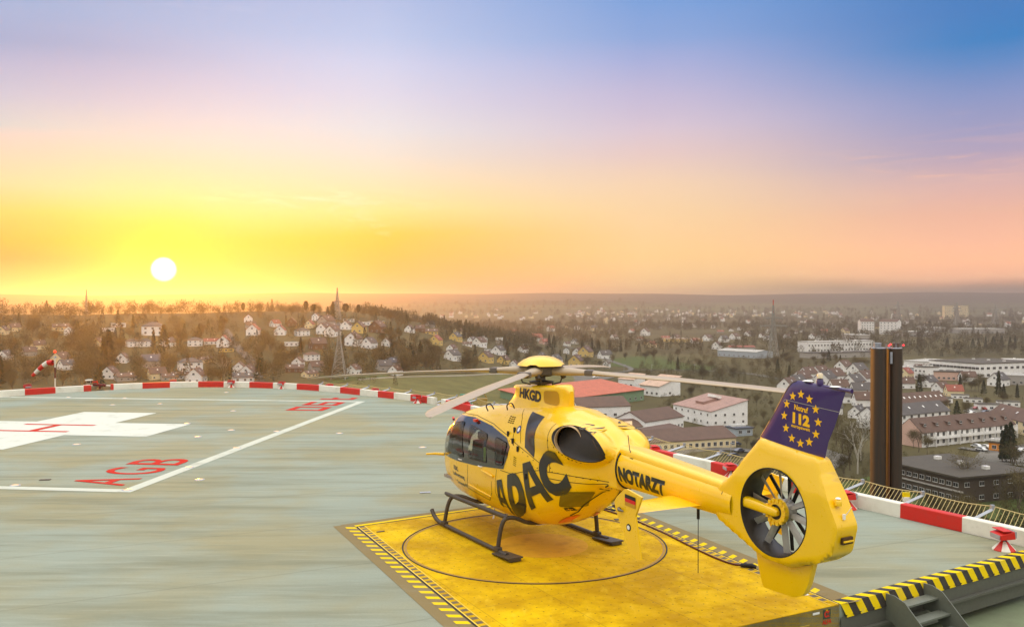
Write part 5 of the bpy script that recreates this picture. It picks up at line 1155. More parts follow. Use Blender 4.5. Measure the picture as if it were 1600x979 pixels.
drape_ground('meadow', [(960, 560), (1010, 556), (1085, 570), (1120, 572), (1110, 578), (1020, 577), (950, 572)], G_grass, .25)
drape_ground('meadow', [(1290, 760), (1480, 720), (1600, 745), (1690, 770), (1690, 850), (1500, 800), (1350, 790)], G_grass, .25, cell=10)
drape_ground('meadow', [(500, 588), (600, 584), (610, 590), (520, 600)], G_grass, .3)
drape_ground('paved_yard', [(1225, 740), (1235, 706), (1290, 702), (1330, 715), (1290, 745)], G_yard, .3)
drape_ground('paved_yard', [(1500, 658), (1515, 636), (1570, 640), (1560, 655)], G_yard, .3)
drape_ground('paved_yard', [(1520, 720), (1540, 696), (1690, 700), (1690, 740)], G_yard, .3)
drape_ground('paved_yard', [(905, 600), (880, 590), (900, 583), (960, 582), (960, 590)], G_yard, .3)
def road(name, pix, w, mat, up=.35):
    P = [Vector(p) for p in spline([Vector((*ground_at(u, v).xy, 0)) for u, v in pix], 8)]; V = []
    for i, p in enumerate(P):
        t = (P[min(i + 1, len(P) - 1)] - P[max(i - 1, 0)]).normalized(); nn = Vector((-t.y, t.x, 0)) * w / 2
        for q in (p + nn, p, p - nn): V.append((q.x, q.y, zt(q.x, q.y) + up))
    F = [(3 * i + k, 3 * i + k + 1, 3 * i + k + 4, 3 * i + k + 3) for i in range(len(P) - 1) for k in (0, 1)]
    o = MB().add(V, F).build(name, mat)
    if o.data.polygons[0].normal.z < 0: o.data.flip_normals()
    tag(o, kind='structure')
road('footpath', [(560, 594), (700, 588), (830, 584), (905, 581)], 3, G_path)
road('road', [(905, 583), (985, 579), (960, 566), (915, 550), (880, 540)], 5, G_road)
road('road', [(1000, 578), (1080, 579), (1160, 583), (1240, 596)], 6, G_road)
road('road', [(352, 515), (372, 545), (395, 570), (405, 598)], 5, G_road, .6)
road('road', [(1040, 712), (1120, 702), (1200, 712), (1290, 760)], 6, G_road)
road('road', [(1500, 700), (1560, 705), (1640, 690)], 5, G_road)
# ---------------- houses
def W(name, c, rough=.75): return bpy.data.materials.get(name) or worn(name, c, rough, .22, .25, dirt=(.25, .22, .17))
WALL = {'white': W('render_white', (246, 243, 236)), 'cream': W('render_cream', (236, 216, 170)), 'yellow': W('render_yellow', (222, 190, 110)), 'grey': W('render_grey', (170, 164, 154)), 'pink': W('render_pink', (214, 176, 156)), 'green': W('render_green', (116, 146, 110)), 'brown': W('timber_brown', (110, 78, 52)), 'dark': W('dark_cladding', (74, 62, 48)), 'blue': W('pale_blue_panel', (172, 182, 188)), 'orange': W('orange_panel', (226, 140, 40))}
def roof_mat(name, c):
    m = new_mat(name, c, .7); q = NT(m); v = q.coord('Object', (1, 1, 1)); sp = q.N.new('ShaderNodeSeparateXYZ'); q.L.new(v, sp.inputs[0])
    a = q.noise(v, .35, 5, .65); st = q.math('PINGPONG', sp.outputs['Z'], .17); j = q.rng(st, 0, .05, .35, 0)
    col = q.mix(q.rng(a, .35, .7, 0, .5), lin(c), tuple(x * .55 for x in lin(c))); q.base(q.mix(j, col, tuple(x * .4 for x in lin(c)))); return m
ROOF = {'brown': roof_mat('tiles_brown', (98, 72, 56)), 'red': roof_mat('tiles_red', (150, 76, 54)), 'grey': roof_mat('tiles_grey', (86, 80, 76)), 'terracotta': roof_mat('roof_terracotta', (196, 104, 74)), 'tan': roof_mat('roof_tan', (206, 172, 146)), 'pinkish': roof_mat('roof_pinkish', (170, 134, 120)), 'flat': roof_mat('roof_gravel', (76, 68, 52)), 'pale': roof_mat('roof_pale_metal', (190, 186, 176)), 'slate': roof_mat('roof_slate', (78, 82, 92))}
M_win = new_mat('window_pane', (48, 50, 52), .15); M_frame = new_mat('window_white', (225, 222, 214), .5); M_sky = new_mat('rooflight', (235, 232, 222), .2, 0, .5); M_door = new_mat('house_door', (90, 60, 40), .6); M_solar = new_mat('solar_panel', (60, 70, 100), .15)
WINM = {}
def window_mesh(w, h):
    k = (w, h)
    if k not in WINM:
        m = MB(); m.box((0, -.02, 0), (w, .08, h), mi=0); m.box((0, -.075, 0), (w - .16, .05, h - .16), mi=1); m.box((0, -.105, 0), (.06, .02, h - .16), mi=0); m.box((0, -.10, -h / 2 - .04), (w + .16, .16, .06), mi=0)
        o = m.build('window', [M_frame, M_win]); WINM[k] = o.data; bpy.data.objects.remove(o)
    return WINM[k]
def put_window(parent, x, y, z, rz, w, h, name='window'):
    o = bpy.data.objects.new(name, window_mesh(w, h)); COL.objects.link(o); o.parent = parent; o.location = (x, y, z); o.rotation_euler = (0, 0, rz); return o
def gable_house(parent, w, d, hw, pitch, wall, roof, over=.45, win=None, winside=None, rooflights=0, chimney=True, dormers=0, hip=False, band=None):
    """ridge along x; front is -y; origin at centre of the base"""
    hr = (d / 2) * math.tan(pitch); x, y = w / 2, d / 2; m = MB()
    if hip:
        m.box((0, 0, hw / 2 - 2), (w, d, hw + 4)); m.build('wall', WALL[wall], parent)
        o = over; rx = max(.3, x - y); V = [(-x - o, -y - o, hw), (x + o, -y - o, hw), (x + o, y + o, hw), (-x - o, y + o, hw), (-rx, 0, hw + hr), (rx, 0, hw + hr), (-x - o, -y - o, hw - .2), (x + o, -y - o, hw - .2), (x + o, y + o, hw - .2), (-x - o, y + o, hw - .2)]
        rf = MB().add(V, [(0, 1, 5, 4), (1, 2, 5), (2, 3, 4, 5), (3, 0, 4), (6, 7, 1, 0), (7, 8, 2, 1), (8, 9, 3, 2), (9, 6, 0, 3), (9, 8, 7, 6)]).build('roof', ROOF[roof], parent)
    else:
        V = [(sx, -y, -4) for sx in (-x, x)] + [(sx, y, -4) for sx in (-x, x)] + [(sx, -y, hw) for sx in (-x, x)] + [(sx, y, hw) for sx in (-x, x)] + [(-x, 0, hw + hr), (x, 0, hw + hr)]
        m.add(V, [(0, 1, 5, 4), (3, 2, 6, 7), (2, 0, 4, 8, 6), (1, 3, 7, 9, 5), (4, 5, 9, 8), (6, 8, 9, 7)]); m.build('wall', WALL[wall], parent)
        o = over; dz = o * math.tan(pitch); t = .22; rf = MB()
        for s in (-1, 1):
            A = [(-x - o, s * (y + o), hw - dz + .05), (x + o, s * (y + o), hw - dz + .05), (x + o, 0, hw + hr + .05), (-x - o, 0, hw + hr + .05)]; rf.add(A + [(a, b, c + t) for a, b, c in A], [(3, 2, 1, 0), (4, 5, 6, 7), (0, 1, 5, 4), (1, 2, 6, 5), (3, 0, 4, 7)])
        rf = rf.build('roof', ROOF[roof], parent)
    for k in range(rooflights):
        xx = -x + w * (k + .5) / rooflights; zz = hw + hr * .55; rl = MB(); rl.box((xx, -y * .45, zz + .33), (.8, 1.2, .08), mat=Matrix.Rotation(pitch, 3, 'X')); rl.build('rooflight', M_sky, rf)
    if chimney: c = MB(); c.box((x * .35, .4, hw + hr + .3), (.6, .6, 1.5)); c.build('chimney', M['kerb_red'] if 0 else WALL['grey'] if wall != 'white' else WALL['brown'], rf)
    for k in range(dormers):
        xx = -x + w * (k + .5) / dormers; dm = MB(); yy = -y * .62; zz = hw + hr * .38 + .2; V = [(xx - .8, yy - .55, zz - .1), (xx + .8, yy - .55, zz - .1), (xx + .8, yy - .55, zz + 1.1), (xx - .8, yy - .55, zz + 1.1), (xx - .8, yy + 1.3, zz + 1.25), (xx + .8, yy + 1.3, zz + 1.25)]
        dm.add(V, [(0, 1, 2, 3), (3, 2, 5, 4), (0, 3, 4), (1, 5, 2)]); dd = dm.build('dormer', ROOF[roof], rf); put_window(dd, xx, yy - .57, zz + .5, 0, 1.3, .9)
    for (fx, fz, face) in (win or []):   # faces: f front, b back, l left gable, r right gable
        ww, wh = 1.3, 1.25
        if face == 'f': put_window(parent, fx * w, -y - .02, fz, 0, ww, wh)
        if face == 'l': put_window(parent, -x - .02, fx * d, fz, R(-90), ww, wh)
        if face == 'r': put_window(parent, x + .02, fx * d, fz, R(90), ww, wh)
    return hw + hr
PROTO = {}
def proto(kind):
    if kind in PROTO: return PROTO[kind]
    wall, roof, form = kind; e = empty('house'); cnt0 = set(bpy.data.objects)
    if form == 'gable': gable_house(e, 11.5, 9.2, 4.4, R(42), wall, roof, win=[(-.22, 1.5, 'l'), (.22, 1.5, 'l'), (0, 5.4, 'l'), (-.25, 1.5, 'f'), (.25, 1.5, 'f'), (.22, 1.5, 'r'), (-.22, 1.5, 'r'), (0, 5.4, 'r')], rooflights=1)
    if form == 'tall': gable_house(e, 10, 9, 6.0, R(38), wall, roof, win=[(-.22, 1.5, 'l'), (.22, 1.5, 'l'), (-.22, 4.3, 'l'), (.22, 4.3, 'l'), (0, 6.9, 'l'), (-.25, 1.5, 'f'), (.25, 1.5, 'f'), (-.25, 4.3, 'f'), (.25, 4.3, 'f')], rooflights=0)
    if form == 'hip': gable_house(e, 13, 10, 5.6, R(26), wall, roof, hip=True, win=[(-.32, 1.5, 'f'), (0, 1.5, 'f'), (.32, 1.5, 'f'), (-.32, 4.2, 'f'), (0, 4.2, 'f'), (.32, 4.2, 'f'), (0, 4.2, 'l'), (0, 1.5, 'l')])
    if form == 'low': gable_house(e, 12, 8, 2.9, R(30), wall, roof, win=[(-.3, 1.4, 'f'), (.05, 1.4, 'f'), (.33, 1.4, 'f'), (0, 1.4, 'l')], rooflights=2)
    if form == 'flat':
        m = MB(); m.box((0, 0, 1.4 - 1), (14, 9, 6.6)); m.build('wall', WALL[wall], e); m = MB(); m.box((0, 0, 3.85), (14.8, 9.8, .3)); m.build('roof', ROOF[roof], e)
        for fx in (-.33, 0, .33): put_window(e, fx * 14, -4.52, 1.8, 0, 2.0, 1.3)
    PROTO[kind] = [e, False]; KIDS[e.name] = [c for c in bpy.data.objects if c.parent == e]
    for c in KIDS[e.name]: KIDS[c.name] = [d for d in bpy.data.objects if d.parent == c]
    return PROTO[kind]
ROOFN = {'brown': 'brown tiled', 'red': 'red tiled', 'grey': 'grey', 'slate': 'bluish slate', 'flat': 'flat', 'pale': 'pale metal', 'tan': 'tan', 'pinkish': 'pinkish', 'terracotta': 'terracotta'}
FORMN = {'gable': 'gabled', 'tall': 'tall gabled', 'hip': 'hip-roofed', 'low': 'low', 'flat': 'flat-roofed'}
HOUSES = []   # (u, v, width px, object-kind, face angle)
def add_house(u, v, wpx, kind, turn):
    """turn: 0 = long side to the camera, 90 = gable to the camera"""
    p = ground_at(u, v); r = p.xy.length; HOUSES.append([u, v, wpx, kind, turn, p, r])
H = '''172 590 20 white brown gable 75|196 594 30 grey brown low 15|245 592 26 cream brown gable 20|264 593 22 grey brown low 10|282 591 26 white brown low 5|307 597 26 white brown gable 80|236 573 28 slate slate gable 5|297 579 36 white grey hip 10|192 566 14 white brown gable 70|95 568 20 cream brown gable 60|104 577 20 white grey gable 30|109 523 8 white brown tall 80|208 541 18 white grey hip 20|168 517 22 white grey flat 5|185 510 22 white pale flat 0|240 523 34 white grey hip 0|228 541 16 white grey hip 10|262 541 20 white grey gable 40|305 540 24 white grey hip 0|330 537 22 white red low 0|350 541 20 white red gable 80|354 549 18 yellow flat flat 0|22 517 14 cream brown gable 30|5 522 12 cream brown gable 70|8 562 14 white grey gable 60|60 545 14 cream brown gable 20|45 556 14 grey brown gable 20|95 516 24 cream brown low 10|155 540 12 cream brown gable 50|320 566 10 cream brown low 10
388 503 14 white red gable 85|396 523 20 white red gable 75|392 513 16 grey brown gable 10|430 510 12 white red gable 40|438 523 18 white red gable 80|456 509 15 brown brown gable 85|472 524 22 white grey hip 15|484 512 14 cream red gable 75|494 500 9 white brown tall 80|510 509 20 grey brown gable 60|508 521 20 white brown gable 60|520 525 20 white brown gable 70|527 513 22 grey grey low 0|541 514 16 white brown gable 80|561 519 20 yellow brown gable 78|545 502 10 white grey flat 0|570 507 18 white pale flat 0|588 508 26 yellow pale flat 0|590 519 22 brown brown gable 70|552 539 24 white brown gable 75|577 543 20 white grey gable 70|604 540 8 white brown gable 80|456 540 18 white pale flat 0|496 545 26 brown brown gable 30|466 572 14 white brown gable 82|487 562 18 white brown hip 20|494 579 22 grey brown gable 25|484 588 20 cream brown low 40|460 581 30 brown brown low 0|374 582 20 white brown gable 80|388 590 24 white brown gable 75|380 596 34 white grey low 0|553 584 16 white brown gable 60|600 578 24 grey grey gable 30|614 572 20 grey slate gable 20|618 585 14 white brown gable 60|640 519 14 white brown gable 80|656 518 16 brown brown gable 10|674 522 22 yellow brown low 0|681 538 18 yellow red gable 70|672 510 12 grey slate gable 40|706 549 14 white brown gable 70|707 562 20 white grey gable 60|697 556 16 yellow brown low 0|749 541 18 white brown gable 60|738 535 12 white grey gable 50|730 540 10 white brown low 0|756 535 12 white grey tall 80|765 549 18 white grey flat 0|779 554 18 white grey gable 60|759 565 20 yellow brown gable 65|780 537 12 grey pale tall 5|712 532 16 yellow grey gable 60|716 521 14 cream brown gable 40|804 524 14 white red gable 30|822 528 14 white brown low 0|838 533 18 white red gable 20|850 538 14 pink red gable 40|820 543 16 white pale low 0|817 550 16 white brown gable 50|787 568 16 yellow brown gable 60|803 574 12 white brown gable 84|846 560 12 grey grey gable 60|868 568 18 white grey gable 65|905 556 16 white brown gable 60|915 557 20 yellow brown gable 70|900 572 22 yellow brown gable 70|885 552 10 white grey tall 80|886 540 10 white brown gable 40|898 537 10 white grey gable 60|945 560 20 white grey gable 30|948 574 10 white brown tall 80|960 530 12 white brown gable 50
1012 538 10 yellow brown gable 50|1018 542 14 cream red gable 40|1000 531 12 white red low 0|1008 524 14 white brown gable 70|1056 532 12 white brown gable 60|1040 530 14 cream red low 0|1106 532 12 white brown gable 60|1120 545 14 white brown gable 75|1148 530 12 white brown gable 60|1145 544 8 white brown gable 80|1131 534 12 white grey gable 60|1085 536 12 white red gable 30|1168 525 9 white brown gable 60|1190 527 8 white brown gable 60|1200 532 12 white grey gable 40|1270 529 10 white brown gable 60|1283 532 12 white grey gable 60|1286 520 14 red red low 0|1253 549 12 white grey gable 82|1240 521 12 white brown low 0|1320 521 10 cream brown gable 60|1230 528 10 white brown gable 50|1302 532 14 white pale flat 0'''
for row in H.split('\n'):
    for it in row.split('|'):
        u, v, w, wa, ro, fo, tu = it.split(); wa = {'slate': 'grey', 'red': 'pink'}.get(wa, wa); add_house(float(u), float(v), float(w), (wa, ro, fo), float(tu))
n_manual = len(HOUSES)
for _ in range(60):   # looser scatter in the mid distance
    u = rng_.uniform(840, 1600); v = rng_.triangular(503, 536, 515) if u < 1220 else rng_.triangular(500, 528, 509)
    if any(abs(u - h[0]) < 10 and abs(v - h[1]) < 4 for h in HOUSES): continue
    p = ground_at(u, v); add_house(u, v, 1417.4 * rng_.uniform(9, 13) / p.xy.length, (rng_.choice(['white', 'white', 'white', 'cream', 'grey']), rng_.choice(['brown', 'brown', 'red', 'grey']), rng_.choice(['gable', 'gable', 'tall', 'low'])), rng_.choice([10, 40, 60, 80]))
# terrace cluster with white gables right of the tail fin
for u, v, w, tu, ro in ((1232, 612, 26, 62, 'brown'), (1252, 600, 24, 62, 'brown'), (1262, 592, 22, 62, 'brown'), (1244, 608, 26, 62, 'grey'), (1258, 622, 28, 60, 'brown'), (1281, 590, 22, 60, 'brown'), (1290, 600, 24, 60, 'grey'), (1303, 596, 24, 60, 'brown'), (1318, 580, 20, 60, 'brown'), (1340, 586, 22, 60, 'grey'), (1350, 600, 24, 60, 'brown'), (1334, 605, 24, 60, 'grey'), (1310, 612, 28, 20, 'brown'), (1345, 618, 30, 15, 'grey'), (1316, 628, 32, 12, 'grey'), (1350, 634, 32, 10, 'brown'), (1300, 646, 30, 12, 'grey'), (1340, 652, 22, 70, 'grey'), (1415, 590, 18, 70, 'red'), (1440, 583, 20, 15, 'brown'),
                        (1415, 606, 24, 20, 'brown'), (1450, 604, 20, 60, 'grey'), (1470, 612, 22, 50, 'brown'), (1512, 596, 22, 20, 'brown'), (1490, 618, 24, 20, 'red'), (1560, 602, 22, 60, 'grey')):
    add_house(u, v, w, ('white' if ro != 'red' else 'cream', ro, 'gable'), tu)
for u, v, w, tu in ((1545, 640, 36, 15), (1520, 628, 26, 10), (1575, 634, 30, 12), (1590, 648, 34, 12), (1500, 622, 24, 10), (1470, 628, 30, 14)): add_house(u, v, w, ('white', 'flat', 'flat'), tu)
def region(u, v):
    if u < 130: return 'near the windsock' if v > 540 else 'high on the left hill'
    if u < 370: return 'low below the setting sun' if v > 548 else 'high below the setting sun'
    if u < 500: return 'low right of the sunlit wood' if v > 545 else 'high right of the sunlit wood'
    if u < 640: return 'low around the lattice pylon' if v > 530 else 'high behind the lattice pylon'
    if u < 800: return 'on the slope left of the rotor cap' if v > 530 else 'at the wood edge left of the rotor cap'
    if u < 960: return 'just behind the right rotor blade root' if v > 540 else 'beyond the rotor cap'
    if u < 1100: return 'in the plain above the school roofs'
    if u < 1225: return 'in the plain left of the violet fin'
    if u < 1362: return 'in the terraces behind the violet fin' if v > 560 else 'in the plain above the violet fin'
    return 'just right of the chimneys' if v > 575 else 'far right of the chimneys'
ORD = ['first', 'second', 'third', 'fourth', 'fifth', 'sixth', 'seventh', 'eighth', 'ninth', 'tenth', 'eleventh', 'twelfth', 'thirteenth', 'fourteenth', 'fifteenth', 'sixteenth', 'seventeenth', 'eighteenth', 'nineteenth', 'twentieth']
def ordn(k): return ORD[k] if k < 20 else 'number %d' % (k + 1)
byreg = {}
for i, h in enumerate(HOUSES): byreg.setdefault((region(h[0], h[1]), h[3]), []).append(i)
LBL = {}
for (rg, kd), idx in byreg.items():
    idx.sort(key=lambda i: HOUSES[i][0])
    for k, i in enumerate(idx):
        base = '%s %s house, %s roof, %s' % (kd[0], FORMN[kd[2]], ROOFN[kd[1]].replace(' tiled', ''), rg) if kd[1] != 'flat' else '%s %s house %s' % (kd[0], FORMN[kd[2]], rg)
        LBL[i] = (base if len(idx) == 1 else '%s %s' % (ordn(k), base))
        LBL[i] = ' '.join(LBL[i].split()[:16])
for i, (u, v, wpx, kind, tu, p, r) in enumerate(HOUSES):
    pr = proto(kind); nat = {'gable': 9.2, 'tall': 9, 'hip': 13, 'low': 12, 'flat': 14}[kind[2]] if tu > 50 else {'gable': 11.5, 'tall': 10, 'hip': 13, 'low': 12, 'flat': 14}[kind[2]]
    sc = max(.62, min(1.5, wpx * r / 1417.4 / (nat * 1.12))); rz = -math.atan2(p.x, p.y) + R(tu) * (1 if rng_.random() < .5 or u > 1200 else 1) + rng_.uniform(-.12, .12)
    if not pr[1]: o = pr[0]; pr[1] = True
    else: o = copy_tree(pr[0])
    o.location = (p.x, p.y, p.z - .2); o.rotation_euler = (0, 0, rz); o.scale = (sc, sc, sc); tag(o, LBL[i], 'house', 'houses ' + region(u, v))
# ---------------- larger buildings, placed by their front wall
BLD = []
def block(name, label, A, B, depth, h, roof, wall, form='flat', pitch=R(12), rows=1, cols=6, ww=1.6, wh=1.3, cat='building', over=.4, side_cols=0, rooflights=0, dormers=0, side='r', z=None, chimney=False):
    a, b = ground_at(*A), ground_at(*B); a2, b2 = a.xy, b.xy; L_ = (b2 - a2).length; t = (b2 - a2).normalized(); nrm = Vector((-t.y, t.x))
    if nrm.dot(a2) < 0: nrm = -nrm
    c = (a2 + b2) / 2 + nrm * depth / 2; zz = min(a.z, b.z); e = empty(name, (c.x, c.y, zz), math.atan2(t.y, t.x), label=label, category=cat); BLD.append((min(A[0], B[0]), max(A[0], B[0]), max(A[1], B[1]), c, max(L_, depth) / 2 + 3))
    if form == 'gable': gable_house(e, L_, depth, h, pitch, wall, roof, over=over, rooflights=rooflights, dormers=dormers, chimney=chimney)
    elif form == 'mono':
        rise = depth * math.tan(pitch); x, y = L_ / 2, depth / 2; m = MB(); m.add([(-x, -y, -4), (x, -y, -4), (x, y, -4), (-x, y, -4), (-x, -y, h), (x, -y, h), (x, y, h + rise), (-x, y, h + rise)], [(0, 1, 5, 4), (1, 2, 6, 5), (2, 3, 7, 6), (3, 0, 4, 7), (4, 5, 6, 7)]); m.build('wall', WALL[wall], e)
        o = over; dz = o * math.tan(pitch); m = MB(); P = [(-x - o, -y - o, h - dz + .04), (x + o, -y - o, h - dz + .04), (x + o, y + o, h + rise + dz + .04), (-x - o, y + o, h + rise + dz + .04)]; m.add(P + [(q[0], q[1], q[2] + .25) for q in P], [(3, 2, 1, 0), (4, 5, 6, 7), (0, 1, 5, 4), (1, 2, 6, 5), (2, 3, 7, 6), (3, 0, 4, 7)]); rf = m.build('roof', ROOF[roof], e)
        for k in range(rooflights): m = MB(); m.box((-x + L_ * (k + .5) / rooflights, -y * .2, h + rise * .4 + .45), (L_ / rooflights * .5, depth * .25, .3), mat=Matrix.Rotation(pitch, 3, 'X')); m.build('rooflight', M_sky, rf)
    else:
        m = MB(); m.box((0, 0, h / 2 - 2), (L_, depth, h + 4)); m.build('wall', WALL[wall], e); m = MB(); m.box((0, 0, h + .2), (L_ + over * 2, depth + over * 2, .5)); rf = m.build('roof', ROOF[roof], e)
        for k in range(3): m = MB(); m.box((-L_ * .3 + k * L_ * .3, depth * .1, h + .9), (1.6, 1.6, 1.0)); m.build('roof_vent', M_sky, rf, bevel=.1)
    for r_ in range(rows):
        zc = 1.7 + r_ * (h / rows)
        for k in range(cols): put_window(e, -L_ / 2 + L_ * (k + .5) / cols, -depth / 2 - .03, zc, 0, ww, wh)
        for k in range(side_cols):
            yy = -depth / 2 + depth * (k + .5) / side_cols; put_window(e, (L_ / 2 + .03) * (1 if side == 'r' else -1), yy, zc, R(90) if side == 'r' else R(-90), ww, wh)
    return e
sc_main = block('school_building', 'white school block with pinkish low roof and skylight, right of the tail boom', (1052, 653), (1111, 667), 19, 6.6, 'pinkish', 'white', 'mono', R(13), rows=2, cols=6, ww=1.1, wh=1.1, side_cols=4, rooflights=0)
m = MB(); m.box((-2, -.5, 9.3), (7, 7, 1.6), mat=Matrix.Rotation(R(13), 3, 'X')); m.build('roof_monitor', ROOF['pinkish'], sc_main); m = MB()
m.box((-1, 3.4, 11.4), (6.5, 3.2, 1.2), mat=Matrix.Rotation(R(-14), 3, 'X')); mm_ = m.build('skylight', M_sky, sc_main)
block('school_building', 'white school wing with brown roof and long window band, left of the white school block', (1008, 679), (1068, 669), 16, 5.2, 'brown', 'white', 'gable', R(24), rows=1, cols=11, ww=1.1, wh=1.2, side_cols=1, side='l')
block('school_building', 'low glazed brown-roofed porch in front of the white school wing', (1018, 689), (1066, 680), 6, 3.0, 'brown', 'white', 'mono', R(10), rows=1, cols=9, ww=1.2, wh=1.6)
block('school_building', 'white walled school hall with brown roof and roof lantern, behind the engine cowling', (905, 654), (985, 652), 20, 5.5, 'brown', 'white', 'gable', R(20), rows=1, cols=5, side_cols=2)
block('school_building', 'small brown-roofed wing beside the engine cowling', (955, 683), (1003, 680), 13, 3.6, 'brown', 'white', 'gable', R(20), rows=1, cols=6)
block('school_building', 'long low building with reddish brown roof just beyond the safety net', (1015, 708), (1150, 698), 18, 3.6, 'brown', 'cream', 'gable', R(20), rows=1, cols=14, ww=1.4, wh=1.5)
block('sports_hall', 'long hall with terracotta roof and green wall behind the mast fairing', (850, 640), (1006, 625), 30, 6.0, 'terracotta', 'green', 'mono', R(7), rows=1, cols=16, ww=1.5, wh=1.4, over=1.0)
block('school_building', 'white building with tan single-pitch roof at the hall end', (1000, 616), (1030, 620), 17, 6.0, 'tan', 'white', 'mono', R(16), rows=1, cols=4, over=.8, side_cols=1)
block('school_building', 'small white building with tan roof left of the tan single-pitch roof', (966, 604), (990, 606), 12, 5.2, 'tan', 'white', 'mono', R(14), rows=1, cols=3)
block('small_annex', 'pale blue flat-roofed annex in front of the school porch', (1026, 690), (1050, 688), 5, 2.8, 'pale', 'blue', 'flat', rows=1, cols=3)
block('small_annex', 'blue-grey flat canopy at the right end of the long low building', (1150, 682), (1176, 680), 7, 3.0, 'slate', 'blue', 'flat', rows=1, cols=2)
row1 = block('row_houses', 'long two-storey row of houses with eight dormers and pink gable, right of the chimneys', (1441, 699), (1585, 684), 11, 5.6, 'brown', 'white', 'gable', R(40), rows=2, cols=16, ww=1.5, wh=1.5, dormers=8)
# pink gable end and balconies of the row
L1 = row1.children[0].dimensions.x
m = MB(); hr = 5.5 * math.tan(R(40)); x = -L1 / 2 - .06; m.add([(x, -5.5, -4), (x, 5.5, -4), (x, 5.5, 5.6), (x, 0, 5.6 + hr), (x, -5.5, 5.6)], [(0, 1, 2, 3, 4)]); m.build('gable_end', WALL['pink'], row1)
for k in range(8):
    xx = -L1 / 2 + L1 * (k + .5) / 8; m = MB(); m.box((xx, -6.1, 2.9), (L1 / 8 * .9, 1.2, .18)); m.box((xx, -6.65, 3.35), (L1 / 8 * .9, .08, .9)); m.box((xx + L1 / 16 - .05, -6.1, 2.6), (.22, 1.25, 5.6)); m.build('balcony', WALL['white'], row1)
block('row_houses', 'row of houses with mixed grey and red-brown roof, behind the dormer row', (1372, 672), (1484, 660), 11, 5.4, 'grey', 'white', 'gable', R(36), rows=2, cols=10, ww=1.6, wh=1.4, rooflights=5)
block('row_houses', 'row of houses with skylights and cream gable end at its right', (1400, 651), (1483, 644), 12, 5.4, 'brown', 'cream', 'gable', R(38), rows=1, cols=8, rooflights=10, side_cols=1)
block('row_houses', 'brown-roofed row of houses at the right picture edge', (1545, 664), (1640, 692), 11, 5.4, 'brown', 'cream', 'gable', R(36), rows=2, cols=9, rooflights=4)
fl_ = block('office_block', 'dark flat-roofed two-storey office block with lit window bands, right of the chimneys', (1378, 759), (1499, 790), 26, 7.4, 'flat', 'dark', 'flat', rows=2, cols=12, ww=1.7, wh=1.2, side_cols=5, over=1.2)
for dy in (0,): m = MB(); m.box((0, -13.3, 3.75), (fl_.children[0].dimensions.x + .5, .5, .35)); m.build('facade_band', WALL['grey'], fl_)
block('kiosk', 'orange canopy kiosk left of the dark conifer', (1545, 704), (1562, 707), 4, 3.2, 'flat', 'orange', 'flat', rows=1, cols=1, cat='kiosk')
block('office_building', 'long white two-storey office building in the plain, left of the chimneys', (1262, 550), (1366, 547), 16, 11, 'pale', 'white', 'flat', rows=2, cols=22, ww=2.0, wh=1.8)
block('warehouse', 'grey flat shed in front of the long white office building', (1270, 560), (1385, 557), 20, 5, 'flat', 'grey', 'flat', rows=1, cols=8)
block('factory', 'large white flat-roofed factory with window bands, right of the chimneys', (1452, 583), (1530, 590), 60, 10, 'flat', 'white', 'flat', rows=2, cols=14, ww=3, wh=1.8, side_cols=10)
block('factory', 'low pale factory wing left of the large white factory', (1412, 577), (1462, 580), 40, 7, 'pale', 'white', 'flat', rows=1, cols=10, ww=2.6, wh=1.6)
block('warehouse', 'pale long shed with bluish roof, right of the chimneys', (1404, 584), (1450, 586), 22, 5, 'pale', 'blue', 'flat', rows=1, cols=6)
block('warehouse', 'brick-red long hall behind the terraces, right of the chimneys', (1448, 593), (1502, 595), 16, 6, 'flat', 'pink', 'flat', rows=1, cols=7)
block('warehouse', 'white roofed hall at the right picture edge behind the conifer', (1556, 600), (1660, 604), 24, 6, 'pale', 'grey', 'flat', rows=1, cols=9)
block('warehouse', 'blue and white shed at the right picture edge', (1571, 580), (1660, 582), 20, 9, 'pale', 'blue', 'flat', rows=1, cols=6)
block('cube_house', 'white cubic house with flat roof beside a red roof, right of the chimneys', (1428, 592), (1447, 594), 12, 9, 'flat', 'white', 'flat', rows=2, cols=3)
block('sports_hall', 'hall with pale arched bluish roof in the plain left of the fin', (1121, 556), (1182, 560), 24, 6, 'pale', 'blue', 'gable', R(8), rows=1, cols=8)
block('warehouse', 'low reddish hall beside the arched bluish hall', (1140, 549), (1180, 549), 14, 5, 'red', 'grey', 'gable', R(10), rows=1, cols=4)
block('glasshouse_row', 'long cream row of sheds in the plain beyond the rotor', (1040, 534), (1098, 534), 18, 4, 'tan', 'yellow', 'flat', rows=1, cols=10, cat='shed')
for i, (A, B, dpt, h, ww_) in enumerate((((1345, 522), (1366, 522), 14, 22, 'white'), ((1374, 522), (1402, 523), 14, 22, 'white'))):
    block('apartment_block', 'white apartment tower in the plain above the %s chimney edge' % ('left' if i == 0 else 'right'), A, B, dpt, h, 'brown', ww_, 'gable', R(30), rows=5, cols=5, ww=2, wh=1.6)
for i, (A, B) in enumerate((((1476, 499), (1490, 499)), ((1499, 499), (1513, 499)))):
    block('apartment_block', 'pale high-rise slab in the far plain, %s of the pair' % ('left' if i == 0 else 'right'), A, B, 16, 42, 'flat', 'cream', 'flat', rows=7, cols=5, ww=2.6, wh=2.2)
for i, (u0, u1, v) in enumerate(((1410, 1460, 526), (1500, 1570, 521), (1450, 1480, 519), (1330, 1360, 532))):
    block('warehouse', 'long pale warehouse in the far plain, %s from the left' % ORD[i], (u0, v), (u1, v), 40, 8, 'pale', 'grey', 'flat', rows=1, cols=9, ww=4, wh=2)
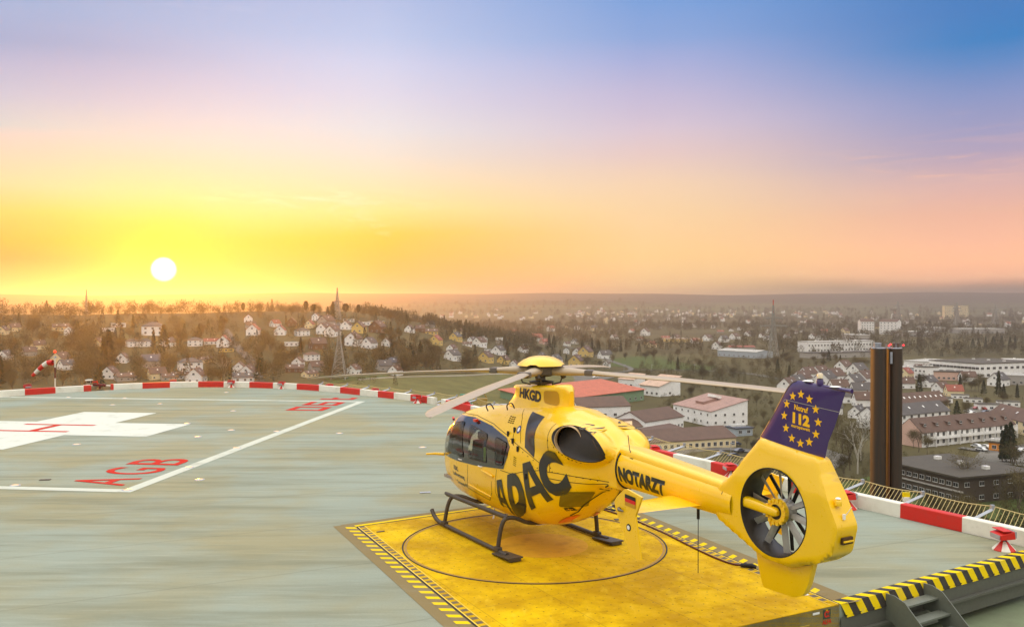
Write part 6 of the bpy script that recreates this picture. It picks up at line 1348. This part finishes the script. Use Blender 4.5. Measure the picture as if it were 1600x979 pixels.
# ---------------- cars
def car_proto():
    e = empty('parked_car'); m = MB(); prof = [(-2.1, .35), (-2.15, .75), (-1.55, .92), (-.9, 1.42), (.75, 1.45), (1.45, .98), (2.1, .86), (2.15, .4)]
    V = [(x, y, z) for y in (-.85, .85) for x, z in prof]; n = 8; m.add(V, [tuple(range(n)), tuple(range(2 * n - 1, n - 1, -1))] + [(i, (i + 1) % n, n + (i + 1) % n, n + i) for i in range(n)]); m.build('body', new_mat('car_paint', (205, 205, 200), .3, 0, .8), e, bevel=.08, smooth=40)
    m = MB(); V = [(x, y, z) for y in (-.865, .865) for x, z in ((-1.35, .95), (-.82, 1.34), (.68, 1.36), (1.25, .98))]; m.add(V, [(0, 1, 2, 3), (7, 6, 5, 4)] + [(0, 4, 5, 1), (2, 6, 7, 3)]); m.build('windows', M_win, e)
    for x in (-1.3, 1.3):
        for y in (-.8, .8): m = MB(); m.lathe([(0, -.1), (.33, -.1), (.33, .1), (0, .1)], (x, y, .33), 12, 'Y'); m.build('wheel', M['rubber'], e)
    return e
CARS = [(1236, 716), (1243, 712), (1252, 713), (1248, 722), (1262, 718), (1270, 711), (1240, 728), (1256, 730), (1266, 726), (1513, 645), (1520, 648), (1531, 650), (1540, 646), (1548, 651), (1526, 640), (1536, 641), (1553, 645), (1526, 700), (1533, 705), (1540, 701), (1150, 697), (1180, 697), (1195, 702), (1190, 692), (1578, 704), (1588, 712), (1598, 706), (945, 588), (930, 591), (1146, 715), (1155, 708), (1128, 712)]
cp = car_proto(); KIDS[cp.name] = [c for c in bpy.data.objects if c.parent == cp]; cols = [(210, 210, 206), (40, 40, 44), (150, 28, 24), (120, 124, 130), (60, 66, 84), (225, 222, 212)]; CN = ['white', 'black', 'red', 'grey', 'dark blue', 'cream']
cmats = []
for c in cols: mm_ = new_mat('car_paint_tone', c, .3, 0, .8); cmats.append(mm_)
bodies = {}
body0 = [c for c in KIDS[cp.name] if c.name.startswith('body')][0]
cg = {}
for i, (u, v) in enumerate(CARS):
    ci = (i * 5 + i // 3) % 6; place = 'in the lot behind the violet fin' if u < 1280 and u > 1210 else 'among the right-hand terraces' if u > 1500 and v < 660 else 'near the orange kiosk' if u > 1500 else 'on the yard behind the rotor mast' if u < 1000 else 'beyond the safety net'
    cg[(ci, place)] = cg.get((ci, place), 0) + 1; k = cg[(ci, place)]
    p = ground_at(u, v); o = cp if i == 0 else copy_tree(cp); o.location = (p.x, p.y, p.z + .3); o.rotation_euler = (0, 0, rng_.choice([.4, 1.9, .5, 2.0]) + rng_.uniform(-.1, .1))
    for ch_ in (KIDS[cp.name] if i == 0 else o.children):
        if ch_.name.startswith('body'):
            if ci not in bodies: dd = body0.data.copy(); dd.materials[0] = cmats[ci]; bodies[ci] = dd
            ch_.data = bodies[ci]
    tag(o, '%s parked car %s%s' % (CN[ci], place, '' if k == 1 else ', %s such car from left' % ORD[k - 1]), 'car', 'parked cars ' + place)
# ---------------- pylons and masts
M_lat = new_mat('lattice_steel', (150, 150, 140), .5, .3); M_redm = new_mat('mast_red', (190, 60, 40), .5)
def pylon(name, label, u, v, top_v, wbase_px, arms=2, armpx=14, redtop=False, r=None):
    p = ground_at(u, v); rr = p.xy.length; Hh = (v - top_v) * rr / 1417.4; wb = wbase_px * rr / 1417.4 / 2; th = max(.14, .00045 * rr * .8); e = empty(name, tuple(p), label=label, category='pylon'); m = MB()
    def w(z): t = z / Hh; return wb * (1 - t) ** 1.25 + wb * .10
    zs = [Hh * (1 - (1 - k / 10) ** 1.25) for k in range(11)]
    for sx, sy in ((-1, -1), (1, -1), (1, 1), (-1, 1)): m.tube([(sx * w(z), sy * w(z), z) for z in zs], th, 4)
    for a, b in zip(zs[:-1], zs[1:]):
        for (s1, s2) in (((-1, -1), (1, -1)), ((1, -1), (1, 1)), ((1, 1), (-1, 1)), ((-1, 1), (-1, -1))):
            m.tube([(s1[0] * w(a), s1[1] * w(a), a), (s2[0] * w(b), s2[1] * w(b), b)], th * .6, 3, caps=False); m.tube([(s2[0] * w(a), s2[1] * w(a), a), (s1[0] * w(b), s1[1] * w(b), b)], th * .6, 3, caps=False); m.tube([(s1[0] * w(b), s1[1] * w(b), b), (s2[0] * w(b), s2[1] * w(b), b)], th * .6, 3, caps=False)
    m.build('lattice_body', M_lat, e)
    for k in range(arms):
        z = Hh * (.62 + .14 * k); L_ = armpx * rr / 1417.4 * (1 - .25 * k); m = MB(); m.tube([(-L_, 0, z), (0, 0, z + 1), (L_, 0, z)], th, 4); m.tube([(-L_, 0, z), (L_, 0, z)], th * .8, 4)
        for q in (-.95, -.6, .6, .95): m.tube([(L_ * q, 0, z), (L_ * q, 0, z - 2.5)], th * .7, 4)
        m.build('cross_arm', M_lat, e)
    if redtop: m = MB(); m.tube([(0, 0, Hh * .86), (0, 0, Hh * 1.1)], th * 1.6, 5); m.build('red_tip', M_redm, e)
pylon('lattice_pylon', 'grey lattice pylon standing among the hillside houses', 530, 593, 518, 20, 0, 0)
pylon('lattice_pylon', 'tall pylon with red tip behind the hill crest conifer', 527, 500, 455, 10, 1, 8, True)
pylon('lattice_pylon', 'tall pylon with red tip and cross arms left of the violet fin', 1208, 562, 480, 13, 2, 20, True)
pylon('lattice_pylon', 'faint pylon in the far plain above the chimneys', 1403, 500, 473, 7, 2, 8)
pylon('lattice_pylon', 'faint pylon in the far plain between the two high-rise slabs', 1495, 508, 476, 7, 2, 7)
pylon('lattice_pylon', 'faintest pylon in the far plain at the right', 1555, 506, 480, 6, 2, 7)
pylon('radio_mast', 'thin dark mast on the crest at the far left', 135, 492, 456, 3, 0, 0)
# street lamps on the near meadow
for i, (u, v) in enumerate(((975, 583), (1018, 583), (1085, 583), (1142, 722))):
    p = ground_at(u, v); m = MB(); m.tube([p, p + Vector((0, 0, 6.5))], .10, 6); m.box(p + Vector((.5, 0, 6.6)), (1.5, .5, .25)); tag(m.build('street_lamp', M['galv']), 'slim street lamp beside the %s' % ('left part of the green meadow', 'middle of the green meadow', 'right end of the green meadow', 'road beyond the safety net')[i], 'street lamp')
# ---------------- trees
def foliage_mat(name, a, b):
    m = new_mat(name, (0, 0, 0), .9, spec=.1); q = NT(m); oi = q.N.new('ShaderNodeObjectInfo'); v = q.geo(); nz = q.noise(v, .35, 3, .6)
    f = q.math('ADD', q.math('MULTIPLY', oi.outputs['Random'], .6), q.math('MULTIPLY', nz, .5)); q.base(q.mix(q.rng(f, .2, .9), a, b)); return m
F_bare = foliage_mat('bare_twigs', (.060, .048, .020), (.150, .120, .050)); F_con = foliage_mat('conifer_needles', (.020, .030, .010), (.052, .064, .022)); F_yel = foliage_mat('catkin_yellow', (.20, .16, .035), (.26, .20, .05)); F_white = foliage_mat('blossom_white', (.60, .56, .48), (.7, .66, .58)); F_bark = foliage_mat('bark', (.10, .075, .050), (.17, .135, .095)); F_birch = foliage_mat('birch_bark', (.42, .38, .30), (.50, .46, .38))
def leafquads(c, sizes, dirs, rn):
    """thin strips: c centres, dirs directions"""
    n = len(c); d = dirs / np.linalg.norm(dirs, axis=1)[:, None]; up = rn.normal(size=(n, 3)); s = np.cross(d, up); s /= np.linalg.norm(s, axis=1)[:, None]; L_ = sizes[:, :1]; w = sizes[:, 1:]
    V = np.stack([c - d * L_ - s * w, c - d * L_ * .2 + s * w, c + d * L_ , c + d * L_ * .1 - s * w * 1.0], 1).reshape(-1, 3); return V
def np_mesh(name, V, nper, mat, extra=None):
    me = bpy.data.meshes.new(name); nf = len(V) // nper; me.vertices.add(len(V)); me.vertices.foreach_set('co', V.astype(np.float32).ravel()); me.loops.add(len(V)); me.loops.foreach_set('vertex_index', np.arange(len(V), dtype=np.int32)); me.polygons.add(nf); me.polygons.foreach_set('loop_start', np.arange(0, len(V), nper, dtype=np.int32)); me.update(calc_edges=True); me.materials.append(mat); return me
def bare_tree_proto(seed, mat, dens=900, spread=.36, bark=None, tall=1.0):
    rn = np.random.default_rng(seed); rr_ = random.Random(seed); e = empty('bare_tree'); m = MB(); tips = []
    def grow(p, d, L_, r_, lv):
        q = p + d * L_; mid = p + d * L_ * .5 + Vector((rr_.uniform(-1, 1), rr_.uniform(-1, 1), 0)) * L_ * .06; m.tube([p, mid, q], [r_, r_ * .8, r_ * .6], 5 if lv < 2 else 3, caps=False); tips.append((q, d, lv))
        if lv > 0: tips.append((mid, d, lv))
        if lv >= 3: return
        k = (4, 3, 3)[lv] if lv < 3 else 2
        for i in range(k):
            a = 2 * math.pi * (i + rr_.random() * .6) / k; el = rr_.uniform(.35, .85) if lv else rr_.uniform(.25, .6); u = d.cross(Vector((.3, .9, .1))).normalized(); w = d.cross(u); nd = (d * math.cos(el) + (u * math.cos(a) + w * math.sin(a)) * math.sin(el)).normalized(); nd.z += .15; nd.normalize()
            grow(p + d * L_ * rr_.uniform(.55, 1.0), nd, L_ * rr_.uniform(.60, .80), r_ * .55, lv + 1)
    grow(Vector((0, 0, -1.0)), Vector((0, 0, 1)), .38 * tall + 1.0, .022, 0) if 0 else grow(Vector((0, 0, -.05)), Vector((rr_.uniform(-.05, .05), 0, 1)).normalized(), .42, .016, 0)
    tk = m.build('trunk', bark or F_bark, e)
    P = []; D = []
    T = [t for t in tips if t[2] >= 1]
    for _ in range(dens):
        t = T[rr_.randrange(len(T))]; o = Vector(rn.normal(size=3) * .058); P.append(t[0] + o); D.append(t[1] * .6 + Vector(rn.normal(size=3) * .55) + Vector((0, 0, .35)))
    P = np.array(P); D = np.array(D); sz = np.stack([rn.uniform(.014, .040, dens), rn.uniform(.0018, .0040, dens)], 1); V = leafquads(P, sz, D, rn); me = np_mesh('crown', V, 4, mat); c = bpy.data.objects.new('crown', me); COL.objects.link(c); c.parent = e
    KIDS[e.name] = [tk, c]; return e, float(P[:, 2].max())
def conifer_proto(seed, slim=.16, ragged=False, mat=None):
    rn = np.random.default_rng(seed); e = empty('conifer_tree'); m = MB(); m.tube([(0, 0, -.05), (0, 0, .95)], [.018, .003], 6); tk = m.build('trunk', F_bark, e); P = []; D = []; n = 1100
    for _ in range(n):
        z = rn.uniform(.08 if not ragged else .45, 1.0) ** .9; R_ = slim * (1 - z) ** .8 * (1 + .25 * math.sin(z * 40)) + .012 if not ragged else slim * math.sqrt(max(0, 1 - ((z - .78) / .25) ** 2)) * rn.uniform(.5, 1)
        a = rn.uniform(0, 2 * math.pi); q = R_ * math.sqrt(rn.uniform(.15, 1)); P.append((q * math.cos(a), q * math.sin(a), z)); D.append((math.cos(a), math.sin(a), -.35 + rn.normal() * .3))
    V = leafquads(np.array(P), np.stack([rn.uniform(.025, .05, n), rn.uniform(.008, .018, n)], 1), np.array(D), rn); me = np_mesh('crown', V, 4, mat or F_con); c = bpy.data.objects.new('crown', me); COL.objects.link(c); c.parent = e; KIDS[e.name] = [tk, c]; return e, 1.0
TP = {'bare': [bare_tree_proto(s, F_bare, 3600) for s in (1, 2, 3, 4, 5, 6)], 'sparse': [bare_tree_proto(s, F_bare, 1100) for s in (11, 12, 13)], 'birch': [bare_tree_proto(21, F_bare, 900, bark=F_birch)], 'yellow': [bare_tree_proto(31, F_yel, 900)], 'blossom': [bare_tree_proto(41, F_white, 700)],
      'conifer': [conifer_proto(s, w_) for s, w_ in ((51, .15), (52, .19), (53, .12), (54, .24))], 'pine': [conifer_proto(61, .22, True), conifer_proto(62, .17, True)]}
used_p = set(); TREES = []
TW = {'bare': 'brown bare tree', 'sparse': 'thin leafless tree', 'birch': 'pale-trunked bare birch', 'yellow': 'yellowish catkin tree', 'blossom': 'white blossoming tree', 'conifer': 'dark green conifer', 'pine': 'flat-topped pine'}
def plant(u, v, h, kind): 
    p = ground_at(u, v); TREES.append([u, v, h, kind, p])
def blocked(u, v, h, r):
    hp_ = 1417.4 * h / r
    for hu, hv, hw, *_ in HOUSES:
        if abs(u - hu) < hw * .5 + hp_ * .12 and hv - 1 < v < hv + hp_ * .8: return True
    x = (u - 800) / 1417.4 * r
    for u0, u1, vb, c, rad in BLD:
        if (Vector((x, r)) - c).length < rad + 2: return True
        if u0 - 3 < u < u1 + 3 and vb < v < vb + hp_ * .55: return True
    return False
# named single trees
for a in '''520 502 16 conifer|512 500 11 conifer|498 497 13 sparse|404 496 15 sparse|408 496 14 sparse|380 496 12 pine|466 496 13 sparse|478 497 14 pine|490 498 12 pine|492 497 13 sparse|446 497 12 sparse|455 498 11 bare|540 499 13 pine|560 500 13 pine|583 502 13 bare|612 507 13 bare|605 506 12 bare|648 505 8 sparse|640 508 8 bare|285 520 12 yellow|545 510 9 yellow|474 511 9 conifer|447 509 8 conifer|256 548 16 conifer|240 545 12 conifer|170 575 20 conifer|162 580 18 conifer|405 596 12 conifer|428 596 12 sparse|350 600 16 birch|925 552 17 conifer|935 553 15 conifer|953 549 13 conifer|910 549 13 conifer|970 551 14 conifer|865 545 15 conifer|858 545 16 conifer|792 556 12 conifer|810 543 11 conifer|789 540 10 conifer|725 530 12 conifer|733 532 12 conifer|748 534 9 conifer|912 535 11 conifer|895 532 10 conifer|943 573 8 blossom|950 575 8 blossom|1008 566 11 bare|1096 583 6 conifer|1215 585 12 conifer|1233 592 10 conifer|1240 525 10 conifer|1265 522 8 conifer|1295 565 11 conifer|1305 568 10 bare|1287 566 12 bare|1313 568 8 conifer|1480 545 14 conifer|1540 545 15 conifer|1552 545 15 conifer|1565 545 16 conifer|1578 545 15 conifer|1586 546 16 conifer|1520 545 13 conifer|1440 614 13 bare|1436 615 12 conifer|1507 610 12 bare|1530 612 13 bare|1560 620 15 conifer|1568 622 8 conifer|1500 613 11 conifer|1537 617 9 conifer|1572 722 13 conifer|1579 724 14 conifer|1566 722 11 conifer|1340 740 22 birch|1345 720 16 birch|1328 735 14 sparse|1478 646 8 bare|1495 655 9 conifer|1510 650 8 bare|1435 706 9 sparse|1448 712 8 bare|1427 700 8 bare'''.split('|'):
    u, v, h, k = a.split(); plant(float(u), float(v), float(h), k)
def scatter(n, u0, u1, v0, v1, h0, h1, kinds, avoid=True, tri=None):
    k = 0; tries = 0; n = int(n * .66)
    while k < n and tries < n * 30:
        tries += 1; u = rng_.uniform(u0, u1); v = rng_.uniform(v0, v1); h = rng_.uniform(h0, h1); p = ground_at(u, v); r = p.xy.length
        if avoid and (blocked(u, v, h, r)): continue
        if any(abs(u - t[0]) < 5 and abs(v - t[1]) < 2.0 for t in TREES): continue
        plant(u, v, h, rng_.choice(kinds)); k += 1
B5 = ['bare'] * 7 + ['sparse', 'conifer', 'bare']
scatter(34, -15, 150, 515, 560, 9, 14, B5); scatter(26, -15, 160, 565, 620, 11, 16, B5); scatter(24, 150, 370, 515, 560, 8, 13, B5); scatter(20, 160, 370, 575, 612, 8, 12, B5)
scatter(26, 370, 620, 525, 560, 7, 11, B5); scatter(24, 400, 640, 565, 598, 9, 13, B5); scatter(34, 620, 800, 535, 586, 9, 13, B5); scatter(14, 800, 1000, 545, 580, 7, 11, B5)
scatter(26, 1000, 1230, 553, 600, 8, 13, B5); scatter(34, 1050, 1240, 608, 660, 4, 8, ['bare'] * 5 + ['sparse']); scatter(10, 1000, 1080, 615, 640, 4, 7, ['bare', 'sparse']); scatter(16, 1150, 1235, 660, 720, 4, 8, ['bare', 'sparse'])
scatter(18, 1230, 1370, 650, 775, 9, 15, ['bare', 'sparse', 'bare']); scatter(16, 1370, 1600, 708, 760, 4, 7, ['bare', 'bare', 'sparse']); scatter(18, 1500, 1680, 745, 860, 10, 15, ['bare', 'sparse']); scatter(14, 1370, 1510, 792, 850, 8, 12, ['bare', 'sparse']); scatter(9, 1020, 1160, 712, 740, 6, 9, ['sparse', 'bare'])
scatter(22, 1230, 1400, 552, 580, 7, 12, B5); scatter(14, 1400, 1600, 596, 660, 6, 9, B5)
RG = {}
def treg(u, v):
    rg = region(u, v)
    if u > 1362: rg = 'below the dormer row, right of the chimneys' if v > 700 else ('among the terraces right of the chimneys' if v > 575 else 'in the far plain right of the chimneys')
    elif u > 1225 and v > 640: rg = 'between violet fin and chimneys'
    elif u > 960 and v > 695: rg = 'by the road beyond the safety net'
    elif u > 1000 and v > 603: rg = 'in the thicket left of the violet fin'
    return rg
for i, t in enumerate(TREES): RG.setdefault((treg(t[0], t[1]), t[3]), []).append(i)
TL = {}
for (rg, kd), idx in RG.items():
    idx.sort(key=lambda i: TREES[i][0])
    for k, i in enumerate(idx): TL[i] = '%s %s' % (TW[kd], rg) + ('' if len(idx) == 1 else ', %s from left' % ordn(k))
for i, (u, v, h, kind, p) in enumerate(TREES):
    e, ph = TP[kind][i % len(TP[kind])]; s = h / ph
    o = e if e.name not in used_p else copy_tree(e); used_p.add(e.name)
    if o is e: pass
    o.name = 'conifer_tree' if kind in ('conifer', 'pine') else 'bare_tree'; w_ = s * rng_.uniform(.85, 1.2)
    if o is e: KIDS[o.name] = [c for c in bpy.data.objects if c.parent == e]
    o.location = (p.x, p.y, p.z - .1); o.rotation_euler = (0, 0, rng_.uniform(0, 6.28)); o.scale = (w_, w_, s); tag(o, TL[i], 'tree', 'trees ' + treg(u, v))
for k, L_ in TP.items():
    for e, _ in L_:
        if e.name not in used_p and not e.get('label'):
            for c in [c for c in bpy.data.objects if c.parent == e]: bpy.data.objects.remove(c)
            bpy.data.objects.remove(e)
# uncountable woods: one mesh of thousands of small crowns made of twig strips
def wood(name, spots, mat, nleaf, seed, lsz=(.07, .16), wsz=(.012, .03)):
    rn = np.random.default_rng(seed); Vs = []; S_ = np.array(spots); n = len(S_)
    c = np.repeat(S_[:, :3], nleaf, 0); h = np.repeat(S_[:, 3:4], nleaf, 0); con = np.repeat(S_[:, 4:5], nleaf, 0)
    d = rn.normal(size=(n * nleaf, 3)); d /= np.linalg.norm(d, axis=1)[:, None]; q = rn.uniform(0, 1, (n * nleaf, 1)) ** .45
    off = d * q * np.array([.36, .36, .46]) + np.array([0, 0, .50]); zc = rn.uniform(.05, 1, (n * nleaf, 1)); a = rn.uniform(0, 6.283, (n * nleaf, 1)); rc = .17 * (1 - zc) + .02; cono = np.concatenate([rc * np.cos(a), rc * np.sin(a), zc], 1); off = np.where(con > .5, cono, off)
    P = c + off * h; dirs = d * .7 + np.array([0, 0, .5]); sz = np.concatenate([h * rn.uniform(*lsz, (n * nleaf, 1)), h * rn.uniform(*wsz, (n * nleaf, 1))], 1); V = leafquads(P, sz, dirs, rn)
    o = bpy.data.objects.new(name, np_mesh(name, V, 4, mat)); COL.objects.link(o); tag(o, kind='stuff'); return o
def spots_px(n, u0, u1, v0, v1, h0, h1, pc=.1, seed=0, avoid=True):
    rr2 = random.Random(seed); out = []
    while len(out) < n:
        n -= 0; u = rr2.uniform(u0, u1); v = rr2.uniform(v0, v1); p = ground_at(u, v); h = rr2.uniform(h0, h1)
        if avoid and blocked(u, v, h, p.xy.length) and rr2.random() < .86: n -= 1; continue
        out.append((p.x, p.y, p.z - .3, h, 1.0 if rr2.random() < pc else 0.0))
    return out
def spots_rz(n, az0, az1, r0, r1, h0, h1, pc, seed, edge=None):
    rr2 = random.Random(seed); out = []
    for _ in range(n):
        a = R(rr2.uniform(az0, az1)); r = r0 + (r1 - r0) * rr2.random() ** .8; x, y = r * math.sin(a), r * math.cos(a); out.append((x, y, zt(x, y) - .3, rr2.uniform(h0, h1) * (1 if rr2.random() < .9 else 1.25), 1.0 if rr2.random() < pc else 0.0))
    return out
F_wood = new_mat('wood_brown', (0, 0, 0), .95, spec=.05); q = NT(F_wood); q.base(q.mix(q.rng(q.noise(q.geo(), .03, 5, .7), .3, .7), (.056, .048, .020), (.132, .108, .046)))
F_woodg = new_mat('wood_green', (0, 0, 0), .95, spec=.05); q = NT(F_woodg); q.base(q.mix(q.rng(q.noise(q.geo(), .03, 4, .6), .3, .7), (.020, .028, .012), (.045, .052, .022)))
wood('crest_wood', spots_rz(230, -33, -14, 740, 960, 5, 14, .12, 5) + spots_rz(120, -14, -6.5, 780, 960, 5, 10, .15, 6), F_wood, 260, 1, (.035, .085), (.006, .014))
wood('hillside_wood', spots_px(520, -20, 640, 505, 604, 6, 12, .10, 7) + spots_px(230, 640, 960, 522, 585, 6, 10, .12, 8), F_wood, 260, 2, (.035, .08), (.006, .015))
wood('hillside_evergreens', spots_px(46, -20, 640, 505, 600, 8, 13, 1, 17) + spots_px(46, 620, 980, 512, 575, 8, 12, 1, 18) + spots_px(30, 980, 1600, 510, 560, 8, 14, 1, 19), F_woodg, 240, 3, (.04, .08), (.008, .018))
wood('shoulder_wood', spots_rz(300, -9, 1.5, 780, 1150, 9, 14, .25, 9) + spots_rz(260, -3, 8, 1100, 1700, 9, 14, .2, 10), F_wood, 170, 4, (.04, .09), (.010, .02))
wood('plain_wood', spots_rz(650, -3, 34, 1750, 2150, 12, 19, .2, 11) + spots_rz(420, 3, 34, 2500, 3100, 12, 20, .2, 12) + spots_rz(260, 4, 34, 1000, 1250, 8, 14, .2, 13) + spots_rz(260, 14, 34, 1300, 1650, 9, 15, .3, 14), F_wood, 110, 5, (.05, .11), (.014, .03))
wood('park_thicket', spots_px(240, 990, 1240, 552, 602, 5, 9, .08, 15) + spots_px(190, 1030, 1240, 603, 670, 2.5, 5, 0, 16) + spots_px(130, 1380, 1600, 596, 690, 2.5, 5, .1, 20) + spots_px(120, 1230, 1380, 630, 780, 2.5, 5, 0, 21) + spots_px(90, 1225, 1400, 545, 600, 5, 9, .1, 26) + spots_px(120, 1240, 1620, 522, 560, 7, 12, .15, 27) + spots_px(70, 1560, 1700, 740, 860, 5, 9, 0, 22) + spots_px(90, 1380, 1620, 700, 735, 2, 4, 0, 23) + spots_px(40, 1380, 1500, 795, 850, 4, 7, 0, 24), F_wood, 280, 6, (.03, .07), (.005, .012))
wood('far_wood', spots_rz(900, -35, 35, 3300, 4400, 14, 22, .3, 25), F_wood, 36, 7, (.08, .18), (.03, .06))
# far town: hundreds of specks of houses on the plain, one object
def far_town():
    rr2 = random.Random(3); m = MB(); n = 0
    for (cnt, a0, a1, r0, r1) in ((90, -6, 34, 2900, 3900), (70, 4, 20, 3100, 4000), (26, -12, 6, 2600, 3600), (30, 5, 34, 2000, 2800)):
        for _ in range(cnt):
            a = R(rr2.uniform(a0, a1)); r = rr2.uniform(r0, r1); x, y = r * math.sin(a), r * math.cos(a); z = zt(x, y); w, d, h = rr2.uniform(9, 16), rr2.uniform(8, 11), rr2.uniform(5, 9); rz = rr2.uniform(0, 3.14); cr, sr = math.cos(rz), math.sin(rz)
            P = [(-w / 2, -d / 2, 0), (w / 2, -d / 2, 0), (w / 2, d / 2, 0), (-w / 2, d / 2, 0), (-w / 2, -d / 2, h), (w / 2, -d / 2, h), (w / 2, d / 2, h), (-w / 2, d / 2, h), (-w / 2, 0, h + 4), (w / 2, 0, h + 4)]; P = [(x + p * cr - q_ * sr, y + p * sr + q_ * cr, z + s_) for p, q_, s_ in P]
            k = len(m.v); m.v += P; wm = rr2.choice((0, 0, 0, 1)); rm = rr2.choice((2, 2, 3))
            for f, mi in (((0, 1, 5, 4), wm), ((2, 3, 7, 6), wm), ((3, 0, 4, 8, 7), wm), ((1, 2, 6, 9, 5), wm), ((4, 5, 9, 8), rm), ((7, 8, 9, 6), rm)): m.f.append(tuple(i + k for i in f)); m.mi.append(mi)
    tag(m.build('far_town', [WALL['white'], WALL['cream'], ROOF['brown'], ROOF['red']]), kind='stuff')
far_town()
# a bird over the valley
p = Vector((-.26 * 0 + (787 - 800) / 1417.4 * 90, 90, CAM_H - (488 - 472.7) / 1417.4 * 90)); m = MB(); m.add([(0, -.2, 0), (.06, 0, .05), (0, .25, 0), (-.06, 0, .05), (0, 0, -.05), (.45, .05, .12), (-.45, .05, .12), (.25, -.05, .1), (-.25, -.05, .1)], [(0, 1, 4), (1, 2, 4), (2, 3, 4), (3, 0, 4), (0, 3, 2, 1), (1, 5, 7), (3, 8, 6)]); tag(m.build('bird', M['rubber'], loc=p), 'tiny dark bird in the haze above the rotor cap', 'bird')
# ---------------- haze
def haze():
    m = bpy.data.materials.new('haze'); m.use_nodes = True; N = m.node_tree.nodes; N.clear(); o = N.new('ShaderNodeOutputMaterial'); v = N.new('ShaderNodeVolumePrincipled')
    v.inputs['Color'].default_value = (1.0, .95, .83, 1); v.inputs['Density'].default_value = 2.2e-4; v.inputs['Anisotropy'].default_value = .78; m.node_tree.links.new(v.outputs[0], o.inputs['Volume'])
    b = MB(); b.box((0, 0, 29), (19600, 19600, 172)); tag(b.build('haze', m), kind='stuff')
haze()
